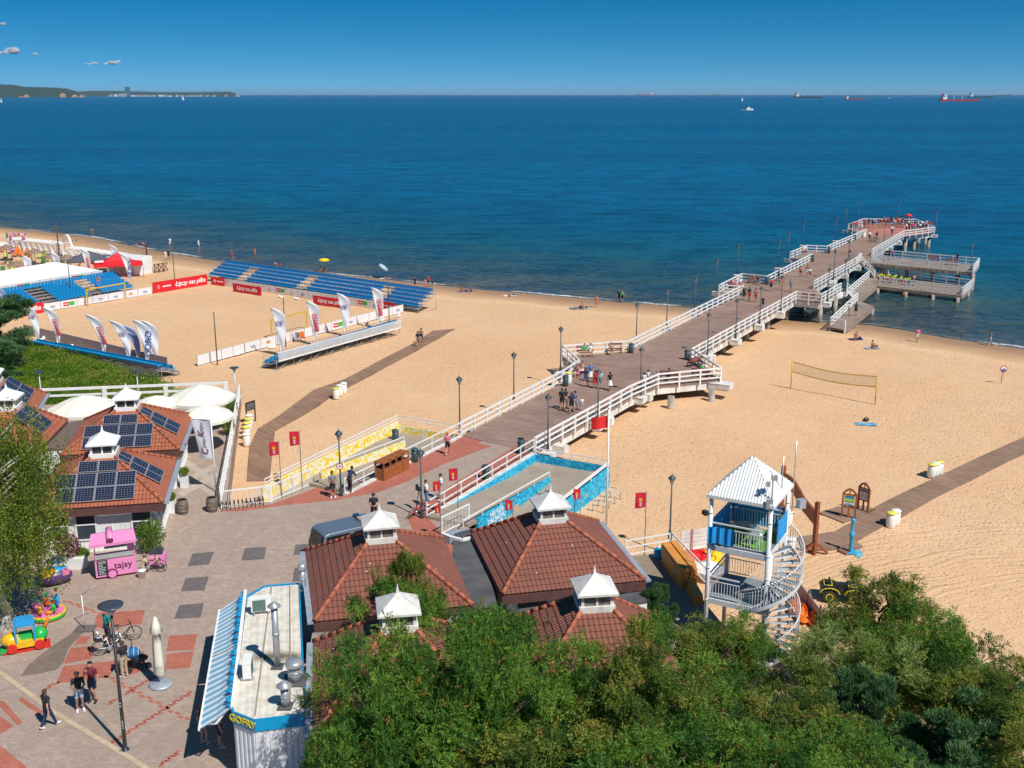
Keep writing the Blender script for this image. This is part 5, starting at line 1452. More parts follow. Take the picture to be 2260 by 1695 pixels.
def wheel(b, c, r_, w, axis, n=16):
    c = Vector(c); ax = Vector(axis).normalized()
    b.tube(c - ax * w / 2, c + ax * w / 2, r_, n=n)
def quad():
    p = ats(1855, 1322); r = thing('quad_bike', 'black quad bike with yellow trim parked on the sand behind the tree', 'quad bike', tuple(p), R(-12))
    for sx in (-0.62, 0.62):
        for sy in (-0.48, 0.48):
            b = MB(); b.tube((sx, sy - 0.14, 0.33), (sx, sy + 0.14, 0.33), 0.33, n=18); w_ = b.build('wheel', m_black, r)
            b = MB(); sg = 1 if sy > 0 else -1; b.lathe((0, 0, 0), [(0.20, 0), (0.21, 0.02), (0.17, 0.03)], 18)
            b.T = Matrix.Identity(4)
            b2 = MB(Matrix.Translation((sx, sy + sg * 0.145, 0.33)) @ Matrix.Rotation(-sg * PI / 2, 4, 'X'))
            N = 18; vs = []; fs = []
            for i in range(N):
                a = 2 * PI * i / N
                for rr in (0.15, 0.20): vs.append((rr * math.cos(a), rr * math.sin(a), 0.012))
            for i in range(N): j = (i + 1) % N; fs.append((2 * i, 2 * i + 1, 2 * j + 1, 2 * j))
            b2.add(vs, fs); b2.build('rim', M('bright_yellow', (0.75, 0.60, 0.0), 0.4), w_)
    b = MB(); b.box((0, 0, 0.5), (1.5, 0.42, 0.3)); b.box((0.15, 0, 0.72), (0.7, 0.34, 0.25)); b.ball((0.4, 0, 0.85), 0.3, 10, (1.2, 0.8, 0.6)); b.build('body', m_black, r)
    for sx in (-0.62, 0.62):
        b = MB(); fn = lambda u, v, sx=sx: (sx + 0.48 * math.cos(PI * u), (v - 0.5) * 1.25, 0.52 + 0.30 * math.sin(PI * u)); b.grid(fn, 8, 4); b.build('mudguard', m_black, r)
        b = MB()
        for sy in (-0.63, 0.63): b.path([(sx + 0.5 * math.cos(PI * k / 8), sy, 0.53 + 0.31 * math.sin(PI * k / 8)) for k in range(9)], 0.025)
        b.path([(sx + 0.1, -0.4, 0.92), (sx + 0.1, 0.4, 0.92), (sx - 0.3, 0.4, 0.92), (sx - 0.3, -0.4, 0.92), (sx + 0.1, -0.4, 0.92)], 0.02); b.build('trim', M('bright_yellow'), r)
    b = MB(); b.box((-0.25, 0, 0.85), (0.8, 0.34, 0.14)); b.box((-0.65, 0, 1.0), (0.1, 0.3, 0.3)); b.build('saddle', m_black, r)
    b = MB(); b.tube((0.5, -0.38, 1.12), (0.5, 0.38, 1.12), 0.03, n=6); b.tube((0.6, 0, 0.8), (0.5, 0, 1.12), 0.04, n=6); b.box((0.62, 0, 1.1), (0.06, 0.3, 0.2)); b.build('handlebar', m_black, r)
quad()

m_or = M('orange_timber', (0.62, 0.27, 0.055), 0.6, var=0.15, scale=1.5)
def boards(label, a, c, w, h, n, mat, zb=PZ):
    a, c = at(*a, zb), at(*c, zb); r = thing('board_stack', label, 'boards', tuple(a), 0, 'stacks of orange boards in the yard'); t_ = h / n
    d = (c - a).normalized(); s_ = Vector((-d.y, d.x, 0))
    for i in range(n):
        b = MB(); j = (random.random() - 0.5) * 0.08
        b.bar(a + s_ * j + Vector((0, 0, t_ * (i + 0.5))), c + s_ * j + d * (random.random() - 0.5) * 0.15 + Vector((0, 0, t_ * (i + 0.5))), w, t_ * 0.93); b.build('board', mat, r, True)
boards('tall stack of long orange boards in the yard behind the tiled roof', (1468, 1240), (1512, 1300), 0.45, 1.15, 7, m_or)
boards('second stack of orange boards leaning along the yard railing', (1486, 1238), (1530, 1296), 0.35, 1.2, 6, m_or)
boards('low pile of orange boards in front of the taller stack', (1518, 1290), (1542, 1335), 0.42, 0.5, 4, m_or)
def blob(name, label, cat, p, cols, sc_, seed, n=14):
    r = thing(name, label, cat, p); rn = random.Random(seed)
    for i, (mat, off, rad) in enumerate(cols):
        b = MB(); N = 18
        b.grid(lambda u, v: (off[0] + rad * sc_[0] * v * math.cos(2 * PI * u) * (1 + 0.16 * math.sin(7 * PI * u + seed)), off[1] + rad * sc_[1] * v * math.sin(2 * PI * u) * (1 + 0.12 * math.sin(5 * 2 * PI * u + seed)), 0.03 + (0.28 * (1 - v) + 0.07 * (1 - v * v) * math.sin(9 * u * PI + v * 7 + i)) * sc_[2]), N * 2, 6)
        b.build('cloth', mat, r)
    return r
mred = M('bright_red_fabric', (0.75, 0.01, 0.01), 0.7, var=0.12, scale=5); myel = M('bright_yellow_fabric', (0.80, 0.52, 0.01), 0.7, var=0.1); mora = M('orange_fabric', (0.80, 0.16, 0.01), 0.7, var=0.35, scale=4)
blob('folded_inflatable', 'crumpled red and yellow fabric lying beside the lifeguard tower', 'inflatable', tuple(at(1546, 1232, 0.5)), [(mred, (-0.1, 0.1, 0.1), 1.15), (myel, (0.75, 0.55, 0), 0.7), (myel, (0.7, -0.5, 0), 0.65), (m_white, (0.2, -1.3, -0.1), 1.1)], (1, 1, 1.2), 3)
blob('tarpaulin_bundle', 'orange and yellow tarpaulin bundle on the sand right of the spiral stair', 'tarpaulin', tuple(at(1785, 1362, 0.1)), [(mora, (-0.2, 0.5, 0), 0.95), (mora, (0.25, -0.35, 0), 0.8), (myel, (0.55, -1.2, 0), 0.6), (mora, (-0.35, 1.2, 0.1), 0.6)], (0.7, 1.2, 1.6), 5)  # a bundle of tarpaulin only, no boat in it
r = thing('barrier_fence', 'grey pink screen fence running down beside the orange tarpaulin', 'fence', tuple(ats(1756, 1300)))
b = MB(); a, c = ats(1757, 1318), ats(1835, 1420)
b.bar(a + Vector((0, 0, 0.5)), c + Vector((0, 0, 0.4)), 0.04, 1.1); b.build('screen', M('faded_screen', (0.42, 0.33, 0.35), 0.8, var=0.2), r, True)
b = MB()
for i in range(4): q = a.lerp(c, i / 3); b.box((q.x, q.y, q.z + 0.5), (0.08, 0.08, 1.4))
b.build('post', m_fascia, r, True)
r = thing('plank_fence', 'weathered pale plank fence between the yard and the lifeguard tower', 'fence', tuple(ats(1500, 1210)))
a, c = ats(1502, 1218), ats(1570, 1208)
for i in range(5):
    b = MB(); b.bar(a + Vector((0, 0, 0.15 + 0.26 * i)), c + Vector((0, 0, 0.15 + 0.26 * i)), 0.05, 0.23); b.build('plank', m_whited, r, True)
b = MB(); q = a.lerp(c, 0.35); b.box((q.x, q.y - 0.05, q.z + 0.65), (0.12, 0.12, 1.4)); b.build('post', M('pink_post', (0.55, 0.25, 0.27), 0.7), r, True)
r = thing('water_canister', 'dark blue canister at the head of the orange boards', 'canister', tuple(at(1453, 1232, PZ)))
b = MB(); b.lathe((0, 0, 0), [(0.22, 0), (0.26, 0.05), (0.26, 0.5), (0.12, 0.62)], 12); b.build('body', m_bluep, r); b = MB(); b.lathe((0, 0, 0.62), [(0.09, 0), (0.09, 0.08), (0.01, 0.1)], 10); b.build('cap', m_white, r)

# bike racks
def rack(label, pts, h=0.8, mat=m_steel, w=0.75, grp='bike racks'):
    p0 = pts[0]; r = thing('bike_rack', label, 'bike rack', tuple(p0), 0, grp)
    d = (pts[-1] - pts[0]).normalized(); s_ = Vector((-d.y, d.x, 0)) * w / 2
    for p in pts:
        b = MB(); q = [p - s_, p - s_ + Vector((0, 0, h - 0.08)), p - s_ * 0.8 + Vector((0, 0, h)), p + s_ * 0.8 + Vector((0, 0, h)), p + s_ + Vector((0, 0, h - 0.08)), p + s_]
        b.path(q, 0.03); b.build('hoop', mat, r, True)
rack('row of steel hoops on the sand beside the flag mast', [ats(*q) for q in [(1320, 1130), (1332, 1120), (1345, 1110), (1358, 1101)]], 0.75)
rack('low dark bike rack in front of the barred fence', [at(491 + 9 * i, 1124 - i * 1.1, PZ) for i in range(11)], 0.45, m_black, 0.5)

v1, v2 = ats(1745, 857), ats(1931, 893)
r = thing('volleyball_net', 'yellow edged beach volleyball net on two yellow posts', 'volleyball net', tuple(v1))
m_yp = M('yellow_paint', (0.66, 0.43, 0.02), 0.5, var=0.1)
for p in (v1, v2):
    b = MB(); b.tube(up(p, p.z), up(p, p.z + 2.75), 0.055, n=8); b.build('post', m_yp, r, True)
sag = lambda u, z: v1.lerp(v2, u) + Vector((0, 0, z - 0.28 * math.sin(PI * u)))
b = MB()
for i in range(24):
    b.bar(sag(i / 24, 2.55), sag((i + 1) / 24, 2.55), 0.02, 0.085)
b.build('net_tape', m_yp, r, True); b = MB()
for i in range(24): b.bar(sag(i / 24, 1.62), sag((i + 1) / 24, 1.62), 0.02, 0.085)
b.build('net_tape', m_yp, r, True)
b = MB()
for k in range(1, 9):
    for i in range(12): b.bar(sag(i / 12, 1.62 + 0.93 * k / 9), sag((i + 1) / 12, 1.62 + 0.93 * k / 9), 0.009)
for i in range(1, 72): b.bar(sag(i / 72, 1.62), sag(i / 72, 2.55), 0.009)
b.build('netting', M('net_cord', (0.25, 0.15, 0.06), 0.9), r, True)
# no swimming sign
p = ats(2209, 846); r = thing('beach_sign', 'round red ringed bathing sign on a pole near the right edge', 'sign', tuple(p))
b = MB(); b.tube((0, 0, 0), (0.1, 0, 1.75), 0.03, n=6); b.build('pole', m_fascia, r)
b = MB(); b.tube((0.08, -0.03, 1.42), (0.08, -0.06, 1.42), 0.33, n=20); b.build('ring', mr_, r)
b = MB(); b.tube((0.08, -0.061, 1.42), (0.08, -0.07, 1.42), 0.26, n=20); b.build('face', m_white, r)
b = MB(); b.grid(lambda u, v: (0.08 + 0.25 * math.cos(PI + PI * u) * v, -0.075, 1.40 + 0.25 * math.sin(PI + PI * u) * v), 12, 2); b.box((0.08, -0.075, 1.47), (0.22, 0.006, 0.06), 0); b.build('swimmer_symbol', mb_, r)
# notice board with a picture on the left sand
a, c = ats(545, 935), ats(564, 928)
r = thing('picture_board', 'dark framed picture board on two posts next to the terrace railing', 'notice board', tuple(a))
b = MB()
for p in (a, c): b.box((p.x, p.y, p.z + 0.85), (0.09, 0.09, 1.7))
b.bar(a + Vector((0, 0, 1.7)), c + Vector((0, 0, 1.7)), 0.09); b.bar(a + Vector((0, 0, 1.05)), c + Vector((0, 0, 1.05)), 0.07); b.build('frame', M('dark_wood', (0.03, 0.02, 0.015), 0.6), r, True)
b = MB(); b.bar(a + Vector((0, 0, 1.37)), c + Vector((0, 0, 1.37)), 0.03, 0.6); b.build('picture', M('dim_picture', (0.12, 0.13, 0.11), 0.5, var=0.7, scale=6), r, True)
# grey vertical banner with handwriting
p = at(477, 1085, PZ); hb = height_of(p, 925)
r = thing('banner_pole', 'white pole with a tall pale grey banner carrying red script beside the restaurant', 'banner', tuple(p))
b = MB(); b.tube((0, 0, 0), (0, 0, hb), 0.045, n=8); b.build('pole', m_white, r)
b = MB(); b.tube((0, 0, hb), (-1.2, 0.05, hb - 0.05), 0.02, n=6); b.build('crossbar', m_steel, r)
b = MB(); fn = lambda u, v: (-0.05 - 1.12 * u * (1 - 0.30 * v), 0.07 * math.sin(u * 4 + v * 3), hb - 0.06 - 2.55 * v + 0.02 * u); b.grid(fn, 10, 16); b.build('banner_cloth', M('banner_grey', (0.56, 0.57, 0.62), 0.8, var=0.08), r)
m_scr = M('burgundy_script', (0.20, 0.015, 0.06), 0.6)
def script(txt, size, x, z, ang):
    me = text_mesh(txt, size, m_scr, depth=0.003, font_shear=0.35)
    me.transform(Matrix.Translation((x, -0.10, z)) @ Matrix.Rotation(ang, 4, 'Y') @ Matrix.Rotation(PI / 2, 4, 'X')); mk('lettering', me, r)
script('K', 0.62, -0.62, hb - 1.0, -PI / 2); script('sope', 0.36, -0.60, hb - 0.55, -PI / 2); script('przy', 0.34, -0.50, hb - 1.55, -PI / 2); script('C', 0.6, -0.45, hb - 2.15, -PI / 2)
# barrels, planters by the restaurant
m_oak = M('barrel_oak', (0.16, 0.115, 0.085), 0.8, var=0.35, scale=4); m_hoop = M('barrel_hoop', (0.22, 0.22, 0.23), 0.5, 0.4)
def barrel():
    r = thing('barrel', '', 'barrel')
    b = MB(); b.lathe((0, 0, 0), [(0.27, 0), (0.32, 0.2), (0.345, 0.42), (0.32, 0.66), (0.27, 0.86), (0.25, 0.84)], 18); b.build('staves', m_oak, r)
    b = MB()
    for z_, q in ((0.04, 0.285), (0.2, 0.328), (0.62, 0.332), (0.8, 0.292)): b.lathe((0, 0, z_), [(q, 0), (q + 0.006, 0.0), (q + 0.002, 0.05), (q - 0.005, 0.05)], 18, cap=False)
    b.build('hoops', m_hoop, r)
    b = MB(); b.lathe((0, 0, 0.83), [(0.25, 0), (0.25, 0.01)], 18); b.build('lid', m_oak, r)
    return r
RK = Kind(barrel)
RK.put(tuple(at(404, 1133, PZ)), 0, 'old oak barrel beside the white planter at the restaurant wall', 'oak barrels at the terrace entrance', 1.05)
RK.put(tuple(at(469, 1128, PZ)), 0, 'old oak barrel at the foot of the tall white railing', 'oak barrels at the terrace entrance', 1.05)
m_seat = M('blue_seat', (0.0, 0.235, 0.52), 0.45, var=0.08)
m_ban = M('banner_red', (0.66, 0.012, 0.02), 0.6, var=0.05)
m_galv = M('scaffold_steel', (0.36, 0.38, 0.40), 0.45, 0.4, var=0.15)
b = MB(); b.box((0, 0, 0.02), (0.40, 0.38, 0.05)); b.box((0, 0.19, 0.20), (0.42, 0.06, 0.38)); b.box((0, -0.16, 0.0), (0.36, 0.06, 0.06)); SEAT = b.mesh('seat', m_seat)
def grandstand(label, A, B, back, rows, aisles, z0=0.45, rise=0.36, run=0.72, sp=0.50, full_back=True, near='first', guard=True, seat_rows=None):
    """A, B: ends of the lowest row on the sand; back: unit vector towards the top row"""
    A, B = Vector(A), Vector(B); L = (B - A).length; d = (B - A) / L; back = Vector(back); gz = (A.z + B.z) / 2
    r = thing('grandstand', label, 'grandstand', tuple(A), 0, 'blue seated grandstands around the sand court')
    S_ = lambda u, k, z: A + d * u + back * (k * run) + Vector((0, 0, gz - A.z - d.z * u + z))
    b = MB()
    for k in range(rows):
        b.slab([S_(0, k - 0.45, z0 + rise * k), S_(L, k - 0.45, z0 + rise * k), S_(L, k + 0.55, z0 + rise * k), S_(0, k + 0.55, z0 + rise * k)], 0.05)
    b.build('deck', m_galv, r, True)
    b = MB(); n = max(2, int(L / 2.4))
    for i in range(n + 1):
        u = L * i / n; top = S_(u, rows - 0.5, z0 + rise * (rows - 1))
        b.tube(S_(u, -0.4, 0), S_(u, -0.4, z0), 0.03, n=6); b.tube(S_(u, rows - 0.5, 0), top, 0.03, n=6); b.tube(S_(u, -0.4, z0 - 0.1), top - Vector((0, 0, 0.1)), 0.03, n=6); b.tube(S_(u, -0.4, 0.1), S_(u, rows - 0.5, 0.1), 0.025, n=6)
        if i < n: b.tube(S_(u, rows - 0.5, 0.1), S_(u + L / n, rows - 0.5, z0 + rise * (rows - 1) - 0.1), 0.025, n=6)
    b.build('scaffold', m_galv, r, True)
    if guard:
        b = MB(); zt = z0 + rise * (rows - 1)
        for h_ in (1.0,): b.bar(S_(0, rows - 0.4, zt + h_), S_(L, rows - 0.4, zt + h_), 0.035)
        for i in range(int(L / 0.5) + 1): b.bar(S_(min(L, i * 0.5), rows - 0.4, zt), S_(min(L, i * 0.5), rows - 0.4, zt + 1.0), 0.018)
        for u in (0, L):
            for k in range(rows): b.bar(S_(u, k, z0 + rise * k), S_(u, k, z0 + rise * k + 1), 0.02)
            b.bar(S_(u, 0, z0 + 1), S_(u, rows - 0.5, zt + 1), 0.03)
        b.build('guard_rail', m_galv, r, True)
    seats = []
    ang = math.atan2(back.y, back.x) - PI / 2
    for k in range(rows):
        n = int(L / sp)
        for i in range(n):
            u = (i + 0.5) * sp
            if k < rows - 1 and any(a0 < u - k * 0.0 < a1 for a0, a1 in aisles): continue
            seats.append(S_(u, k, z0 + rise * k + 0.30))
    seats.sort(key=lambda p: (p.x ** 2 + p.y ** 2))
    for p in seats[:100]:
        o = mk('seat', SEAT, r); o.location = p - A; o.rotation_euler = (0, 0, ang)
    if seats[100:]:
        b = MB(); rm = Matrix.Rotation(ang, 3, 'Z')
        for p in seats[100:]:
            b.box(p + rm @ Vector((0, 0, 0.02)), (0.40, 0.38, 0.05), 0, rm); b.box(p + rm @ Vector((0, 0.19, 0.20)), (0.42, 0.06, 0.38), 0, rm)
        tag(b.build('seat', m_seat, r, True), kind='stuff')
    return r, S_, L
uX = Vector((0.545, 0.838, 0)); uY = Vector((-0.838, 0.545, 0))       # court axes: along the side with goals' ends / towards the left
A, B = ats(462, 619), ats(926, 690)
dd = (B - A); bk = Vector((dd.y, -dd.x, 0)).normalized() * -1
if bk.y < 0: bk = -bk
Lc = dd.length
grandstand('long blue grandstand along the sea side of the sand court', A, B, tuple(bk), 5, [(Lc * .155, Lc * .205), (Lc * .45, Lc * .50), (Lc * .80, Lc * .85)], z0=0.55)
A, B = ats(20, 690), ats(296, 645)
dd = (B - A); bk = Vector((dd.y, -dd.x, 0)).normalized()
if bk.y < 0: bk = -bk
Lc = dd.length
_, SL, LL_ = grandstand('shorter blue grandstand at the left end of the sand court under the white canopy', A, B, tuple(bk), 6, [(Lc * .24, Lc * .36), (Lc * .62, Lc * .72)], z0=0.3, rise=0.3)
# stands seen from behind
def back_stand(label, A, B, front, top, white):
    A, B = Vector(A), Vector(B); L = (B - A).length; d = (B - A).normalized(); fr = Vector(front)
    r, S_, L = grandstand(label, A + fr * 2.1, B + fr * 2.1, tuple(-fr), 3, [], z0=0.3, rise=0.3 if top else 0.36, guard=not top)
    b = MB(); z0, z1 = (0.35, 1.3) if top else (1.0, 1.75); n = int(L / 0.16)
    for i in range(n):
        p = A + d * ((i + 0.5) * L / n); b.box((p.x, p.y, p.z + (z0 + z1) / 2), (0.07, 0.03, z1 - z0), math.atan2(d.y, d.x))
    b.bar(A + Vector((0, 0, z0 - 0.08)), B + Vector((0, 0, z0 - 0.08)), 0.08, 0.12)
    b.bar(A + Vector((0, 0, z1)), B + Vector((0, 0, z1)), 0.06, 0.06)
    b.build('back_slats', white, r, True)
    if top:
        b = MB(); b.bar(A + fr * 0.1 + Vector((0, 0, z1 + 0.08)), B + fr * 0.1 + Vector((0, 0, z1 + 0.08)), 0.45, 0.12); b.build('blue_top', m_seat, r, True)
    return r
back_stand('metal grandstand seen from behind with white back slats, right end of the court', ats(616, 818), ats(886, 740), (-0.838, 0.545, 0), False, m_white)
back_stand('long dark backed grandstand with a blue top edge behind the dune bushes', ats(75, 782), ats(352, 838), (0.56, 0.83, 0), True, M('dark_slats', (0.20, 0.22, 0.25), 0.6, var=0.2))
# advertising hoardings, panel by panel
m_pan = M('panel_white', (0.74, 0.74, 0.76), 0.6, var=0.04); m_pan_shade = M('panel_back_shade', (0.30, 0.25, 0.26), 0.8, var=0.1)  # darker panel colour has the shade of the hoarding backs painted in
m_nav = M('logo_navy', (0.03, 0.06, 0.20), 0.6); m_lred = M('logo_red', (0.60, 0.03, 0.04), 0.6); m_lgr = M('logo_green', (0.05, 0.45, 0.08), 0.6); m_lor = M('logo_orange', (0.72, 0.28, 0.06), 0.6)
def swoosh(b, c, d, n_, s):
    for k in range(7):
        a = PI + PI * k / 7; a2 = PI + PI * (k + 1) / 7
        b.bar(c + d * (s * math.cos(a)) + Vector((0, 0, s * 0.6 * math.sin(a))), c + d * (s * math.cos(a2)) + Vector((0, 0, s * 0.6 * math.sin(a2))), 0.01, 0.09, up=n_)
def panels(label, A, B, kinds, h=0.95, group='advertising hoardings round the sand court', n=None, side=-1, dark=False):
    A, B = Vector(A), Vector(B); L = (B - A).length; d = (B - A) / L; n = n or len(kinds); w = L / n
    nn = Vector((d.y, -d.x, 0)).normalized() * (1 if side < 0 else -1)
    r = thing('hoarding', label, 'hoarding', tuple(A), 0, group)
    for i in range(n):
        k = kinds[i % len(kinds)]; c = A + d * (w * (i + 0.5)); cz = c + Vector((0, 0, h / 2 + 0.05))
        b = MB(); b.bar(cz - d * (w / 2 - 0.04), cz + d * (w / 2 - 0.04), 0.05, h); pn = b.build('panel', m_pan_shade if dark else m_pan, r, True)
        q = cz + nn * 0.032
        if k == 's': b = MB(); swoosh(b, q, d, nn, 0.32); b.bar(q - d * 0.3, q + d * 0.3, 0.01, 0.08); b.build('logo', m_nav, r, True)
        elif k == 'm':
            for x_, mt in ((-0.42, m_lred), (0.42, m_lgr)): b = MB(); b.bar(q + d * (x_ - 0.4), q + d * (x_ + 0.4), 0.012, 0.5); b.build('logo', mt, r, True)
            b = MB(); b.bar(q + nn * 0.01 - d * 0.68, q + nn * 0.01 - d * 0.18, 0.01, 0.12); b.build('logo', m_pan, r, True)
        elif k == 'r': b = MB(); swoosh(b, q + Vector((0, 0, 0.1)), d, nn, 0.16); b.bar(q - d * 0.35 + Vector((0, 0, -0.2)), q + d * 0.35 + Vector((0, 0, -0.2)), 0.01, 0.05); b.build('logo', m_lred, r, True)
        elif k == 'o': b = MB(); b.bar(q - d * 0.3, q + d * 0.3, 0.01, 0.32); b.build('logo', m_lor, r, True)
    b = MB()
    for i in range(n + 1):
        p = A + d * (w * i); b.box((p.x, p.y, p.z + h / 2 + 0.05), (0.05, 0.05, h + 0.1)); 
        if i % 2: b.bar(p - nn * 0.03 + Vector((0, 0, h)), p - nn * 0.6, 0.03)
    b.build('frame', m_galv, r, True)
def red_banner(label, A, B, h, txt, logo=True, frac=0.68, side=-1):
    A, B = Vector(A), Vector(B); L = (B - A).length; d = (B - A) / L; nn = Vector((d.y, -d.x, 0)).normalized()
    r = thing('red_banner', label, 'banner', tuple(A), 0, 'red banners with white script at the court')
    b = MB(); m_ = Vector((0, 0, h / 2 + 0.03)); b.bar(A + m_, B + m_, 0.07, h); b.build('banner_sheet', m_ban, r, True)
    if txt:
        put_text(txt, h * 0.62, m_wl, tuple(A.lerp(B, frac) + m_ + nn * 0.045 + Vector((0, 0, 0.02))), d, parent=r, font_shear=0.25, bold=0.015)
    if logo:
        b = MB(); q = A.lerp(B, 0.1 if txt else 0.28) + m_ + nn * 0.045
        for a in range(6): b.bar(q + d * (0.30 * math.cos(a)) + Vector((0, 0, 0.28 * math.sin(a))), q + d * (0.12 * math.cos(a + 1.4)) + Vector((0, 0, 0.12 * math.sin(a + 1.4))), 0.012, 0.09, up=nn)
        b.bar(A.lerp(B, 0.17 if txt else 0.45) + m_ + nn * 0.045, A.lerp(B, 0.32 if txt else 0.92) + m_ + nn * 0.045, 0.012, 0.16); b.build('emblem', m_wl, r, True)
W1 = ats
red_banner('red banner at the left court end nearest the pine, partly behind a feather flag', W1(-10, 708), W1(96, 690), 1.35, 'Łączy nas piłka', False, 0.55)
panels('white hoarding with logos behind the left goal', W1(98, 688), W1(336, 649), ['s', 'm', 'r', 's', 's', 'o', 's'])
red_banner('long red banner at the far left corner of the court', W1(338, 648), W1(458, 628), 1.5, 'Łączy nas piłka', True)
panels('white hoarding in front of the long grandstand', W1(470, 626), W1(872, 688), ['s', '', 'r', 's', 'o', 'r', 'm', 'r', 's', 's', 'r', 'o', '', 'm', 's', 'r'])
red_banner('short red banner at the left corner of the long grandstand', W1(467, 628), W1(496, 632), 1.15, None, True)
red_banner('red banner leaning before the long grandstand, left of the two', W1(515, 643), W1(577, 653), 1.15, 'Łączy nas piłka', False, 0.5)
red_banner('red banner leaning before the long grandstand, behind a feather flag', W1(692, 671), W1(765, 682), 1.15, 'Łączy nas piłka', False, 0.5)
red_banner('short red banner at the right corner of the long grandstand', W1(836, 682), W1(872, 689), 1.15, None, True)
panels('blank grey hoarding at the open near corner of the court', W1(436, 808), W1(540, 780), ['', '', '', ''], 1.0)
panels('white hoarding with logos along the near right side of the court', W1(541, 779), W1(890, 690), ['s', 'o', 'r', 's', '', 'r', 'm', 's', '', '', '', 's'], 1.0)
panels('hoarding row, back coloured as in shade, behind the group of feather flags', W1(54, 737), W1(370, 813), [''] * 14, 1.05, dark=True)
# banner and long white canopy over the left stand
zt = 0.3 + 0.3 * 5
P0, P1 = SL(-0.5, 6.0, zt + 0.15), SL(LL_ - 1.5, 6.0, zt + 0.15)
panels('narrow sponsor strip above the last row of the left grandstand', P0, P1, ['m', '', 'r', 'm', 's', 'r', 's', '', 'm', 'r', ''], 0.7)
r = thing('canopy_tent', 'long white sloping tent roof behind the left grandstand', 'tent', tuple(P0))
bk = Vector((P1 - P0)).normalized(); bk = Vector((-bk.y, bk.x, 0))
b = MB(); q0, q1 = P0 + bk * 0.3 + Vector((0, 0, 0.75)), P1 + bk * 0.3 + Vector((0, 0, 0.75)); q2, q3 = q1 + bk * 6.5 + Vector((-2.2, 0, 0.7)), q0 + bk * 6.5 + Vector((0, 0, 0.7))
b.slab([q0, q1, q2, q3], 0.05); b.build('roof_sheet', m_cloth, r, True)
b = MB()
for q in (q0, q1, q2, q3, (q0 + q1) / 2, (q2 + q3) / 2): b.tube((q.x, q.y, sand_z(q.x, q.y)), q, 0.04, n=6)
b.build('pole', m_galv, r, True)
b = MB(); b.slab([q3, q2, q2 + bk * 2 - Vector((0, 0, 1.2)), q3 + bk * 2 - Vector((0, 0, 1.2))], 0.04); b.build('rear_sheet', m_cloth, r, True)
# goals
def goal(label, A, B, depth, grp='yellow goals of the sand court'):
    A, B = Vector(A), Vector(B); r = thing('goal', label, 'goal', tuple(A), 0, grp); H_ = Vector((0, 0, 2.1)); dp = Vector(depth)
    for p in (A, B): b = MB(); b.bar(p, p + H_, 0.14); b.build('post', m_yp, r, True)
    b = MB(); b.bar(A + H_, B + H_, 0.14); b.build('crossbar', m_yp, r, True)
    b = MB()
    for i in range(0, 13): p = A.lerp(B, i / 12); b.bar(p + H_, p + dp + Vector((0, 0, 0.1)), 0.01)
    for k in range(1, 6): b.bar(A + H_ * (1 - k / 6) + dp * k / 6, B + H_ * (1 - k / 6) + dp * k / 6, 0.01)
    b.build('net', m_steel, r, True)
goal('yellow goal in front of the left grandstand', W1(194, 675), W1(278, 659), (-0.6, 0.4, 0))
goal('yellow goal behind the feather flags at the near right side', W1(600, 748), W1(678, 726), (0.8, -0.5, 0))
# poles with ball nets
def pole(label, px, py, ty, mat=m_black, r_=0.06, name='net_pole', grp='dark poles around the sand court'):
    p = ats(px, py); h = height_of(p, ty); t_ = thing(name, label, 'pole', tuple(p), 0, grp)
    b = MB(); b.tube((0, 0, 0), (0, 0, h), r_, r_ * 0.8, n=8); b.build('shaft', mat, t_); b = MB(); b.lathe((0, 0, h), [(r_, 0), (r_ * 1.2, 0.03), (0.01, 0.06)], 8); b.build('cap', mat, t_)
for a_ in [('dark net pole in front of the left grandstand seats', 158, 661, 580), ('dark net pole on the sand beside the long red banner', 386, 622, 549), ('dark net pole at the open near corner of the court', 480, 806, 690), ('dark net pole between the two nearest feather flags', 631, 766, 660), ('dark net pole at the right corner of the court by the metal stand', 859, 709, 621), ('dark net pole at the left photo edge', 4, 668, 604)]: pole(*a_)
m_post = M('brown_pole_wood', (0.10, 0.045, 0.025), 0.8, var=0.3)
for a_ in [('tall brown wooden pole in the beach bar', 131, 565, 490), ('brown wooden pole behind the white container', 324, 562, 528), ('brown wooden pole between the straw parasols', 75, 612, 567)]: pole(*a_, mat=m_post, r_=0.12, name='wooden_pole', grp='brown poles of the beach bar')
for i, (px, py) in enumerate([(110, 768), (153, 800), (192, 812), (238, 830), (282, 842), (336, 850), (381, 852)]):
    pole(['short fence post leftmost in the dune bushes', 'short fence post, second from the left in the dune bushes', 'short fence post, third from the left in the dune bushes', 'short fence post in the middle of the dune bushes', 'short fence post below the blue end of the stand', 'short fence post at the edge of the dune bushes', 'short lone fence post on the sand above the parasol'][i], px, py + 12, py - 15, M('rust_post', (0.26, 0.11, 0.05), 0.8), 0.07, 'fence_post', 'short posts along the dune')
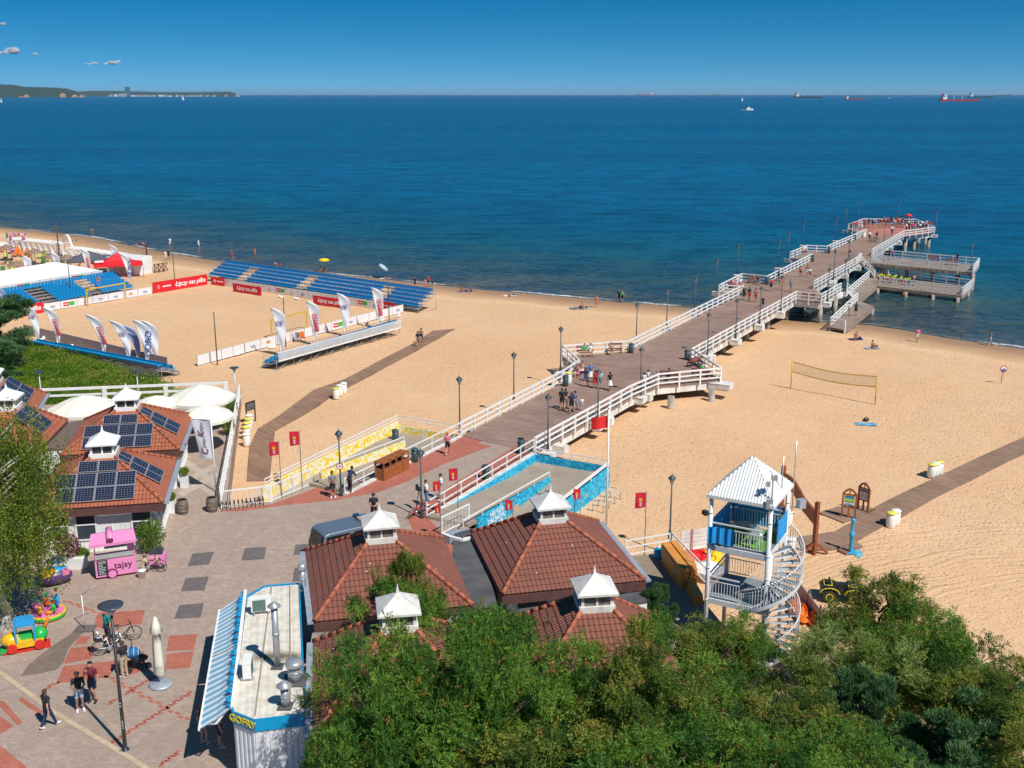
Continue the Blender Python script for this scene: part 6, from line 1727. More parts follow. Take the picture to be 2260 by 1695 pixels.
# feather flags
m_feather = M('feather_cloth', (0.76, 0.77, 0.80), 0.75, var=0.08, scale=1.0)
m_fblue = M('feather_blue', (0.30, 0.38, 0.62), 0.75, var=0.1)
def feather(label, bx, by, tx, ty, style):
    p = ats(bx, by); h = height_of(p, ty) * 1.1; sc_ = (at(tx, by, p.z) - p).x
    r = thing('feather_flag', label, 'flag', tuple(p), 0, 'white feather flags around the court')
    lean = sc_ * 0.9
    X = lambda f: lean * (f ** 2.2)
    b = MB(); b.path([(X(k / 10), 0, h * k / 10) for k in range(11)], 0.025); b.build('pole', m_galv, r)
    w = h * 0.24
    prof = lambda f: w * (min(1, (1 - f) * 7) ** 0.6) * (0.25 + 0.75 * min(1, (f) * 1.3))
    b = MB(); z0 = h * 0.1
    b.grid(lambda u, v: (X(0.1 + 0.9 * v) + (0.02 + prof(v) * u) * 1.0, 0.06 * math.sin(v * 9 + u * 4), z0 + (h - z0) * v), 5, 18); b.build('sail', m_feather if style != 'b' else m_fblue, r)
    b = MB()
    yy = -0.085
    if style in 'rs':
        n = 12 if style == 'r' else 0
        for k in range(n): v = 0.25 + 0.45 * k / n; b.box((X(0.1 + 0.9 * v) + w * 0.45, yy, z0 + (h - z0) * v), (w * 0.45, 0.008, h * 0.02)); 
        if style == 's':
            for k in range(4): b.box((X(0.7) + w * (0.3 + 0.1 * (k % 2)), yy, z0 + (h - z0) * (0.60 + 0.03 * k)), (w * 0.6, 0.008, h * 0.013))
        b.build('print', m_lred if style == 'r' else M('print_violet', (0.22, 0.12, 0.36), 0.6), r)
    elif style == 'u':
        me = text_mesh('UORO', w * .8, M('print_mid_blue', (0.08, 0.14, 0.42), 0.6), depth=0.003, bold=0.01)
        me.transform(Matrix.Translation((X(0.45) + w * 0.55, yy, h * 0.48)) @ Matrix.Rotation(-PI / 2 + 0.1, 4, 'Y') @ Matrix.Rotation(PI / 2, 4, 'X')); mk('lettering', me, r)
FF = [(62, 636, 56, 570, 'r', 'leftmost feather flag on the white canopy'), (128, 624, 115, 562, 's', 'feather flag in the middle of the white canopy'), (194, 614, 182, 555, 'r', 'feather flag right on the white canopy'), (259, 606, 242, 545, 's', 'feather flag before the red tent'), (284, 625, 267, 565, 'u', 'blue lettered feather flag right of the red tent'),
      (81, 762, 52, 677, 's', 'feather flag covering the end of the left red banner'), (127, 768, 101, 686, 'r', 'red lettered feather flag right of the pine'), (228, 789, 193, 702, 'r', 'red lettered feather flag standing alone before the dark hoardings'), (282, 803, 245, 715, 's', 'violet marked feather flag, left of the cluster of four'), (304, 801, 271, 724, 'b', 'bluish feather flag in the cluster of four'), (323, 806, 298, 714, 'u', 'tallest feather flag with big blue letters in the cluster'), (341, 806, 318, 716, 'n', 'plain feather flag, right of the cluster of four'),
      (619, 787, 600, 688, 's', 'feather flag nearest the camera at the metal stand'), (692, 762, 678, 672, 'r', 'red lettered feather flag, second along the metal stand'), (759, 742, 745, 655, 's', 'violet marked feather flag, third along the metal stand'), (833, 725, 820, 642, 'r', 'red lettered feather flag at the far end of the metal stand'), (14, 700, -6, 640, 'b', 'feather flag cut by the left edge of the photo')]
for bx, by, tx, ty, st_, l in FF: feather(l, bx, by, tx, ty, st_)
# weights, table and chairs
for i, (px, py) in enumerate([(521, 784), (599, 769), (807, 718), (843, 708), (880, 699), (95, 750), (160, 768), (297, 800), (620, 657), (655, 661)]):
    p = ats(px, py); r = thing('sandbag', ['white sandbag at the foot of the blank grey hoarding', 'white sandbag by the nearest feather flag', 'white sandbag at the middle of the near hoarding', 'white sandbag near the far end of the near hoarding', 'white sandbag at the far end of the near hoarding', 'white bag between two feather flags by the pine', 'white bag before the dark hoardings', 'white bag under the cluster of feather flags', 'white bag left in front of the long grandstand', 'white bag right in front of the long grandstand'][i], 'sandbag', tuple(p), 0.3 * i, 'white sandbags around the court')
    b = MB(); b.ball((0, 0, 0.12), 0.32, 10, (1.3, 0.8, 0.42)); b.build('bag', m_cloth, r); b = MB(); b.ball((0.3, 0.05, 0.26), 0.14, 8, (1, 1, 0.8)); b.build('knot', m_cloth, r)
chair('orange chair behind the near hoarding of the court', tuple(ats(668, 752)), 0.4, mora)
chair('grey folding chair beside the orange one at the court', tuple(ats(656, 754)), 0.2, m_steel)

r = thing('container', 'white container building behind the red tent', 'container', tuple(ats(300, 605)))
cp = [ats(x, y) for x, y in [(297, 608), (338, 601), (336, 585)]]; d = (cp[1] - cp[0]); s_ = Vector((-d.y, d.x, 0)).normalized() * 5.5
b = MB(); b.prism([tuple(q.xy) for q in (cp[0], cp[1], cp[1] + s_, cp[0] + s_)], cp[0].z - 0.2, cp[0].z + 2.35); b.build('box', m_boardw, r, True)
b = MB(); e_ = d.normalized() * 0.1; b.prism([tuple(q.xy) for q in (cp[0] - e_, cp[1] + e_, cp[1] + s_ + e_, cp[0] + s_ - e_)], cp[0].z + 2.35, cp[0].z + 2.5); b.build('roof', m_white, r, True)
r = thing('red_tent', 'red and grey pavilion tent with a peaked roof and white emblem', 'tent', tuple(ats(270, 600)))
c = ats(258, 611); b = MB(); zt = c.z + 2.0
def tent(b, c, w, dp, z, h, rz):
    rm = Matrix.Rotation(rz, 3, 'Z'); P = [c + rm @ Vector((sx * w / 2, sy * dp / 2, 0)) for sx, sy in ((-1, -1), (1, -1), (1, 1), (-1, 1))]; ap_ = Vector((c.x, c.y, z + h))
    P = [Vector((p.x, p.y, z)) for p in P]; vs = []
    for p, q in zip(P, P[1:] + P[:1]): m1, m2 = p.lerp(ap_, 0.5) - Vector((0, 0, 0.18 * h)), q.lerp(ap_, 0.5) - Vector((0, 0, 0.18 * h)); b.add([p, q, m2, m1, ap_], [(0, 1, 2, 3), (3, 2, 4)]); b.add([p, q, q - Vector((0, 0, 0.3)), p - Vector((0, 0, 0.3))], [(3, 2, 1, 0)])
    return P
P_ = tent(b, Vector((c.x, c.y + 1, 0)), 7.0, 4.5, zt, 1.5, 0.35); b.build('canopy', m_ban, r, True)
b = MB()
for p in P_: b.tube((p.x, p.y, sand_z(p.x, p.y)), p, 0.05, n=6)
b.build('pole', m_galv, r, True)
b = MB(); c2 = Vector((c.x - 5.8, c.y + 4.8, 0)); tent(b, c2, 6.5, 5.0, zt + 0.1, 1.2, 0.35); b.build('rear_canopy', M('slate_canvas', (0.09, 0.10, 0.12), 0.8, var=0.1), r, True)
b = MB(); q = Vector((c.x - 2.4, c.y - 1.9, zt + 0.55)); b.bar(q, q + Vector((1.2, 0.3, 0.05)), 0.02, 0.3); b.build('emblem', m_wl, r, True)
r = thing('trestle_fence', 'low brown wooden fence with crossed braces right of the container', 'fence', tuple(ats(341, 602)))
a, c = ats(341, 602), ats(371, 597); b = MB()
for z_ in (0.15, 1.25): b.bar(a + Vector((0, 0, z_)), c + Vector((0, 0, z_)), 0.1)
b.build('rail', m_post, r, True); b = MB()
for i in range(3):
    p, q = a.lerp(c, i / 3), a.lerp(c, (i + 1) / 3); b.bar(p + Vector((0, 0, 0.15)), q + Vector((0, 0, 1.25)), 0.08); b.bar(p + Vector((0, 0, 1.25)), q + Vector((0, 0, 0.15)), 0.08); b.bar(p, p + Vector((0, 0, 1.35)), 0.1)
b.build('brace', m_post, r, True)
def cabana():
    r = thing('beach_cabana', '', 'cabana')
    b = MB()
    for x in (-1.2, 1.2):
        for y in (-1, 1): b.box((x, y, 1.0), (0.10, 0.10, 2.0))
    for y in (-1, 1): b.box((0, y, 2.0), (2.6, 0.10, 0.12))
    b.build('frame', m_white, r)
    b = MB()
    for k in range(7): b.box((-1.15 + 0.38 * k, 0, 2.08), (0.14, 2.2, 0.05))
    b.build('roof_slats', m_cloth, r)
    b = MB(); b.grid(lambda u, v: (-1.15 + 0.2 * math.sin(v * 3) * u, -0.9 + 0.5 * u, 0.2 + 1.8 * v), 3, 6); b.grid(lambda u, v: (1.15 - 0.2 * math.sin(v * 3) * u, -0.9 + 0.5 * u, 0.2 + 1.8 * v), 3, 6); b.build('curtain', m_cloth, r)
    b = MB(); b.box((0, 0.1, 0.3), (1.9, 1.6, 0.3)); b.build('daybed', m_cloth, r)
    return r
CBK = Kind(cabana)
c0, c1 = ats(38, 552), ats(136, 563)
for i in range(9): CBK.put(tuple(c0.lerp(c1, i / 8)), -0.35, ['white cabana at the left end of the long row', 'white cabana second in the long row', 'white cabana third in the long row', 'white cabana fourth in the long row', 'white cabana in the middle of the long row', 'white cabana just right of the middle of the long row', 'white cabana third from the tall brown pole', 'white cabana second from the tall brown pole', 'white cabana right behind the tall brown pole'][i], 'white beach cabanas behind the bar')
c0, c1 = ats(170, 574), ats(262, 588)
for i in range(7): CBK.put(tuple(c0.lerp(c1, i / 6)), -0.35, ['white cabana beside the white arch', 'white cabana second right of the arch', 'white cabana third right of the arch', 'white cabana in the middle of the short row', 'white cabana behind the slate tent roof', 'white cabana beside the feather flag before the red tent', 'white cabana nearest the container'][i], 'white beach cabanas behind the bar')
r = thing('white_arch', 'white flower arch between the two rows of cabanas', 'arch', tuple(ats(146, 565)))
p = ats(140, 562); q = ats(162, 567); b = MB(); n = 12
for k in range(n): g = lambda f: p.lerp(q, (1 - math.cos(PI * f)) / 2) + Vector((0, 0, 3.6 * math.sin(PI * f))); b.bar(g(k / n), g((k + 1) / n), 0.35, 0.2)
b.build('hoop', m_white, r, True); b = MB(); b.bar(p, q, 0.3, 0.2); b.build('sill', m_white, r, True)
r = thing('flower_gate', 'frame wound with pink flowers at the back of the beach bar', 'arch', tuple(ats(27, 550)))
rn = random.Random(4); b = MB(); p, q = ats(27, 560), ats(56, 556)
for k in range(60):
    f = rn.random() * 3; c = p + Vector((0, 0, 3.2 * f)) if f < 1 else (p.lerp(q, f - 1) + Vector((0, 0, 3.2)) if f < 2 else q + Vector((0, 0, 3.2 - 1.4 * (f - 2)))); b.ball(c + Vector((rn.uniform(-.2, .2), rn.uniform(-.2, .2), rn.uniform(-.2, .2))), rn.uniform(.12, .25), 6)
b.build('flowers', M('pink_flowers', (0.50, 0.16, 0.30), 0.8, var=0.5, scale=5), r, True); b = MB(); b.bar(p, p + Vector((0, 0, 3.2)), 0.1); b.bar(p + Vector((0, 0, 3.2)), q + Vector((0, 0, 3.2)), 0.1); b.bar(q, q + Vector((0, 0, 3.2)), 0.1); b.build('frame', m_white, r, True)
def thatch():
    r = thing('straw_parasol', '', 'parasol')
    b = MB(); b.lathe((0, 0, 2.0), [(1.45, 0), (1.3, 0.12), (0.6, 0.45), (0.02, 0.75)], 18); b.build('canopy', M('thatch', (0.26, 0.17, 0.12), 0.95, var=0.35, scale=4, bump=0.5), r)
    b = MB(); b.tube((0, 0, 0), (0, 0, 2.6), 0.05, n=8); b.build('pole', m_post, r); return r
TK = Kind(thatch)
for px, py, l in [(17, 575, 'straw parasol at the left photo edge'), (79, 585, 'straw parasol left of the second canopy flag'), (152, 600, 'straw parasol right of the second canopy flag'), (41, 615, 'straw parasol nearest the white canopy'), (118, 596, 'straw parasol shading dark chairs')]: TK.put(tuple(ats(px, py)), 0, l, 'straw parasols of the beach bar')
r = thing('low_wall', 'low white wall at the left edge of the beach bar', 'wall', tuple(ats(0, 548))); b = MB(); b.bar(ats(-20, 549) + Vector((0, 0, 0.5)), ats(26, 547) + Vector((0, 0, 0.5)), 0.2, 1.1); b.build('face', m_white, r, True); b = MB(); b.bar(ats(-20, 549) + Vector((0, 0, 1.1)), ats(26, 547) + Vector((0, 0, 1.1)), 0.3, 0.1); b.build('coping', m_cloth, r, True)
def deck_chair(col):
    def f():
        r = thing('deck_chair', '', 'deck chair')
        b = MB(); b.slab([(-0.3, -0.5, 0.25), (0.3, -0.5, 0.25), (0.3, 0.15, 0.2), (-0.3, 0.15, 0.2)], 0.03); b.slab([(-0.3, 0.15, 0.2), (0.3, 0.15, 0.2), (0.3, 0.6, 0.95), (-0.3, 0.6, 0.95)], 0.03); b.build('canvas', col, r)
        b = MB()
        for x in (-0.32, 0.32): b.bar((x, -0.55, 0.3), (x, 0.5, 0.0), 0.04); b.bar((x, 0.62, 1.0), (x, -0.3, 0.0), 0.04)
        b.build('frame', m_oak, r); return r
    return f
DK = {'lime': Kind(deck_chair(M('lime_canvas', (0.42, 0.55, 0.10), 0.7))), 'orange': Kind(deck_chair(mora)), 'green': Kind(deck_chair(M('dark_green_canvas', (0.03, 0.14, 0.04), 0.8))), 'black': Kind(deck_chair(m_black)), 'red': Kind(deck_chair(M('coral_canvas', (0.72, 0.09, 0.04), 0.7)))}
rn = random.Random(11)
DC = [('orange', 34, 566), ('orange', 42, 563), ('orange', 50, 566), ('orange', 58, 562), ('orange', 4, 556), ('orange', 38, 558), ('orange', 62, 568), ('red', 102, 596), ('red', 113, 601), ('red', 135, 598), ('red', 173, 588), ('red', 106, 604),
      ('green', 9, 583), ('green', 27, 592), ('green', 7, 602), ('black', 22, 576), ('black', 80, 590), ('black', 86, 594), ('black', 132, 580), ('black', 145, 600), ('black', 150, 597), ('black', 44, 612),
      ('lime', 12, 571), ('lime', 66, 564), ('lime', 98, 566), ('lime', 103, 577), ('lime', 40, 588), ('lime', 66, 599), ('lime', 145, 573), ('lime', 158, 580), ('lime', 87, 570), ('lime', 120, 574), ('lime', 26, 596), ('green', 96, 581), ('green', 139, 580)]
for c_, px, py in DC:
    g = 'deck chairs scattered over the beach bar'
    DK[c_].put(tuple(ats(px, py)), rn.uniform(-1, 1), c_ + ' deck chair among the straw parasols of the beach bar', '%s deck chairs of the beach bar' % c_)
V = Vector
def pose_j(p):
    J = dict(pel=V((0, 0, .95)), wai=V((0, 0, 1.10)), che=V((0, 0, 1.33)), nec=V((0, .01, 1.50)), hea=V((0, -.01, 1.63)), top=V((0, .0, 1.68)))
    for s, n in ((-1, 'L'), (1, 'R')):
        J['sh' + n] = V((.175 * s, 0, 1.41)); J['el' + n] = V((.23 * s, .03, 1.14)); J['wr' + n] = V((.245 * s, -.04, .90))
        J['hi' + n] = V((.09 * s, 0, .92)); J['kn' + n] = V((.105 * s, -.02, .50)); J['an' + n] = V((.115 * s, .02, .08)); J['to' + n] = V((.135 * s, -.16, .035))
    if p == 'walk':
        J['knL'] += V((0, -.14, .01)); J['anL'] = V((-.1, -.30, .09)); J['toL'] = V((-.11, -.47, .07)); J['knR'] += V((0, .05, 0)); J['anR'] = V((.1, .30, .13)); J['toR'] = V((.11, .15, .04))
        J['elL'] += V((0, .10, 0)); J['wrL'] = V((-.25, .12, .93)); J['elR'] += V((0, -.06, 0)); J['wrR'] = V((.24, -.22, .96))
    if p in ('hold', 'ice'):
        J['elL'] = V((-.25, -.02, 1.15)); J['wrL'] = V((-.10, -.27, 1.12)); J['elR'] = V((.25, -.02, 1.15)); J['wrR'] = V((.08, -.27, 1.10))
        if p == 'ice': J['wrL'] = V((-.06, -.24, 1.40)); J['elL'] = V((-.25, -.14, 1.17)); J['elR'] = V((.26, .02, 1.14)); J['wrR'] = V((.27, -.03, .9))
    if p == 'lean':
        for k, o in (('wai', .05), ('che', .16), ('nec', .26), ('hea', .30), ('top', .31), ('shL', .20), ('shR', .20)): J[k] = J[k] + V((0, -o, -o * .25))
        for s, n in ((-1, 'L'), (1, 'R')): J['el' + n] = V((.22 * s, -.38, 1.10)); J['wr' + n] = V((.08 * s, -.50, 1.06))
        J['knR'] += V((0, -.1, 0)); J['anR'] = V((.1, -.02, .08))
    if p in ('sit', 'ground', 'bike'):
        d = {'sit': .47, 'ground': .83, 'bike': .0}[p]
        for k in J: J[k] = J[k] - V((0, 0, d))
        if p == 'sit':
            for s, n in ((-1, 'L'), (1, 'R')): J['kn' + n] = V((.12 * s, -.42, .50)); J['an' + n] = V((.13 * s, -.44, .08)); J['to' + n] = V((.15 * s, -.60, .035)); J['wr' + n] = V((.14 * s, -.28, .60)); J['el' + n] = V((.25 * s, -.05, .70))
        elif p == 'ground':
            for s, n in ((-1, 'L'), (1, 'R')): J['kn' + n] = V((.12 * s, -.36, .36)); J['an' + n] = V((.13 * s, -.66, .07)); J['to' + n] = V((.15 * s, -.82, .10)); J['wr' + n] = V((.16 * s, -.36, .42)); J['el' + n] = V((.27 * s, -.08, .36))
    if p == 'lie':
        J = {k: V((v.x * 1.1, .85 - v.z, .11 + v.y * .3)) for k, v in J.items()}
    if p == 'child_seat':
        for k in J: J[k] = J[k] - V((0, 0, .85))
        for s, n in ((-1, 'L'), (1, 'R')): J['kn' + n] = V((.12 * s, -.36, .10)); J['an' + n] = V((.12 * s, -.40, -.28)); J['to' + n] = V((.12 * s, -.54, -.33)); J['wr' + n] = V((.12 * s, -.34, .26)); J['el' + n] = V((.22 * s, -.12, .32))
    return J
BODY = {}
def body(p, near):
    key = (p, near)
    if key in BODY: return BODY[key]
    J = pose_j(p); caps = []
    def c(a, b_, ra, rb, reg): caps.append((J[a] if isinstance(a, str) else a, J[b_] if isinstance(b_, str) else b_, ra, rb, reg))
    c('pel', 'wai', .135, .125, 'pel'); c('wai', 'che', .12, .14, 'tor'); c('che', 'nec', .125, .06, 'tor'); c('nec', 'hea', .052, .055, 'nec')
    c('hea', 'top', .088, .095, 'hea'); fw = (J['hea'] - J['nec']).normalized(); fr = V((0, -1, 0)) if p != 'lie' else V((0, 0, 1))
    chin = J['hea'] + fr * .045 - fw * .045; c(J['hea'], chin, .07, .05, 'hea')
    c(J['hea'] + fr * .085, J['hea'] + fr * .105 - fw * .02, .018, .02, 'hea')
    for s, n in ((-1, 'L'), (1, 'R')):
        c(J['shL'], J['shR'], .075, .075, 'tor') if s < 0 else None
        c('sh' + n, 'el' + n, .052, .042, 'ua'); c('el' + n, 'wr' + n, .040, .028, 'fa'); c('hi' + n, 'kn' + n, .088, .058, 'th'); c('kn' + n, 'an' + n, .055, .038, 'sn'); c('an' + n, 'to' + n, .042, .038, 'ft')
        c(J['hea'] + V((.088 * s, .01, 0)), J['hea'] + V((.095 * s, .01, .03)), .016, .016, 'hea')
        d = (J['wr' + n] - J['el' + n]).normalized(); w = J['wr' + n]; sd = d.cross(V((1, 0, 0))).normalized() if abs(d.x) < .8 else V((0, 0, 1))
        c(w, w + d * .085, .028, .034, 'ha')
        if near:
            for k in range(4): o_ = sd * (.024 - .016 * k); q = w + d * .09 + o_; L_ = (.062, .072, .068, .052)[k]; m2 = q + d * L_ * .55; cu = d.cross(sd) * -.018 * s; c(q, m2, .010, .0095, 'ha'); c(m2, m2 + d * L_ * .45 + cu, .0095, .009, 'ha')
            c(w + d * .03 + sd * .03, w + d * .075 + sd * .055, .012, .010, 'ha')
    mb = MB()
    for a, b_, ra, rb, _ in caps:
        mb.tube(a, b_, ra, rb, n=12); mb.ball(a, ra, 12); mb.ball(b_, rb, 12)
    me = mb.mesh('body', []); o = bpy.data.objects.new('t', me); COL.objects.link(o)
    m = o.modifiers.new('r', 'REMESH'); m.mode = 'VOXEL'; m.voxel_size = .0105 if near else .026
    sm = o.modifiers.new('s', 'SMOOTH'); sm.iterations = 2 if near else 3; sm.factor = .5
    dg = bpy.context.evaluated_depsgraph_get(); r = bpy.data.meshes.new_from_object(o.evaluated_get(dg)); bpy.data.objects.remove(o)
    r.polygons.foreach_set('use_smooth', [True] * len(r.polygons)); r.materials.clear(); r.materials.append(SKIN[0])
    n = len(r.polygons); C_ = np.empty(n * 3); r.polygons.foreach_get('center', C_); C_ = C_.reshape(-1, 3)
    best = np.full(n, 9.); reg = np.empty(n, object); tt = np.zeros(n)
    for a, b_, ra, rb, g in caps:
        A, B = np.array(a), np.array(b_); d = B - A; L2 = max(d @ d, 1e-9); t_ = np.clip(((C_ - A) @ d) / L2, 0, 1)
        q = np.linalg.norm(C_ - A - t_[:, None] * d, axis=1) - (ra + (rb - ra) * t_); k = q < best
        best[k] = q[k]; reg[k] = g; tt[k] = t_[k]
    BODY[key] = (r, reg, tt, C_, J, fr, fw)
    return BODY[key]
GAR = {}
def garment(p, near, kind):
    key = (p, near, kind)
    if key in GAR: return GAR[key]
    r, reg, tt, C_, J, fr, fw = body(p, near)
    R_ = lambda *a: np.isin(reg.astype(str), a)
    hv = C_ - np.array(J['hea']); up_ = hv @ np.array(fw); fo = hv @ np.array(fr)
    sel = {'tee': R_('tor') | (R_('ua') & (tt < .62)) | (R_('pel') & (tt > .55)), 'shirt': R_('tor', 'ua', 'fa') & ~(R_('fa') & (tt > .85)) | (R_('pel') & (tt > .5)), 'vest': R_('tor') | (R_('pel') & (tt > .5)), 'bikini': R_('tor') & (C_[:, 2] > J['wai'].z + .12) & (C_[:, 2] < J['che'].z + .04),
           'shorts': R_('pel') | (R_('th') & (tt < .72)), 'trousers': R_('pel', 'th') | (R_('sn') & (tt < .93)), 'swim': R_('pel') & (tt < .75) | (R_('th') & (tt < .15)), 'shoes': R_('ft'),
           'hair': R_('hea') & ((up_ > .055 + fo * .5) | ((fo < -.02) & (up_ > -.05))), 'long': (R_('hea') & ((up_ > .055 + fo * .5) | (fo < -.005))) | (R_('nec') & (fo < .0)), 'cap': R_('hea') & (up_ > .045)}[kind]
    off = {'hair': .014, 'long': .022, 'shoes': .01, 'cap': .02}.get(kind, .014)
    idx = np.nonzero(sel)[0]; vs, fs, mp = [], [], {}
    for i in idx:
        f = []
        for v in r.polygons[i].vertices:
            if v not in mp: mp[v] = len(vs); q = r.vertices[v]; vs.append(q.co + q.normal * off)
            f.append(mp[v])
        fs.append(f)
    me = bpy.data.meshes.new(kind); me.from_pydata(vs, [], fs); me.polygons.foreach_set('use_smooth', [True] * len(fs)); me.materials.append(SKIN[0]); GAR[key] = me
    return me
SKIN = [M('skin', (0.52, 0.27, 0.17), .6, var=.06), M('tanned_skin', (0.36, 0.17, 0.10), .6, var=.06), M('fair_skin', (0.62, 0.36, 0.25), .6, var=.05)]
CL = dict(black=(.018, .018, .022), white=(.74, .74, .73), red=(.55, .02, .03), maroon=(.17, .015, .03), navy=(.015, .03, .09), blue=(.05, .17, .42), teal=(.0, .22, .21), green=(.02, .42, .10), lime=(.50, .62, .04), yellow=(.70, .55, .06), pink=(.60, .16, .26), grey=(.22, .22, .24), beige=(.42, .34, .25), pale=(.36, .45, .60), orange=(.72, .18, .03), violet=(.20, .14, .30), brown=(.07, .035, .02), blond=(.42, .27, .10), dark=(.02, .015, .012))
def cm(c): return M('cloth_' + c, CL[c], .8, var=.10, scale=5)
def person(px, py, z, rz, p, h, topk, topc, botk, botc, hair, place, group=None, near=False, hk='hair', sk=0, extra='', lab=None):
    r, _, _, _, J, fr, fw = body(p, near)
    loc = ats(px, py) if z is None else (at(px, py, z) if not isinstance(px, Vector) else px)
    o = bpy.data.objects.new('person', r); COL.objects.link(o); o.location = loc; o.rotation_euler = (0, 0, R(rz)); o.scale = (h / 1.77,) * 3
    def mset(ob, m): ob.material_slots[0].link = 'OBJECT'; ob.material_slots[0].material = m
    mset(o, SKIN[sk])
    def add(kind, nm, mat): c = bpy.data.objects.new(nm, garment(p, near, kind)); COL.objects.link(c); c.parent = o; mset(c, mat); return c
    if topk: add(topk, 'top' if topk in ('vest', 'bikini') else 'shirt', cm(topc))
    if botk == 'skirt':
        b = MB(); b.lathe(J['pel'] - V((0, 0, .42)), [(.26, 0), (.20, .25), (.15, .50)], 14, cap=False); b.build('skirt', cm(botc), o); add('swim', 'shorts', cm(botc))
    elif botk: add(botk, 'trousers' if botk == 'trousers' else 'shorts', cm(botc))
    add('shoes', 'shoes', cm('white' if near and topc != 'maroon' else 'dark')) if p not in ('ground', 'lie') and topk not in ('bikini', None) else None
    add(hk, 'cap' if hk == 'cap' else 'hair', cm(hair))
    if near:
        b = MB()
        for s in (-1, 1): b.ball(J['hea'] + fr * .078 + V((.032 * s, 0, 0)) + fw * .02, .011, 8)
        b.build('eyes', m_black, o)
        b = MB(); b.ball(J['hea'] + fr * .092 - fw * .05, .018, 8, (1.2, .5, .35)); b.build('mouth', cm('maroon'), o)
    posn = {'stand': 'standing', 'walk': 'walking', 'hold': 'standing', 'ice': 'eating an ice cream,', 'lean': 'leaning', 'sit': 'sitting', 'ground': 'sitting', 'lie': 'lying', 'bike': 'standing', 'child_seat': 'sitting'}[p]
    wear = ((topc + ' ' + {'tee': 'shirt', 'shirt': 'shirt', 'vest': 'top', 'bikini': 'bikini'}[topk]) if topk else 'bare chested') + ((' and ' + botc + ' ' + {'shorts': 'shorts', 'trousers': 'trousers', 'skirt': 'skirt', 'swim': 'swimwear'}[botk]) if botk and botk != topc else '')
    L_ = ('person in ' if topk else 'person ') + wear + ' ' + posn + ' ' + place
    if len(L_.split()) > 16: L_ = ('person in ' if topk else 'person ') + wear + ' ' + place
    if len(L_.split()) > 16: L_ = 'person ' + place
    tag(o, L_, 'person', group)
    return o, J
PLZ = []
q = 'people on the square'
person(108, 1606, PZ, 150, 'walk', 1.72, 'tee', 'black', 'trousers', 'navy', 'brown', 'away at the kerb line', q, True)
pm, _ = person(178, 1568, PZ, 25, 'hold', 1.78, 'tee', 'black', 'shorts', 'pale', 'dark', 'beside the man in maroon', q, True, sk=1)
pi_, JI = person(207, 1548, PZ, -8, 'ice', 1.86, 'tee', 'maroon', 'shorts', 'navy', 'dark', 'left of the tall dish lamp', q, True)
person(276, 1494, PZ, -120, 'hold', 1.74, 'tee', 'black', 'trousers', 'beige', 'brown', 'behind the tall lamp with a stroller', q, True)
pd_, _ = person(241, 1425, PZ, -40, 'bike', 1.85, 'tee', 'teal', 'shorts', 'navy', 'dark', 'with a bicycle and two small children', q, True)
person(735, 1098, PZ, 20, 'hold', 1.76, 'tee', 'grey', 'shorts', 'black', 'dark', 'barefoot beside the lantern with a sign', q, True, sk=1)
person(772, 1088, PZ, 150, 'lean', 1.80, 'shirt', 'navy', 'trousers', 'black', 'dark', 'on the white railing near the wooden bins', q, True)
person(826, 1152, PZ, 5, 'hold', 1.82, 'tee', 'black', 'trousers', 'black', 'dark', 'beside the silver van', q, True, hk='cap')
person(941, 1118, PZ, 100, 'hold', 1.75, 'tee', 'white', 'trousers', 'blue', 'dark', 'behind a camera by the lantern', q, True)
person(973, 1103, PZ, -80, 'stand', 1.74, 'tee', 'white', 'trousers', 'beige', 'dark', 'behind the red flag opposite the camera', q, True)
person(988, 1004, PZ, 180, 'walk', 1.65, 'tee', 'pink', 'shorts', 'black', 'red', 'towards the pier with a pale backpack', q, True, hk='cap')
person(485, 1650, PZ, 120, 'stand', 1.75, 'tee', 'white', 'shorts', 'navy', 'dark', 'queuing in the shade under the awning', q, True)
person(452, 1643, PZ, 160, 'stand', 1.78, 'tee', 'brown', 'shorts', 'grey', 'dark', 'half hidden behind the outer edge of the awning', q, True)
b = MB(); b.lathe((0, 0, 0), [(.005, 0), (.03, .12)], 8); b.ball((0, 0, .14), .034, 8); ic = thing('ice_cream', 'white ice cream cone in the hand of the man in maroon', 'ice cream', tuple(pi_.location + Matrix.Rotation(R(-8), 3, 'Z') @ V((-.02, -.34, 1.50)))); b.build('cone', cm('beige'), ic)
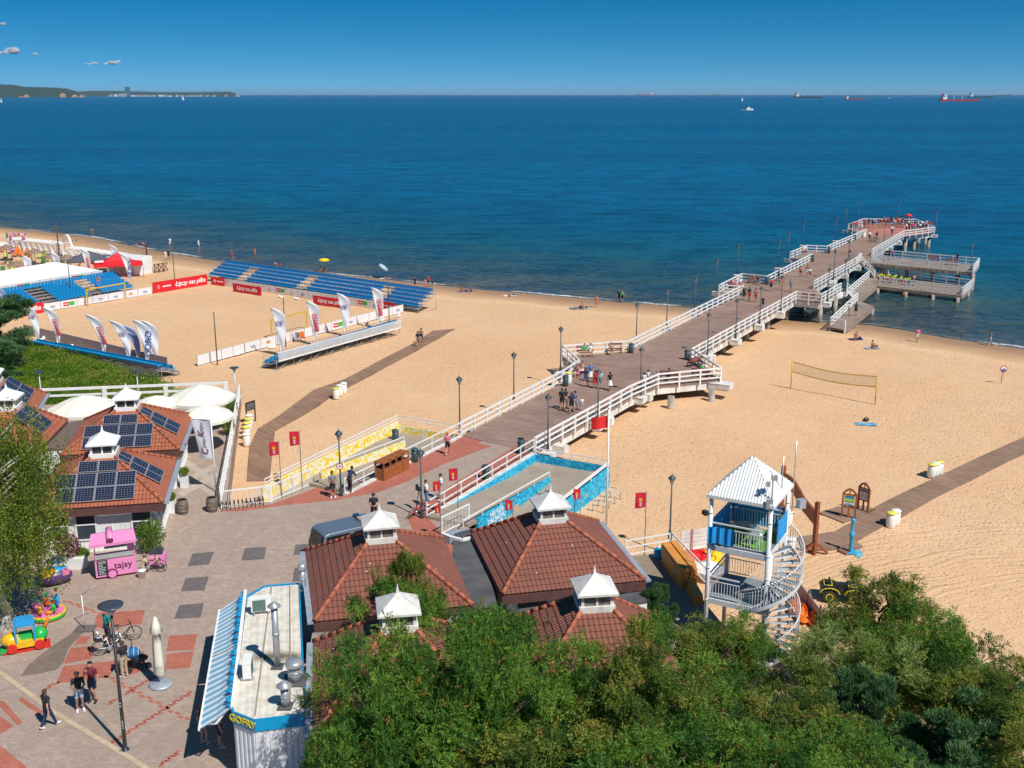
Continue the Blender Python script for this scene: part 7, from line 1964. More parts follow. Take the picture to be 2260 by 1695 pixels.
# pier walkers
g = 'people strolling on the pier'; PW = [
 (1240, 905, 170, 'walk', 1.84, 'tee', 'black', 'shorts', 'black', 'brown', 'left in the group of five heading for the promenade', 1), (1248, 903, 175, 'walk', 1.75, 'vest', 'black', 'shorts', 'beige', 'brown', 'right behind the man in all black', 0),
 (1261, 912, 170, 'walk', 1.74, 'tee', 'navy', 'shorts', 'black', 'brown', 'in the middle of the group of five', 0), (1269, 906, 160, 'walk', 1.66, 'tee', 'violet', 'shorts', 'pale', 'dark', 'beside the man in navy', 0), (1284, 907, 180, 'stand', 1.15, 'tee', 'white', 'shorts', 'pale', 'blond', 'as the smallest child of the group of five', 2),
 (1293, 853, 160, 'walk', 1.72, 'tee', 'navy', 'shorts', 'blue', 'brown', 'with a white towel before the bench', 0), (1303, 843, 0, 'stand', 1.70, 'vest', 'blue', 'skirt', 'white', 'blond', 'with her back to the women on the bench', 0), (1313, 857, 180, 'stand', 1.66, 'vest', 'red', 'skirt', 'red', 'brown', 'at the lantern in a long dress', 0),
 (1324, 859, 180, 'stand', 1.68, 'tee', 'pale', 'shorts', 'grey', 'pink', 'under a light blue towel', 0), (1346, 862, 185, 'walk', 1.66, 'vest', 'black', 'skirt', 'white', 'dark', 'alone right of the group', 1),
 (1641, 662, 180, 'walk', 1.6, 'vest', 'black', 'shorts', 'black', 'blond', 'left of the pair in the middle of the pier', 0), (1653, 664, 180, 'walk', 1.72, 'tee', 'black', 'shorts', 'red', 'dark', 'with red shorts mid pier', 1), (1667, 667, 170, 'walk', 1.72, None, 'brown', 'shorts', 'red', 'dark', 'right of the pair mid pier', 1),
 (1683, 681, 0, 'stand', 1.45, 'tee', 'black', 'shorts', 'black', 'blond', 'by the lantern before the shoreline bay', 0), (1701, 643, 180, 'stand', 1.72, 'tee', 'red', 'shorts', 'black', 'dark', 'in the middle of the second bay', 0), (1723, 640, 180, 'stand', 1.62, 'vest', 'pink', 'shorts', 'yellow', 'brown', 'right of the man in red', 0), (1745, 645, 0, 'stand', 1.76, 'tee', 'grey', 'shorts', 'grey', 'grey', 'alone before the shoreline bay', 0),
 (1728, 622, 90, 'stand', 1.76, 'tee', 'white', 'shorts', 'white', 'blond', 'with the cyclists at the second bay', 0), (1718, 620, 90, 'stand', 1.70, 'tee', 'blue', 'shorts', 'navy', 'dark', 'leftmost of the cyclists at the second bay', 0), (1766, 612, 180, 'walk', 1.65, 'bikini', 'orange', 'swim', 'black', 'dark', 'left in the trio behind the second bay', 1), (1781, 610, 180, 'walk', 1.65, 'bikini', 'black', 'shorts', 'white', 'dark', 'in the middle of the trio behind the second bay', 1), (1787, 613, 180, 'walk', 1.4, 'tee', 'white', 'shorts', 'red', 'dark', 'right in the trio behind the second bay', 0),
 (1918, 532, 180, 'walk', 1.75, 'tee', 'white', 'shorts', 'black', 'dark', 'pushing a bike before the pier head', 0), (1934, 533, 180, 'walk', 1.75, 'tee', 'black', 'shorts', 'beige', 'dark', 'beside a bike before the pier head', 0), (1875, 572, 120, 'stand', 1.60, 'tee', 'red', 'shorts', 'white', 'dark', 'at the railing above the dock stairs', 0), (1968, 519, 180, 'stand', 1.75, 'tee', 'white', 'trousers', 'navy', 'dark', 'on the red paving by the right railing', 0), (1900, 506, 0, 'stand', 1.7, 'vest', 'white', 'skirt', 'white', 'blond', 'on the red paving left of the crowd', 0)]
for a in PW: person(a[0], a[1], PZ, a[2], *a[3:10], a[10], g, sk=a[11])
for a in [(1290, 786, 0, 'green', 'beige', 'on the left bench of the bay'), (1303, 785, 0, 'white', 'white', 'beside the person in green on the bench'), (1349, 783, 0, None, 'brown', 'alone on the right bench of the left bay'), (1276, 834, -60, 'bikini', 'pink', 'left on the bench in the left bay corner'), (1285, 827, -60, 'bikini', 'white', 'right on the bench in the left bay corner'),
          (1548, 830, 60, 'green', 'green', 'on the bench in the corner of the wide bay'), (1421, 852, 150, 'white', 'navy', 'behind the near rail of the wide bay'), (1430, 846, 150, 'white', 'beige', 'with a white cap behind the near rail'), (1476, 842, 180, 'brown', 'black', 'on the bench behind the near rail'),
          (1633, 633, 0, 'white', 'pink', 'at the left end of the bench of the second bay'), (1620, 638, 0, 'pink', 'brown', 'at the right end of the bench of the second bay'), (1672, 628, 0, 'brown', 'black', 'beside the bench in the second bay'), (1776, 558, 0, 'white', 'pink', 'on the bench of the farthest left bay')]:
    person(a[0], a[1], PZ, a[2], 'sit', 1.72, ('bikini' if a[3] == 'bikini' else 'tee') if a[3] else None, a[4] if a[3] == 'bikini' else (a[3] or 'brown'), 'shorts', a[4], 'brown', a[5], 'people sitting on the pier', sk=2 if a[3] == 'bikini' else 0)
# crowd on the pier head and the children on the low dock
rn = random.Random(5); tops = ['red', 'white', 'navy', 'pink', 'black', 'maroon', 'white', 'orange', 'pale', 'red']; bots = ['navy', 'black', 'beige', 'grey', 'blue']
cr = [(1877 + 5.2 * i + rn.uniform(-1.5, 1.5), 509 - i * 0.7 + rn.uniform(-2, 2)) for i in range(9)] + [(1938 + 4.0 * i, 501 + rn.uniform(-4, 3)) for i in range(11)] + [(1976 + 5 * i, 500 + rn.uniform(-3, 3)) for i in range(6)] + [(2004 + 5.0 * i, 505 + i * 0.6 + rn.uniform(-5, 3)) for i in range(11)] + [(2000 + 6 * i, 512 + rn.uniform(-1, 2)) for i in range(8)] + [(1925, 503), (1929, 506)]
for i, (px, py) in enumerate(cr):
    zone = 'at the left end of the crowded pier head' if i < 9 else ('in the middle of the crowded pier head' if i < 26 else 'at the right end of the crowded pier head')
    person(px, py, PZ, rn.choice([0, 90, 180, 200, 270, 320]), rn.choice(['stand', 'stand', 'hold', 'walk']), rn.uniform(1.55, 1.85), 'tee', rn.choice(tops), 'shorts', rn.choice(bots), rn.choice(['brown', 'dark', 'blond']), zone, 'people crowding the pier head ' + str(0)[1:])
r = thing('beach_umbrella', 'small red umbrella above the crowd on the pier head', 'umbrella', tuple(at(2003, 503, PZ))); b = MB(); b.lathe((0, 0, 2.2), [(.8, 0), (.55, .3), (.02, .5)], 10); b.build('canopy', mred, r); b = MB(); b.tube((0, 0, 1), (0, 0, 2.7), .02, n=6); b.build('stick', m_steel, r)
for i in range(15):
    f = i / 14; px, py = 1939 + 67 * f + rn.uniform(-2, 2), 623 + 8 * f + rn.uniform(-5, 2)
    person(px, py, LZ, rn.choice([0, 60, 180, 300]), rn.choice(['stand', 'walk']), rn.uniform(1.2, 1.45), 'tee', 'lime', 'shorts', rn.choice(['navy', 'black', 'red']), rn.choice(['brown', 'dark', 'blond']), ('at the left end' if f < .34 else 'in the middle' if f < .67 else 'at the right end') + ' of the children on the low dock', 'children in yellow vests on the low dock')
for a in [(2016, 631, LZ, 'orange', 'alone right of the children on the low dock'), (2112, 583, PZ, 'black', 'alone near the end of the far dock'), (1962, 573, PZ, 'black', 'left of the pair on the far dock'), (1969, 575, PZ, 'pink', 'right of the pair on the far dock'), (1873, 698, LZ, 'white', 'left of the pair on the lowest platform'), (1888, 697, LZ, 'navy', 'right of the pair on the lowest platform')]:
    person(a[0], a[1], a[2], rn.uniform(0, 360), 'stand', 1.72, 'tee', a[3], 'shorts', rn.choice(bots), 'dark', a[4], 'people on the docks')
person(1996, 656, LZ, 0, 'ground', 1.7, 'bikini', 'red', 'swim', 'red', 'brown', 'on the edge of the low dock', 'people on the docks')
# beach goers: standing or walking, then with towels
BG = [(2024, 755, 180, 'walk', 1.66, 'tee', 'pink', 'shorts', 'white', 'at the water line left of the other walker', 1), (2184, 763, -90, 'walk', 1.72, 'vest', 'grey', 'shorts', 'pale', 'at the water line near the right edge', 1), (923, 766, 180, 'walk', 1.75, 'tee', 'black', 'shorts', 'grey', 'left on the end of the left boardwalk', 0), (930, 757, 170, 'walk', 1.70, None, 'brown', 'shorts', 'navy', 'right on the end of the left boardwalk', 1),
 (1366, 667, 0, 'stand', 1.75, 'tee', 'black', 'shorts', 'black', 'left of the pair at the shore before the pier', 0), (1373, 668, 0, 'stand', 1.72, 'tee', 'green', 'shorts', 'black', 'right of the pair at the shore before the pier', 0), (1316, 678, 0, 'stand', 1.65, 'bikini', 'orange', 'swim', 'orange', 'alone beside the blanket before the pier', 1), (204, 522, 0, 'stand', 1.75, None, 'brown', 'swim', 'black', 'in the shallow water at the far left', 1),
 (373, 573, 0, 'stand', 1.75, 'tee', 'black', 'shorts', 'black', 'beside the net pole behind the red banner', 0), (376, 545, 0, 'walk', 1.75, 'tee', 'white', 'shorts', 'white', 'near the water behind the net pole', 0), (439, 549, 90, 'walk', 1.78, 'tee', 'white', 'shorts', 'white', 'with arms out at the water line', 0), (447, 563, 0, 'stand', 1.1, 'tee', 'black', 'shorts', 'black', 'below the man in white at the water', 0), (512, 573, 90, 'walk', 1.7, 'tee', 'red', 'shorts', 'red', 'carrying towels at the water line', 0),
 (563, 568, 0, 'stand', 1.7, 'bikini', 'orange', 'swim', 'orange', 'in the shallows behind the grandstand', 1), (916, 636, 0, 'stand', 1.7, 'tee', 'black', 'shorts', 'black', 'left behind the end of the long grandstand', 0), (938, 640, 0, 'stand', 1.7, None, 'brown', 'shorts', 'pink', 'in the middle behind the end of the grandstand', 1), (946, 634, 0, 'stand', 1.7, 'tee', 'red', 'shorts', 'navy', 'right behind the end of the grandstand', 0), (954, 633, 0, 'stand', 1.1, 'tee', 'black', 'shorts', 'black', 'as a child right of the grandstand end', 0), (17, 533, 0, 'stand', 1.75, 'vest', 'teal', 'shorts', 'teal', 'at the back of the beach bar', 1), (366, 575, 0, 'stand', 1.7, 'vest', 'white', 'shorts', 'white', 'left of the net pole behind the red banner', 0)]
for a in BG: person(a[0], a[1], None, *a[2:5], a[5], a[6], a[7], a[8], rn.choice(['brown', 'dark']), a[9], 'people along the beach', sk=a[10])
def towel(px, py, l, col, rz=0.3, s=1.0):
    p = ats(px, py); r = thing('beach_towel', l, 'towel', tuple(p), rz, 'towels on the beach'); b = MB(); b.grid(lambda u, v: ((u - .5) * 1.7 * s, (v - .5) * .9 * s, .05 + .02 * math.sin(u * 9 + v * 6)), 10, 6); b.build('cloth', cm(col), r)
    b = MB(); b.ball((.65 * s, .2, .12), .2, 8, (1.2, .8, .7)); b.build('bag', cm('navy'), r)
for a in [(1285, 681, 'blue towel with two bags at the shore before the pier', 'pale', 'ground', 'bikini', 'orange'), (1271, 681, 'second blue towel left of the standing woman', 'blue', 'lie', 'bikini', 'black'), (608, 588, 'pale towel behind the left part of the long grandstand', 'pale', 'ground', 'tee', 'grey'), (616, 587, 'blue towel beside the pale one behind the grandstand', 'blue', 'ground', 'vest', 'navy'), (708, 600, 'blue towel under the yellow beach umbrella', 'blue', 'ground', None, 'navy'), (716, 600, 'pale towel under the yellow beach umbrella', 'pale', 'ground', 'tee', 'black'), (850, 615, 'white towel beside the blue beach umbrella', 'white', 'lie', 'bikini', 'pink'), (1020, 644, 'blue towel of the left sunbather right of the grandstand', 'blue', 'ground', 'bikini', 'red'), (1030, 643, 'red towel of the right sunbather right of the grandstand', 'red', 'lie', 'bikini', 'black'), (1125, 653, 'white towel far along the shore', 'white', 'lie', None, 'brown'), (1889, 749, 'dark towel below the lowest platform', 'navy', 'ground', 'bikini', 'pink'), (1925, 768, 'pale towel with a dark bag in front of the water line', 'pale', 'ground', None, 'brown'), (305, 541, 'pink towel at the far water line', 'pink', 'ground', 'tee', 'navy'), (316, 543, 'orange towel at the far water line', 'orange', 'ground', None, 'red'), (160, 532, 'white towel behind the beach bar', 'white', 'lie', None, 'brown')]:
    towel(a[0], a[1], a[2], a[3]); person(a[0], a[1], None, rn.uniform(-60, 60), a[4], 1.7, a[5], a[6], 'swim', a[6], 'brown', 'on the ' + a[2], 'people resting on the beach', sk=1)
person(219, 628, 1.3, 10, 'sit', 1.75, None, 'brown', 'shorts', 'pink', 'brown', 'on the top row of the left grandstand', None, sk=1)
p = ats(1911, 937); r = thing('beach_towel', 'blue and white patterned towel lying alone on the right sand', 'towel', tuple(p), -.1); b = MB(); b.grid(lambda u, v: ((u - .5) * 1.7, (v - .5) * .8, .05 + .02 * math.sin(u * 9)), 8, 4); b.build('cloth', M('towel_pattern', (.12, .36, .62), .9, var=.8, scale=9), r)
p = ats(1911, 930); r = thing('bag', 'small dark bag behind the patterned towel', 'bag', tuple(p)); b = MB(); b.ball((0, 0, .15), .22, 8, (1.3, .8, .8)); b.build('body', m_black, r); b = MB(); b.path([(-.15, 0, .25), (0, 0, .42), (.15, 0, .25)], .02); b.build('strap', m_black, r)
for px, py, l, mt, tl in [(716, 600, 'yellow beach umbrella behind the long grandstand', M('bright_yellow', (.75, .6, 0), .4), 0), (838, 614, 'tilted blue striped beach umbrella at the shore', cm('pale'), .7)]:
    r = thing('beach_umbrella', l, 'umbrella', tuple(ats(px, py))); T_ = Matrix.Translation((0, 0, .9)) @ Matrix.Rotation(tl, 4, 'Y'); b = MB(T_); b.lathe((0, 0, .9), [(1.0, 0), (.7, .28), (.02, .42)], 12); b.build('canopy', mt, r); b = MB(T_); b.tube((0, 0, -.9), (0, 0, 1.3), .025, n=6); b.build('pole', m_steel, r)
def leafmat(name, stops, trans=0.38):
    m = bpy.data.materials.new(name); t = NT(m)
    a = t.node('ShaderNodeAttribute', attribute_name='tone').outputs['Fac']
    t.color(t.ramp(a, stops)); t.b.inputs['Roughness'].default_value = 0.6; t.b.inputs['Specular IOR Level'].default_value = 0.25
    tr = t.node('ShaderNodeBsdfTranslucent'); t.link(t.ramp(a, [(p, tuple(min(1, c * 1.7) for c in col)) for p, col in stops]), tr.inputs['Color'])
    mx = t.node('ShaderNodeMixShader'); mx.inputs[0].default_value = trans
    out = [n for n in t.n if n.type == 'OUTPUT_MATERIAL'][0]
    t.link(t.b.outputs[0], mx.inputs[1]); t.link(tr.outputs[0], mx.inputs[2]); t.link(mx.outputs[0], out.inputs['Surface'])
    return m
lm_loc = leafmat('locust_leaves', [(0, (0.03, 0.095, 0.017)), (.45, (0.085, 0.20, 0.028)), (.85, (0.23, 0.34, 0.05)), (.93, (0.28, 0.19, 0.04)), (1, (0.32, 0.13, 0.035))])
lm_will = leafmat('willow_leaves', [(0, (0.09, 0.15, 0.03)), (.6, (0.21, 0.29, 0.06)), (1, (0.38, 0.42, 0.17))])
lm_birch = leafmat('birch_leaves', [(0, (0.055, 0.11, 0.016)), (.5, (0.15, 0.22, 0.026)), (.9, (0.28, 0.32, 0.05)), (1, (0.24, 0.12, 0.04))])
lm_pine = leafmat('pine_needles', [(0, (0.025, 0.08, 0.026)), (.6, (0.07, 0.16, 0.055)), (1, (0.16, 0.27, 0.10))], .1)
lm_shrub = leafmat('dune_shrub_leaves', [(0, (0.05, 0.14, 0.01)), (.6, (0.17, 0.28, 0.02)), (.9, (0.30, 0.33, 0.05)), (1, (0.28, 0.20, 0.08))])
m_bark = M('grey_bark', (0.16, 0.12, 0.085), 0.9, var=.3, scale=4, bump=.4)
m_bbark = M('birch_bark', (0.42, 0.40, 0.37), 0.8, var=.6, scale=3, bump=.3)
def leaves_mesh(name, C_, A, S, W_, tone, mat):
    """C_: centres, A: long axis unit vectors, S: length, W_: width"""
    n = len(C_); rg = np.random.default_rng(3); Rv = rg.normal(size=(n, 3)); Rv[:, 2] *= 0.7
    B_ = np.cross(A, Rv); B_ /= np.linalg.norm(B_, axis=1)[:, None] + 1e-9
    v = np.stack([C_ - A * S[:, None] * .5, C_ + B_ * W_[:, None] * .5, C_ + A * S[:, None] * .5, C_ - B_ * W_[:, None] * .5], 1).reshape(-1, 3).astype(np.float32)
    me = bpy.data.meshes.new(name); me.vertices.add(4 * n); me.vertices.foreach_set('co', v.ravel()); me.loops.add(4 * n); me.loops.foreach_set('vertex_index', np.arange(4 * n, dtype=np.int32))
    me.polygons.add(n); me.polygons.foreach_set('loop_start', np.arange(0, 4 * n, 4, dtype=np.int32)); me.update(calc_edges=True)
    at_ = me.attributes.new('tone', 'FLOAT', 'FACE'); at_.data.foreach_set('value', tone.astype(np.float32)); me.materials.append(mat)
    return me
def limb_path(b, p, q, r0, r1, rn, seg=4):
    pts = [p]
    for i in range(1, seg + 1):
        f = i / seg; pts.append(p.lerp(q, f) + V((rn.uniform(-1, 1), rn.uniform(-1, 1), rn.uniform(-.5, .5))) * ((q - p).length * .07 * (f < 1)))
    for i in range(seg): b.tube(pts[i], pts[i + 1], r0 + (r1 - r0) * i / seg, r0 + (r1 - r0) * (i + 1) / seg, n=7, cap=False)
    return pts
def tree(kind, seed, H_, RX, n_cl, n_lf, mats, bark, z0f=.35, flat=.75):
    """returns an unlinked recipe: (trunk mesh, crown mesh)"""
    rn = random.Random(seed); rg = np.random.default_rng(seed); b = MB(); cz = H_ * (1 + z0f) / 2; RZ = H_ * (1 - z0f) / 2
    limb_path(b, V((0, 0, -1.0)), V((rn.uniform(-.3, .3), rn.uniform(-.3, .3), H_ * .8)), .17 if kind != 'birch' else .24, .05, rn, 6)
    cen = []
    while len(cen) < n_cl:
        u = V((rn.gauss(0, 1), rn.gauss(0, 1), rn.gauss(0, 1))).normalized() * (rn.random() ** .38)
        if u.z < -.75: continue
        cen.append(V((u.x * RX, u.y * RX, cz + u.z * RZ)))
    for c in cen:
        if rn.random() < .75: st = V((0, 0, max(.8, min(H_ * .75, c.z - 1.0 - c.xy.length * .35)))); limb_path(b, st, c, .055, .012, rn, 3)
    tm = b.mesh('trunk', bark)
    Cs, As, Ss, Ws, Ts = [], [], [], [], []
    for c in cen:
        n = int(n_lf * rn.uniform(.6, 1.4)); r_ = rn.uniform(.6, 1.2) * RX * .25; ct = rn.gauss(.45, .21)
        if kind in ('locust', 'willow'):
            nf = max(6, n // 14)                          # fronds: a short stalk with paired leaflets
            d = rg.normal(size=(nf, 3)); d /= np.linalg.norm(d, axis=1)[:, None]; rad = r_ * rg.random(nf)[:, None] ** .45
            fc = np.array(c) + d * rad * np.array([1, 1, flat]); fa = d + rg.normal(size=(nf, 3)) * .6 + np.array([0, 0, .25 if kind == 'willow' else -.05]); fa /= np.linalg.norm(fa, axis=1)[:, None]
            FL = .34 if kind == 'locust' else .42
            t_ = (np.arange(14) // 2 / 6.0 - .5) * FL; sd = np.cross(fa, rg.normal(size=(nf, 3))); sd /= np.linalg.norm(sd, axis=1)[:, None] + 1e-9
            sg = np.where(np.arange(14) % 2, 1, -1)
            lc = fc[:, None] + fa[:, None] * t_[None, :, None] + sd[:, None] * (sg * .045)[None, :, None]
            la = sd[:, None] * sg[None, :, None] + fa[:, None] * (.6 if kind == 'locust' else 1.6) + rg.normal(size=(nf, 14, 3)) * .18
            lc = lc.reshape(-1, 3); la = la.reshape(-1, 3); k = len(lc); sz = (.095 if kind == 'locust' else .13) * rg.uniform(.7, 1.3, k); wd = sz * (.5 if kind == 'locust' else .26)
            tn = np.repeat(np.where(rg.random(nf) < .03, .95, np.clip(ct + rg.normal(0, .13, nf), 0, .85)), 14)
        elif kind == 'birch':
            ns = max(3, n // 52); lc, la, tn = [], [], []
            for _ in range(ns):
                s0 = np.array(c) + rg.normal(size=3) * r_ * .6; L_ = rg.uniform(1.0, 2.9); m_ = int(L_ * 22); f = np.linspace(0, 1, m_)[:, None]; out = np.array([c.x, c.y, 0]) * .12
                lc.append(s0 + np.array([0, 0, -L_]) * f + out * np.sin(f * 2) + rg.normal(size=(m_, 3)) * .07); la.append(np.tile([0, 0, -1.], (m_, 1)) + rg.normal(size=(m_, 3)) * .7); tn.append(np.full(m_, np.clip(ct + rg.normal(0, .15) + (rg.random() < .04) * .5, 0, 1)))
            lc = np.concatenate(lc); la = np.concatenate(la); tn = np.concatenate(tn); k = len(lc); sz = .10 * rg.uniform(.7, 1.3, k); wd = sz * .7
        else:
            d = rg.normal(size=(n, 3)); d /= np.linalg.norm(d, axis=1)[:, None]; rad = r_ * rg.random(n)[:, None] ** .5
            lc = np.array(c) + d * rad * np.array([1, 1, .7]); la = d * .6 + np.array([0, 0, .9]) + rg.normal(size=(n, 3)) * .35 if kind == 'pine' else rg.normal(size=(n, 3)); k = n
            sz = (.24 if kind == 'pine' else .11) * rg.uniform(.7, 1.3, k); wd = sz * (.14 if kind == 'pine' else .6); tn = np.clip(ct + rg.normal(0, .15, n), 0, 1)
        la = la / (np.linalg.norm(la, axis=1)[:, None] + 1e-9)
        Cs.append(lc); As.append(la); Ss.append(sz); Ws.append(wd); Ts.append(tn)
    return tm, leaves_mesh('crown', np.concatenate(Cs), np.concatenate(As), np.concatenate(Ss), np.concatenate(Ws), np.concatenate(Ts), mats)
def plant(recipe, name, label, p, rz=0, s=1.0, group=None, cat='tree'):
    r = thing(name, label, cat, tuple(p), rz, group); r.scale = (s,) * 3 if not isinstance(s, tuple) else s
    mk('trunk', recipe[0], r); mk('crown', recipe[1], r)
LO = [tree('locust', s, 6.6, 3.0, 62, 820, lm_loc, m_bark, .30) for s in (1, 3)]
LO.insert(1, tree('locust', 2, 6.6, 3.0, 62, 820, leafmat('olive_locust_leaves', [(0, (0.04, 0.085, 0.015)), (.45, (0.115, 0.175, 0.028)), (.8, (0.27, 0.31, 0.055)), (.92, (0.30, 0.17, 0.04)), (1, (0.30, 0.12, 0.03))]), m_bark, .30))
WI = tree('willow', 7, 5.6, 2.5, 54, 900, lm_will, m_bark, .2)
PI_ = tree('pine', 9, 6.0, 2.0, 64, 760, lm_pine, m_bark, .2)
BI = tree('birch', 5, 10.6, 3.1, 135, 900, lm_birch, m_bbark, .28, .9)
GT = 'locust trees in the foreground'
def tr(rec, px, py, ztop, name, label, rz, s=1.0, h=6.6, g=GT):
    """px, py: where the crown's top shows; ztop: its height"""
    p = at(px, py, ztop); sv = (ztop - 0.3) / h; plant(rec, name, label, (p.x, p.y, 0.3), rz, (s, s, sv), g)
TL = [(0, 870, 1300, 6.9, .80, 'whose branch hangs over the weathered roof beside the van'), (1, 800, 1490, 6.4, .85, 'leftmost beside the lowest tiled roof'), (2, 960, 1400, 6.4, .95, 'covering the lower cupola'), (0, 1080, 1345, 5.9, .72, 'with bright tips before the big tiled roof'), (1, 1110, 1480, 6.6, 1.05, 'left of the darkest gap'), (2, 862, 1600, 6.6, .95, 'at the bottom edge beside the kiosk'),
      (0, 1000, 1580, 6.8, 1.1, 'in the middle of the bottom edge'), (1, 1250, 1420, 5.6, .8, 'below the right cupola'), (2, 1330, 1500, 6.6, 1.05, 'in the middle of the mass right of the dark gap'), (0, 1440, 1370, 5.4, .72, 'left of the lifeguard tower'), (1, 1560, 1380, 5.2, .72, 'at the foot of the lifeguard tower'), (2, 1520, 1480, 6.2, .95, 'below the lifeguard tower'),
      (1, 1200, 1620, 6.8, 1.1, 'at the bottom edge right of the middle'), (0, 1400, 1620, 6.8, 1.05, 'at the bottom edge below the white gap'), (1, 1948, 1262, 6.2, .76, 'with the highest crown right of the quad bike'), (2, 2030, 1345, 5.6, .72, 'on the sloping edge right of the highest crown'), (0, 2120, 1400, 5.6, .75, 'on the sloping edge near the right side'), (1, 2210, 1470, 5.6, .8, 'at the right edge of the photo'),
      (1, 900, 1365, 5.9, .55, 'veiling the cupola of the lowest tiled roof'), (0, 1210, 1385, 5.2, .6, 'in front of the half buried pavilion'), (2, 1330, 1405, 4.9, .6, 'at the right corner of the half buried pavilion'), (2, 1648, 1372, 5.0, .62, 'just right of the spiral stair'), (0, 1640, 1600, 6.4, .95, 'at the bottom edge below the pale willow'), (2, 1860, 1610, 6.2, .85, 'at the bottom edge before the young pine'), (1, 1745, 1530, 5.6, .9, 'filling the hollow left of the young pine'), (1, 2240, 1560, 5.6, .85, 'behind the blue green pines at the right')]
for i, (k, px, py, zt, s, l) in enumerate(TL): tr(LO[k], px, py, zt, 'locust_tree', 'feathery green tree ' + l, i * 1.3, s)
for x, y, H_, l in ((4.4, 33.6, 7.9, 'hiding the front of the half buried pavilion'), (.9, 34.2, 7.4, 'between the two lower tiled pavilions'), (-4.2, 31.4, 8.9, 'over the front of the lowest tiled roof'), (-1.2, 32.6, 9.0, 'rising highest left of the half buried pavilion'), (-4.3, 42.1, 7.3, 'veiling the cupola of the lowest roof from the right')): plant(LO[int(H_ * 10) % 3], 'locust_tree', 'feathery green tree ' + l, (x, y, .3), x, (.5 if y > 42 else .85,) * 2 + (H_ / 6.6,), GT)
tr(WI, 1850, 1400, 5.2, 'willow_tree', 'pale yellow green willow left of the other one below the quad bike', 1, .95, 5.6, 'pale willows in the foreground')
tr(WI, 1990, 1420, 5.2, 'willow_tree', 'pale yellow green willow right of the other one on the slope', 2.6, .95, 5.6, 'pale willows in the foreground')
GP = 'pines in the foreground'
for px, py, zt, s, l in [(1912, 1475, 5.8, .72, 'young blue green pine standing up among the willows'), (2130, 1545, 5.4, 1.0, 'blue green pine in the lower right corner'), (2230, 1520, 5.2, 1.0, 'blue green pine cut by the right edge'), (2060, 1640, 5.2, .9, 'dark pine at the bottom edge near the right corner'), (1090, 1380, 5.4, .35, 'small pine tip before the lower tiled roof'), (1455, 1285, 4.6, .42, 'small pine in front of the yard paving')]:
    tr(PI_, px, py, zt, 'pine_tree', l, px, s, 6.0, GP)
p = at(20, 1405, PZ); plant(BI, 'birch_tree', 'large drooping birch with a pale trunk at the left edge above the rides', (p.x - .75, p.y + .3, PZ), 0, (1.02, 1.02, 1.08))
p = at(30, 800, 0.5); plant(PI_, 'pine_tree', 'big dark pine at the left edge behind the restaurant', (p.x + .5, p.y - 5, 0.4), 1, (2.0, 2.0, 1.35), 'dark pines by the dunes')
p = at(-30, 870, 0.5); plant(PI_, 'pine_tree', 'dark pine lower at the left edge over the pavilion roof', (p.x + 1, p.y - 2, 0.4), 2, (1.8, 1.8, 0.95), 'dark pines by the dunes')
# dune: a bank overgrown with bushes
dn = [ats(x, y) for x, y in [(-60, 800), (60, 765), (110, 778), (200, 810), (290, 838), (400, 868), (512, 862), (500, 880), (100, 912), (-60, 925)]]
b = MB(); A_ = np.array([[q.x, q.y] for q in dn]); rg = np.random.default_rng(8); pts = []
x0, y0 = A_.min(0); x1, y1 = A_.max(0)
def inside(x, y):
    c = False; j = len(A_) - 1
    for i in range(len(A_)):
        if (A_[i, 1] > y) != (A_[j, 1] > y) and x < (A_[j, 0] - A_[i, 0]) * (y - A_[i, 1]) / (A_[j, 1] - A_[i, 1]) + A_[i, 0]: c = not c
        j = i
    return c
while len(pts) < 1500:
    x, y = rg.uniform(x0, x1), rg.uniform(y0, y1)
    if inside(x, y) and not (y < at(x / 80 * 2260, 905, PZ).y - 2) and rg.random() < (0.25 if x > -29 else 1.0): pts.append((x, y))
Cs, As, Ss, Ws, Ts = [], [], [], [], []
for x, y in pts:
    ht = rg.uniform(.5, 1.5) * (0.45 if x > -30 else 1.0); n = 95; ct = np.clip(.5 + .25 * math.sin(x * .7) * math.sin(y * .5) + rg.normal(0, .25), 0, 1)
    c = np.column_stack([rg.normal(x, .35, n), rg.normal(y, .35, n), sand_z(x, y) + rg.random(n) ** .6 * ht]); a = rg.normal(size=(n, 3)) + [0, 0, .8]; a /= np.linalg.norm(a, axis=1)[:, None]
    Cs.append(c); As.append(a); Ss.append(rg.uniform(.10, .22, n)); Ws.append(rg.uniform(.05, .12, n)); Ts.append(np.clip(ct + rg.normal(0, .1, n), 0, 1))
o = mk('dune_bushes', leaves_mesh('dune_bushes', *[np.concatenate(q_) for q_ in (Cs, As, Ss, Ws, Ts)], lm_shrub)); tag(o, kind='stuff', label='green ground cover and bushes on the dune behind the restaurant', cat='bushes')
def bush(name, label, p, r_, h, mat, n=1600, seed=1, pot=None, cat='plant'):
    r = thing(name, label, cat, tuple(p)); rg = np.random.default_rng(seed)
    d = rg.normal(size=(n, 3)); d /= np.linalg.norm(d, axis=1)[:, None]; c = d * (rg.random(n)[:, None] ** .4) * np.array([r_, r_, h / 2]) + np.array([0, 0, h * .55 + (pot[2] if pot else 0)]); a = d + rg.normal(size=(n, 3)) * .5; a /= np.linalg.norm(a, axis=1)[:, None]
    mk('foliage', leaves_mesh('foliage', c, a, rg.uniform(.08, .16, n), rg.uniform(.04, .08, n), rg.random(n), mat), r)
    b = MB(); b.tube((0, 0, 0), (0, 0, h * .6), .04, n=6); b.build('stem', m_bark, r)
    if pot: b = MB(); b.box((0, 0, pot[2] / 2), pot); b.build('planter', m_boardw, r)
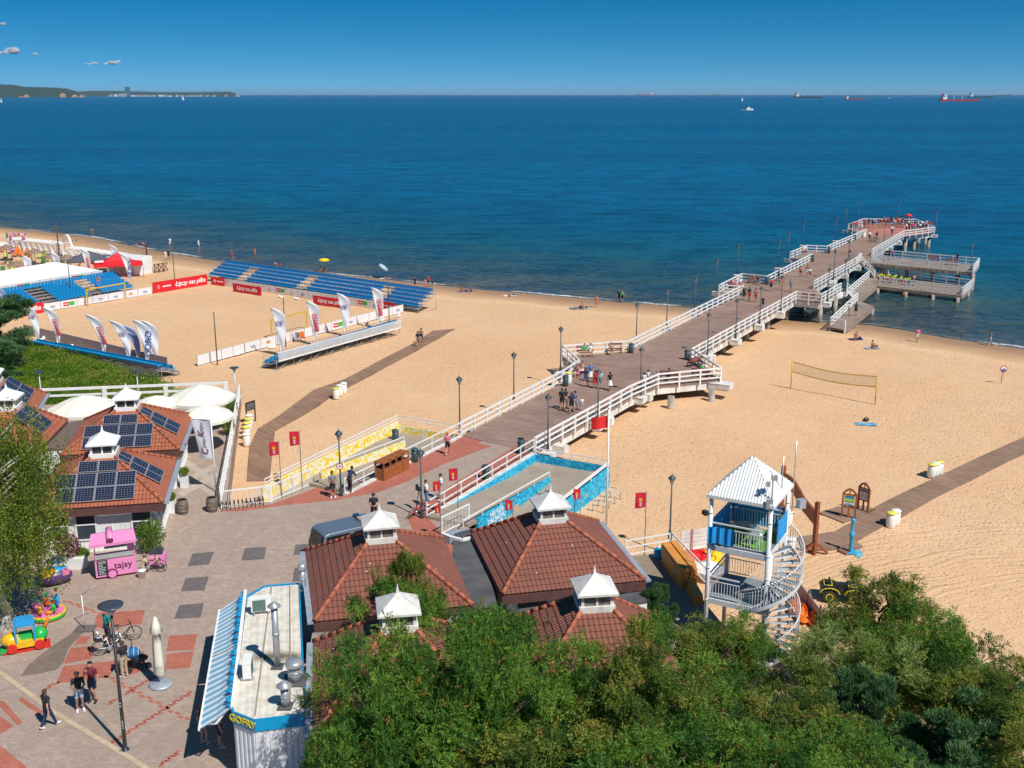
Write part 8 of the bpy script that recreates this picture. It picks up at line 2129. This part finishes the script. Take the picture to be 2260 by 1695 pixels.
lm_red = leafmat('barberry_leaves', [(0, (.10, .015, .03)), (1, (.26, .05, .08))])
bush('barberry_shrub', 'dark red barberry shrub in a white planter before the restaurant', at(152, 1252, PZ), .75, 1.2, lm_red, 1500, 1, (1.9, .55, .6))
bush('shrub', 'small yellow green shrub at the right end of the white planter', at(183, 1247, PZ) + V((0, .1, .35)), .38, .6, lm_shrub, 700, 2)
bush('shrub', 'round dark green bush between the pink cart and the cargo bike', at(322, 1235, PZ) + V((0, 1.0, 0)), .85, 1.9, lm_loc, 2600, 3)
bush('flower_pot', 'white planter with flowers left of the first oak barrel', at(380, 1130, PZ), .3, .5, lm_shrub, 500, 4, (.45, .45, .75))
bush('flower_pot', 'white planter with flowers halfway along the restaurant wall', at(408, 1075, PZ), .35, .6, lm_shrub, 500, 5, (.45, .45, .75))
bush('potted_plant', 'dark green plant at the foot of the tall white railing posts', at(505, 960, PZ), .5, 1.6, lm_loc, 1200, 6)
bush('potted_plant', 'dark green plant under the cream parasol by the railing', at(512, 920, PZ), .5, 1.5, lm_loc, 1200, 7)
def tyre(b, c, r_, w, ax='y', n=20, hub=.0):
    c = V(c); a = V((0, 1, 0)) if ax == 'y' else V((1, 0, 0)); b.tube(c - a * w / 2, c + a * w / 2, r_, n=n)
def ring(b, c, r_, t_, n=20):
    c = V(c)
    b.path([c + V((r_ * math.cos(2 * PI * k / n), 0, r_ * math.sin(2 * PI * k / n))) for k in range(n + 1)], t_, 6)
def bicycle(label, p, rz, col, wr=.34, white=False, grp=None):
    r = thing('bicycle', label, 'bicycle', tuple(p), rz, grp)
    for x in (-.53, .53):
        b = MB(); ring(b, (x, 0, wr), wr, .02); w = b.build('wheel', m_black, r); b = MB()
        for k in range(6): a = PI * k / 6; b.tube((x - wr * math.cos(a), 0, wr - wr * math.sin(a)), (x + wr * math.cos(a), 0, wr + wr * math.sin(a)), .004, n=4)
        b.tube((x, -.04, wr), (x, .04, wr), .03, n=8); b.build('spokes', m_steel, w)
    b = MB(); H_ = V((.38, 0, .84)); S_ = V((-.2, 0, .82)); B_ = V((-.08, 0, .30))
    for q in ((H_, S_), (H_ - V((0, 0, .12)), B_), (S_, B_), (B_, V((-.53, 0, wr))), (S_, V((-.53, 0, wr))), (H_ + V((0, 0, .12)), V((.53, 0, wr)))): b.tube(*q, .022, n=8)
    b.build('frame', col, r)
    b = MB(); b.tube((.36, -.28, 1.0), (.36, .28, 1.0), .015, n=6); b.tube(H_, (.36, 0, 1.0), .015, n=6); b.build('handlebar', m_black, r)
    b = MB(); b.ball((-.22, 0, .92), .12, 8, (1.2, .7, .35)); b.build('saddle', m_black, r); b = MB(); b.tube((-.08, -.12, .30), (-.08, .12, .30), .08, n=10); b.bar((-.08, .12, .30), (.08, .12, .2), .02); b.bar((-.08, -.12, .3), (-.24, -.12, .4), .02); b.build('pedals', m_steel, r)
    return r
pb = at(248, 1442, PZ); bk = bicycle('white bicycle with two child seats beside the dish lamp', pb, .35, m_white)
def seatbox(nm, x, y, z): b = MB(); b.box((x, y, z), (.3, .3, .06)); b.box((x - .15, y, z + .2), (.06, .3, .42)); b.build('child_seat', m_black, bk)
seatbox('s', -.55, 0, .80); seatbox('s', .12, 0, .86)
RB_ = Matrix.Rotation(.35, 3, 'Z')
for dx, dz, c_, hat, l in ((-.55, .86, 'white', 'pink', 'small child in the rear bicycle seat with a pale pink helmet'), (.14, .92, 'pink', 'violet', 'small child in the front bicycle seat with a lilac helmet')):
    q = pb + RB_ @ V((dx, 0, dz)); person(V(q), None, 0, 110, 'child_seat', .95, 'tee', c_, 'shorts', 'pale', hat, '', 'children on the bicycle', False, 'cap', 2, lab=l)
bicycle('second black bicycle lying close behind the white family bicycle', at(272, 1418, PZ), .6, m_black, grp=None)
rb_ = bicycle('red bicycle leaning by the lantern at the blue ramp', at(917, 1137, PZ), 1.0, M('bike_red', (.6, .02, .03), .4)); rb_.rotation_euler = (.35, 0, 1.0)
for a_ in ((1440, 846, .4, 'dark bicycle behind the near rail of the wide bay'), (1924, 534, .3, 'bicycle on the left before the pier head'), (1931, 535, .4, 'bicycle on the right before the pier head'), (1716, 625, .5, 'bicycle of the group at the second bay'), (1878, 576, .6, 'green bicycle at the rail above the dock stairs')): bicycle(a_[3], at(a_[0], a_[1], PZ), a_[2], m_black)
# camera on tripod
r = thing('camera_tripod', 'video camera on a black tripod beside the lantern', 'camera', tuple(at(925, 1127, PZ)))
for k in range(3): b = MB(); a = 2.1 * k; b.tube((.35 * math.cos(a), .35 * math.sin(a), 0), (0, 0, 1.25), .02, n=6); b.build('leg', m_black, r)
b = MB(); b.box((0, 0, 1.42), (.18, .42, .22), .7); b.tube((.1, -.25, 1.42), (.2, -.38, 1.42), .07, n=10); b.box((-.1, .1, 1.6), (.1, .2, .12), .7); b.build('camera_body', m_black, r)
# stroller
r = thing('stroller', 'black stroller with a blue hood next to the tall lamp', 'stroller', tuple(at(302, 1478, PZ)), .25)
for x, y in ((-.3, -.28), (-.3, .28), (.5, 0)): b = MB(); tyre(b, (x, y, .15), .15, .05); b.build('wheel', m_black, r)
b = MB()
for y in (-.24, .24): b.tube((-.3, y, .15), (.35, y * .8, .75), .02, n=6); b.tube((.5, 0, .15), (-.45, y, 1.05), .02, n=6)
b.tube((-.45, -.24, 1.05), (-.45, .24, 1.05), .025, n=6); b.build('frame', m_black, r)
b = MB(); b.ball((.15, 0, .55), .3, 10, (1.3, .75, .6)); b.build('seat', m_black, r)
b = MB(); b.ball((-.1, 0, .85), .34, 12, (1.0, .85, .75)); h = b.build('hood', M('hood_blue', (.01, .12, .30), .7), r); b = MB()
for k in (-.5, .2, .8): b.path([(-.1 + .35 * math.sin(k) * 1.0, .30 * math.cos(j * PI / 8) , .85 + .27 * math.sin(j * PI / 8) * math.cos(k * .6)) for j in range(9)], .012)
b.build('hood_piping', m_white, h)
# closed parasol
r = thing('closed_parasol', 'closed cream parasol standing on a round concrete foot in the square', 'parasol', tuple(at(355, 1512, PZ)))
b = MB(); N = 16; prof = [(q_ * .78, z_) for q_, z_ in [(.10, .42), (.26, .6), (.24, 1.2), (.21, 2.0), (.17, 2.45), (.23, 2.46), (.30, 2.5), (.20, 2.85), (.10, 3.15), (.05, 3.25)]]; vs = [(q * (1 + (.22 if i % 2 else -.08)) * math.cos(2 * PI * i / N), q * (1 + (.22 if i % 2 else -.08)) * math.sin(2 * PI * i / N), z) for q, z in prof for i in range(N)]
b.smooth = True; b.add(vs, [(k * N + i, k * N + (i + 1) % N, (k + 1) * N + (i + 1) % N, (k + 1) * N + i) for k in range(len(prof) - 1) for i in range(N)]); b.smooth = False; b.build('canopy', m_cream, r)
b = MB(); b.tube((0, 0, 0), (0, 0, 3.2), .035, n=8); b.build('pole', m_white, r); b = MB(); b.lathe((0, 0, 0), [(.5, 0), (.5, .08), (.44, .11), (.08, .13)], 24); b.build('foot', m_gutter, r)
b = MB()
for k in range(5): b.bar((-.22 + .1 * k, -.30, .95 + .03 * (k % 2)), (-.17 + .1 * k, -.30, 1.05), .02)
b.build('print', m_black, r)
# bent pipe post
r = thing('pipe_post', 'thin white pipe post with a bent arm near the carousel', 'post', tuple(at(188, 1388, PZ)))
b = MB(); b.tube((0, 0, 0), (0, 0, 1.75), .025, n=6); b.build('shaft', m_white, r); b = MB(); b.tube((0, 0, 1.75), (.7, .35, 2.2), .025, n=6); b.build('arm', m_galv, r); b = MB(); b.box((0, 0, .02), (.9, .7, .03)); b.build('foot', m_dark, r)
# pink food cart
m_pk = M('candy_pink', (.74, .26, .50), .45, var=.04); m_plum = M('plum_print', (.14, .01, .08), .5)
a, c = at(213, 1281, PZ), at(303, 1267, PZ); d = (c - a).normalized(); L = (c - a).length; ct = thing('food_cart', 'pink food cart with a chalkboard, striped glass counter and lettering', 'cart', tuple(a), math.atan2(d.y, d.x))
b = MB(); b.box((L / 2, .55, .58), (L, 1.1, .90)); b.build('body', m_pk, ct)
b = MB(); tyre(b, (L * .40, -.02, .26), .27, .1); w = b.build('wheel', m_plum, ct); b = MB(); tyre(b, (L * .40, -.06, .26), .20, .08); b.build('hubcap', m_pk, w)
b = MB(); b.box((.36, -.015, .66), (.52, .03, .82)); cb = b.build('chalkboard', M('chalkboard', (.02, .03, .04), .7), ct); b = MB(); rn = random.Random(2)
for k in range(9): w_ = rn.uniform(.2, .4); b.box((.16 + w_ / 2, -.034, 1.0 - .085 * k), (w_, .004, .018))
b.build('chalk_writing', m_wl, cb)
def ctext(t_, s_, x, y, z, mat, tilt=0):
    me = text_mesh(t_, s_, mat, depth=.004, bold=.006); me.transform(Matrix.Translation((x, y, z)) @ Matrix.Rotation(PI / 2 + tilt, 4, 'X')); mk('lettering', me, ct)
ctext('tajsy', .5, L * .68, -.012, .66, m_plum); 
b = MB(); b.box((L / 2, .1, 1.22), (L - .1, .04, .25)); b.build('counter_glass', M('counter_glass', (.35, .38, .36), .1), ct)
b = MB(); rn = random.Random(6)
for k in range(22): b.ball((.3 + k * (L - .6) / 22, .22 + .08 * (k % 3), 1.15), .055, 6)
b.build('food', M('food_mix', (.65, .40, .18), .7, var=.6, scale=9), ct)
b = MB()
for x in (.05, L - .05):
    for y in (.08, 1.02): b.bar((x, y, 1.1), (x, y, 2.05), .05)
b.box((L - .2, .15, 1.55), (.34, .05, .6)); b.build('upright', m_pk, ct)
b = MB(); b.slab([(-.2, -.35, 2.08), (L + .1, -.35, 2.08), (L + .05, .55, 2.38), (-.05, .55, 2.38)], .05); b.slab([(-.05, .55, 2.38), (L + .05, .55, 2.38), (L, 1.1, 2.2), (0, 1.1, 2.2)], .05); b.bar((-.2, -.35, 2.03), (L + .1, -.35, 2.03), .04, .14); b.build('roof', m_pk, ct)
b = MB(); b.tube((L * .42, -.32, 2.24), (L * .42, .65, 2.52), .17, n=16); b.build('roll', m_pk, ct)
b = MB(); pts = [(L * .42 + (.02 + .16 * k / 30) * math.cos(k * .55), -.34 , 2.24 + (.02 + .15 * k / 30) * math.sin(k * .55)) for k in range(31)]; b.path(pts, .02); b.build('spiral_emblem', m_plum, ct)
b = MB(); b.box((L * .62, .95, 1.7), (L * .7, .04, .8)); b.build('back_panel', m_gutter, ct)
b = MB(); b.lathe((0, 0, 0), [(.17, 0), (.2, .4), (.23, .42), (.23, .46), (.02, .48)], 16); r = thing('bucket', 'white plastic bucket between the pink cart and the cargo bicycle', 'bucket', tuple(at(314, 1275, PZ))); b.build('body', m_plw, r); b = MB(); ring(b, (0, 0, .38), .22, .008); b.build('handle', m_steel, r)
cg = bicycle('cream cargo bicycle with a pink front box beside the food cart', at(328, 1268, PZ) + V((0, .3, 0)), .1, M('cream_frame', (.66, .48, .28), .5))
b = MB(); b.box((.35, .45, .62), (.85, .6, .55)); b.build('cargo_box', m_pk, cg); b = MB(); b.path([(.45 + (.02 + .10 * k / 24) * math.cos(k * .6), .14, .62 + (.02 + .10 * k / 24) * math.sin(k * .6)) for k in range(25)], .01); b.build('spiral_emblem', m_plum, cg); b = MB(); b.box((.3, .45, .98), (.7, .5, .22)); b.build('display_glass', m_glass, cg)
# silver van
vn = thing('police_van', 'silver blue van with a dark light bar parked behind the tiled roof', 'van', (-8.5, 55.6, PZ), R(33)); vb = vn
m_car = M('silver_blue_paint', (.27, .34, .42), .28, .6, var=.03); Lv, Wv = 4.9, 1.95
prof = [(-2.45, .35), (-2.45, 1.05), (-2.28, 1.92), (-2.0, 2.02), (.85, 2.02), (1.15, 1.93), (1.85, 1.12), (2.40, .95), (2.47, .40), (2.2, .3)]
b = MB(); n = len(prof); b.add([(x, -Wv / 2 + (.10 if z > 1.5 else 0), z) for x, z in prof] + [(x, Wv / 2 - (.10 if z > 1.5 else 0), z) for x, z in prof], [tuple(range(n)), tuple(reversed(range(n, 2 * n)))] + [(i, n + i, n + (i + 1) % n, (i + 1) % n) for i in range(n)])
bo = b.build('body', m_car, vb); bv = bo.modifiers.new('b', 'BEVEL'); bv.width = .07; bv.segments = 3
m_vg = M('tinted_glass', (.012, .014, .016), .05)
for nm, q in (('rear_window', [(-2.47, -.78, 1.15), (-2.47, .78, 1.15), (-2.31, .70, 1.86), (-2.31, -.70, 1.86)]), ('windscreen', [(1.20, -.78, 1.89), (1.20, .78, 1.89), (1.86, .86, 1.17), (1.86, -.86, 1.17)])): b = MB(); b.slab([V(p) + V((-.03 if nm[0] == 'r' else .03, 0, .02)) for p in q], .02); b.build(nm, m_vg, vb)
for sy in (-1, 1):
    for x0, x1 in ((-2.2, -.75), (-.6, .35), (.45, 1.2)):
        b = MB(); b.slab([(x0, sy * .99, 1.2), (x1 + (.35 if x1 > 1 else 0), sy * .99, 1.2), (x1 - .1, sy * .90, 1.85), (x0 + .05, sy * .90, 1.85)], .02 * -sy); b.build('side_window', m_vg, vb)
for x in (-1.5, 1.55):
    for sy in (-1, 1): b = MB(); tyre(b, (x, sy * .88, .34), .34, .24); w = b.build('wheel', m_black, vb); b = MB(); tyre(b, (x, sy * .99, .34), .2, .04); b.build('rim', m_steel, w)
b = MB(); b.box((.25, 0, 2.10), (.3, 1.5, .13)); lb = b.build('light_bar', M('lightbar_blue', (.01, .06, .16), .2), vb); b = MB(); b.box((.23, 0, 2.12), (.32, .42, .12)); b.build('lamp', M('amber_lens', (.55, .35, .18), .3), lb)
for sy in (-1, 1): b = MB(); b.box((-2.46, sy * .85, 1.0), (.05, .12, .35)); b.build('taillight', M('lamp_red', (.4, .01, .01), .3), vb)
b = MB(); b.box((-2.5, 0, .5), (.14, 1.8, .28)); b.build('bumper', m_black, vb)
# children's rides
G_ = dict(y=M('ride_yellow', (.80, .45, .02), .3), b=M('ride_blue', (.03, .32, .65), .3), g=M('ride_green', (.02, .45, .08), .3), o=M('ride_orange', (.80, .20, .02), .3), r=M('ride_red', (.60, .03, .02), .3), p=M('ride_pink', (.80, .20, .40), .3))
r = thing('toy_car_ride', 'orange yellow toy car ride with a blue roof below the birch', 'kiddie ride', tuple(at(60, 1430, PZ)), .42)
b = MB(); b.box((0, 0, .06), (2.0, .75, .10)); b.build('base', G_['r'], r); b = MB(); b.box((-.95, -.1, .1), (.3, .5, .12)); b.build('step', G_['g'], r)
b = MB(); b.ball((-.6, 0, .55), .42, 12, (1.1, .95, .75)); b.box((0, 0, .38), (1.5, .78, .3)); b.build('body', G_['y'], r); b = MB(); b.ball((.62, 0, .6), .4, 12, (.85, .95, .85)); b.build('boot', G_['g'], r)
b = MB(); b.box((.0, .05, .62), (.6, .5, .25)); b.build('seat', G_['g'], r)
b = MB(); b.slab([(-.45, -.42, 1.40), (.42, -.42, 1.40), (.42, .42, 1.40), (-.45, .42, 1.40)], .14); b.slab([(-.35, -.3, 1.5), (.32, -.3, 1.5), (.32, .3, 1.5), (-.35, .3, 1.5)], .1); b.build('roof', G_['b'], r)
b = MB()
for x in (-.4, .38):
    for y in (-.38, .38): b.bar((x, y, .5), (x, y, 1.3), .08)
b.build('pillar', G_['b'], r)
for x in (-.6, .55):
    for y in (-.42, .42): b = MB(); tyre(b, (x, y, .28), .22, .12); b.build('wheel', G_['r'], r)
b = MB(); b.tube((.75, 0, .7), (1.1, 0, 1.5), .10, .07, n=8); b.ball((1.08, 0, 1.55), .14, 8, (1.4, .8, .8)); b.build('giraffe', G_['o'], r)
r = thing('carousel_ride', 'small round carousel with colourful animal figures under the birch', 'kiddie ride', tuple(at(106, 1360, PZ))); r.scale = (.7, .7, .8)
b = MB(); b.lathe((0, 0, 0), [(1.12, .05), (1.2, .1), (1.22, .35), (1.12, .38), (1.05, .30)], 28); b.build('platform', G_['y'], r); b = MB(); b.lathe((0, 0, 0), [(1.225, .14), (1.235, .16), (1.235, .28), (1.225, .3)], 28, cap=False); b.build('green_band', G_['g'], r); b = MB(); b.lathe((0, 0, .30), [(1.08, 0), (1.08, .02)], 24); b.build('floor', G_['p'], r)
for k, (c1, c2) in enumerate((('b', 'o'), ('o', 'g'), ('p', 'b'), ('y', 'p'), ('g', 'r'))):
    a = .7 + k * 1.26; x, y = .72 * math.cos(a), .72 * math.sin(a); s_ = 1.5 if k == 0 else 1.0; b = MB(); b.ball((x, y, .32 + .38 * s_), .2, 10, (.9, .9, 1.5 * s_)); f = b.build('figure', G_[c1], r); b = MB(); b.ball((x, y, .32 + .82 * s_), .13, 10); b.build('head', G_[c2], f); b = MB(); b.lathe((x, y, .32 + .90 * s_), [(.14, 0), (.02, .12)], 10); b.build('hat', G_['g'], f)
r = thing('boat_ride', 'colourful toy boat ride with a dark blue dish behind the birch', 'kiddie ride', tuple(at(122, 1290, PZ)), .5)
b = MB(); b.ball((0, 0, .45), .6, 14, (1.5, .75, .7)); b.build('hull', M('ride_violet', (.10, .04, .16), .3), r); b = MB(); b.ball((0, 0, .72), .5, 12, (1.5, .7, .5)); b.build('deck', G_['b'], r); b = MB(); b.box((-.3, -.1, .8), (.7, .6, .3), .2); b.build('bench', G_['y'], r); b = MB(); b.lathe((.1, .2, 1.2), [(.4, 0), (.42, .05), (.2, .02)], 16); b.build('dish', M('dish_blue', (.01, .05, .15), .3), r)
b = MB(); b.box((.5, -.2, .7), (.35, .3, .3), .4); b.build('figure', G_['p'], r)
def far(px, py): return at(px, py, WZ)
m_far = M('far_forest', (.016, .045, .03), .95, var=.25, scale=.002); m_cliff = M('clay_cliff', (.34, .20, .13), .95); m_town = M('far_concrete', (.42, .44, .45), .8)
def ridge(name, prof, yb, mat, depth, label=None):
    D_ = far(100, yb).y; b = MB(); vs = []; rn = random.Random(3); n = 120; x0, x1 = prof[0][0], prof[-1][0]
    top = lambda x: np.interp(x, [q[0] for q in prof], [q[1] for q in prof])
    for i in range(n + 1):
        px = x0 + (x1 - x0) * i / n; h_ = max(2.0, (yb - top(px)) / F * math.hypot(D_, CH) * 1.02 + rn.uniform(-2, 2)); X = (px - IW / 2) / F * D_ / CT
        vs += [(X * (1 + depth / D_ * e), D_ + depth * e, WZ + h_ * f_) for e, f_ in ((0, -.1), (.03, .5), (.10, .9), (.2, 1.0), (1, .6))]
    fs = [(5 * i + k, 5 * i + 5 + k, 5 * i + 6 + k, 5 * i + 1 + k) for i in range(n) for k in range(4)]
    b.smooth = True; b.add(vs, fs); tag(b.build(name, mat), kind='structure'); return D_
ridge('hills', [(-400, 196), (-200, 190), (0, 188), (51, 187), (99, 188), (127, 193), (175, 194), (213, 196), (232, 202), (243, 213.5)], 214.5, m_far, 2500)
ridge('far_coast', [(225, 203), (273, 201), (340, 202), (405, 204), (463, 204), (550, 203), (560, 206), (567, 211)], 212.2, m_far, 3000)
rn = random.Random(9)
def farbox(nm, label, cat, px, py, w, h, mat, grp=None):
    p = far(px, py); s_ = p.y / F; r = thing(nm, label, cat, tuple(p), 0, grp); b = MB(); b.box((0, 60, h * s_ / 2), (w * s_, 60, h * s_)); b.build('wall', mat, r); b = MB(); b.box((0, 60, h * s_), (w * s_ * 1.04, 62, s_ * .5)); b.build('roof', m_town, r)
farbox('tower_block', 'dark high tower block above the far coast town', 'building', 279, 212.6, 8, 20, M('far_dark_tower', (.08, .14, .18), .6))
for i, px in enumerate([241, 252, 263, 272, 291, 300, 309, 318, 328, 337, 352, 362, 372, 388, 398, 411, 420, 432, 441, 455, 470, 496, 522]): farbox('far_building', 'tiny pale building on the far coast of the bay', 'building', px, 213.2, rn.uniform(3, 8), rn.uniform(2.5, 6.5 if px < 300 else 4), rn.choice([m_town, m_white]), 'pale buildings on the far coast')
for px, w, h in ((140, 14, 9), (166, 12, 6), (182, 10, 5), (60, 10, 6), (48, 9, 2)):
    p = far(px, 214.9); s_ = p.y / F; b = MB(); b.ball((p.x, p.y - 10, WZ), 1, 10, (w * s_ / 2, 60, h * s_)); tag(b.build('clay_cliff', m_cliff), kind='structure')
def ship(label, px, py, wpx, hull, deckc, left=True, masts=3):
    p = far(px, py); s_ = p.y / F; L = wpx * s_; hh = max(2.2 * s_, L * .045); r = thing('cargo_ship', label, 'ship', tuple(p), 0, 'cargo ships on the horizon'); sg = -1 if left else 1
    b = MB(); b.prism([(-L / 2, -L * .06), (L * .44, -L * .06), (L / 2, 0), (L * .44, L * .06), (-L / 2, L * .06)], 0, hh); b.build('hull', hull, r)
    b = MB(); b.box((sg * L * .38, 0, hh + L * .045), (L * .10, L * .09, L * .09)); b.box((sg * L * .38, 0, hh + L * .10), (L * .06, L * .12, L * .03)); b.build('bridge_house', m_white, r); b = MB(); b.box((sg * L * .43, 0, hh + L * .07), (L * .03, L * .04, L * .14)); b.build('funnel', deckc, r)
    for k in range(masts): b = MB(); b.bar((-sg * L * (-.15 + .2 * k), 0, hh), (-sg * L * (-.15 + .2 * k), 0, hh + L * .09), L * .012); b.build('crane', m_whited, r)
mh = M('ship_dark_hull', (.02, .025, .04), .5); mrh = M('ship_red_hull', (.35, .03, .03), .5)
ship('pale loaded ship far left on the horizon', 1423, 210.6, 36, mrh, m_white, False, 1); ship('small green ship on the horizon', 1580, 210.8, 22, M('ship_green', (.03, .10, .08), .5), m_white, True, 2); ship('dark bulk carrier with white bridge and four cranes', 1784, 215.8, 63, mh, mh, True, 4)
ship('ship with a low red hull right of the bulk carrier', 1887, 220, 44, mrh, mh, True, 0); ship('long red and black tanker, the nearest ship at the right', 2118, 223.5, 87, mrh, mrh, True, 2); ship('dark ship behind the long red tanker', 2165, 215.5, 55, mh, mh, True, 3); ship('faint ship at the right end of the horizon', 2218, 211.2, 33, mh, m_white, True, 1)
def sail(label, px, py, h_):
    p = far(px, py); s_ = p.y / F; r = thing('sailboat', label, 'sailboat', tuple(p), 0, 'sailing boats in the bay'); H_ = h_ * s_; b = MB(); b.ball((0, 0, H_ * .06), H_ * .22, 8, (1, .3, .35)); b.build('hull', m_white, r); b = MB(); b.add([(0, 0, H_ * .12), (H_ * .25, .05, H_ * .14), (0, 0, H_), (-H_ * .2, .05, H_ * .14), (0, .3, H_ * .5)], [(0, 1, 2), (0, 2, 3)]); b.build('sail', m_white, r)
sail('sailboat at the left edge below the wooded headland', 3, 226, 10); sail('sailboat before the far coast town', 404, 221, 11); sail('tiny sailboat left of the middle of the horizon', 818, 212.5, 4.5); sail('sailboat above the white motorboat', 1638, 223, 8); sail('tiny boat between two ships at the right', 1963, 218, 4); sail('tiny sailboat left of the pale ship', 663, 212.5, 3)
p = far(1653, 243); s_ = p.y / F; r = thing('motorboat', 'white motorboat with a short wake under the sailboat', 'motorboat', tuple(p)); b = MB(); b.prism([(-6 * s_, -2 * s_), (6 * s_, -2 * s_), (9 * s_, 0), (6 * s_, 2 * s_), (-6 * s_, 2 * s_)], 0, 3 * s_); b.build('hull', m_white, r); b = MB(); b.box((-.5 * s_, 0, 4.2 * s_), (7 * s_, 3 * s_, 2.4 * s_)); b.box((-1 * s_, 0, 6 * s_), (3.5 * s_, 2 * s_, 1.2 * s_)); b.build('cabin', m_white, r); b = MB(); b.box((-.5 * s_, 0, 4.4 * s_), (7.1 * s_, 3.1 * s_, .8 * s_)); b.build('window_band', m_glass, r); b = MB(); b.box((-12 * s_, 0, .2), (9 * s_, 1.6 * s_, .3)); b.build('wake', m_cloth, r)
# clouds, far beyond the bay
m_cl = bpy.data.materials.new('cloud'); t = NT(m_cl); t.color((.9, .88, .88)); t.b.inputs['Roughness'].default_value = 1; lw = t.node('ShaderNodeLayerWeight', Blend=.45); t.link(t.ramp(lw.outputs['Facing'], [(.0, .26), (.7, 0.0)]), t.b.inputs['Alpha'])
for px, py, w, h in ((48, 124, 28, 8), (72, 121, 34, 14), (120, 126, 12, 5), (22, 132, 30, 6), (40, 68, 30, 5), (60, 66, 16, 6), (240, 145, 28, 6), (285, 144, 26, 9)):
    D_ = 75000.0; b = MB()
    for k in range(12): x = rn.gauss(0, .28) * w; b.ball(((px + x - IW / 2) / F * D_, D_, CH + (HOR - py + rn.uniform(-.2, .35) * h) / F * D_), D_ / F * h * rn.uniform(.3, .6), 10, (1.5, 1, .8))
    tag(b.build('cloud', m_cl), kind='structure')

# sea air
b = MB(); b.box((0, 20000, 72), (121000, 90000, 176)); hz = b.build('haze', [])
m_hz = bpy.data.materials.new('sea_haze'); m_hz.use_nodes = True; hn = m_hz.node_tree.nodes; hn.clear(); ho = hn.new('ShaderNodeOutputMaterial'); hv = hn.new('ShaderNodeVolumePrincipled')
hv.inputs['Color'].default_value = (.52, .76, 1, 1); hv.inputs['Density'].default_value = 1.9e-5; hv.inputs['Anisotropy'].default_value = 0.1; m_hz.node_tree.links.new(hv.outputs[0], ho.inputs['Volume']); hz.data.materials.append(m_hz)
tag(hz, kind='stuff', label='thin blue sea haze over the bay', cat='haze')
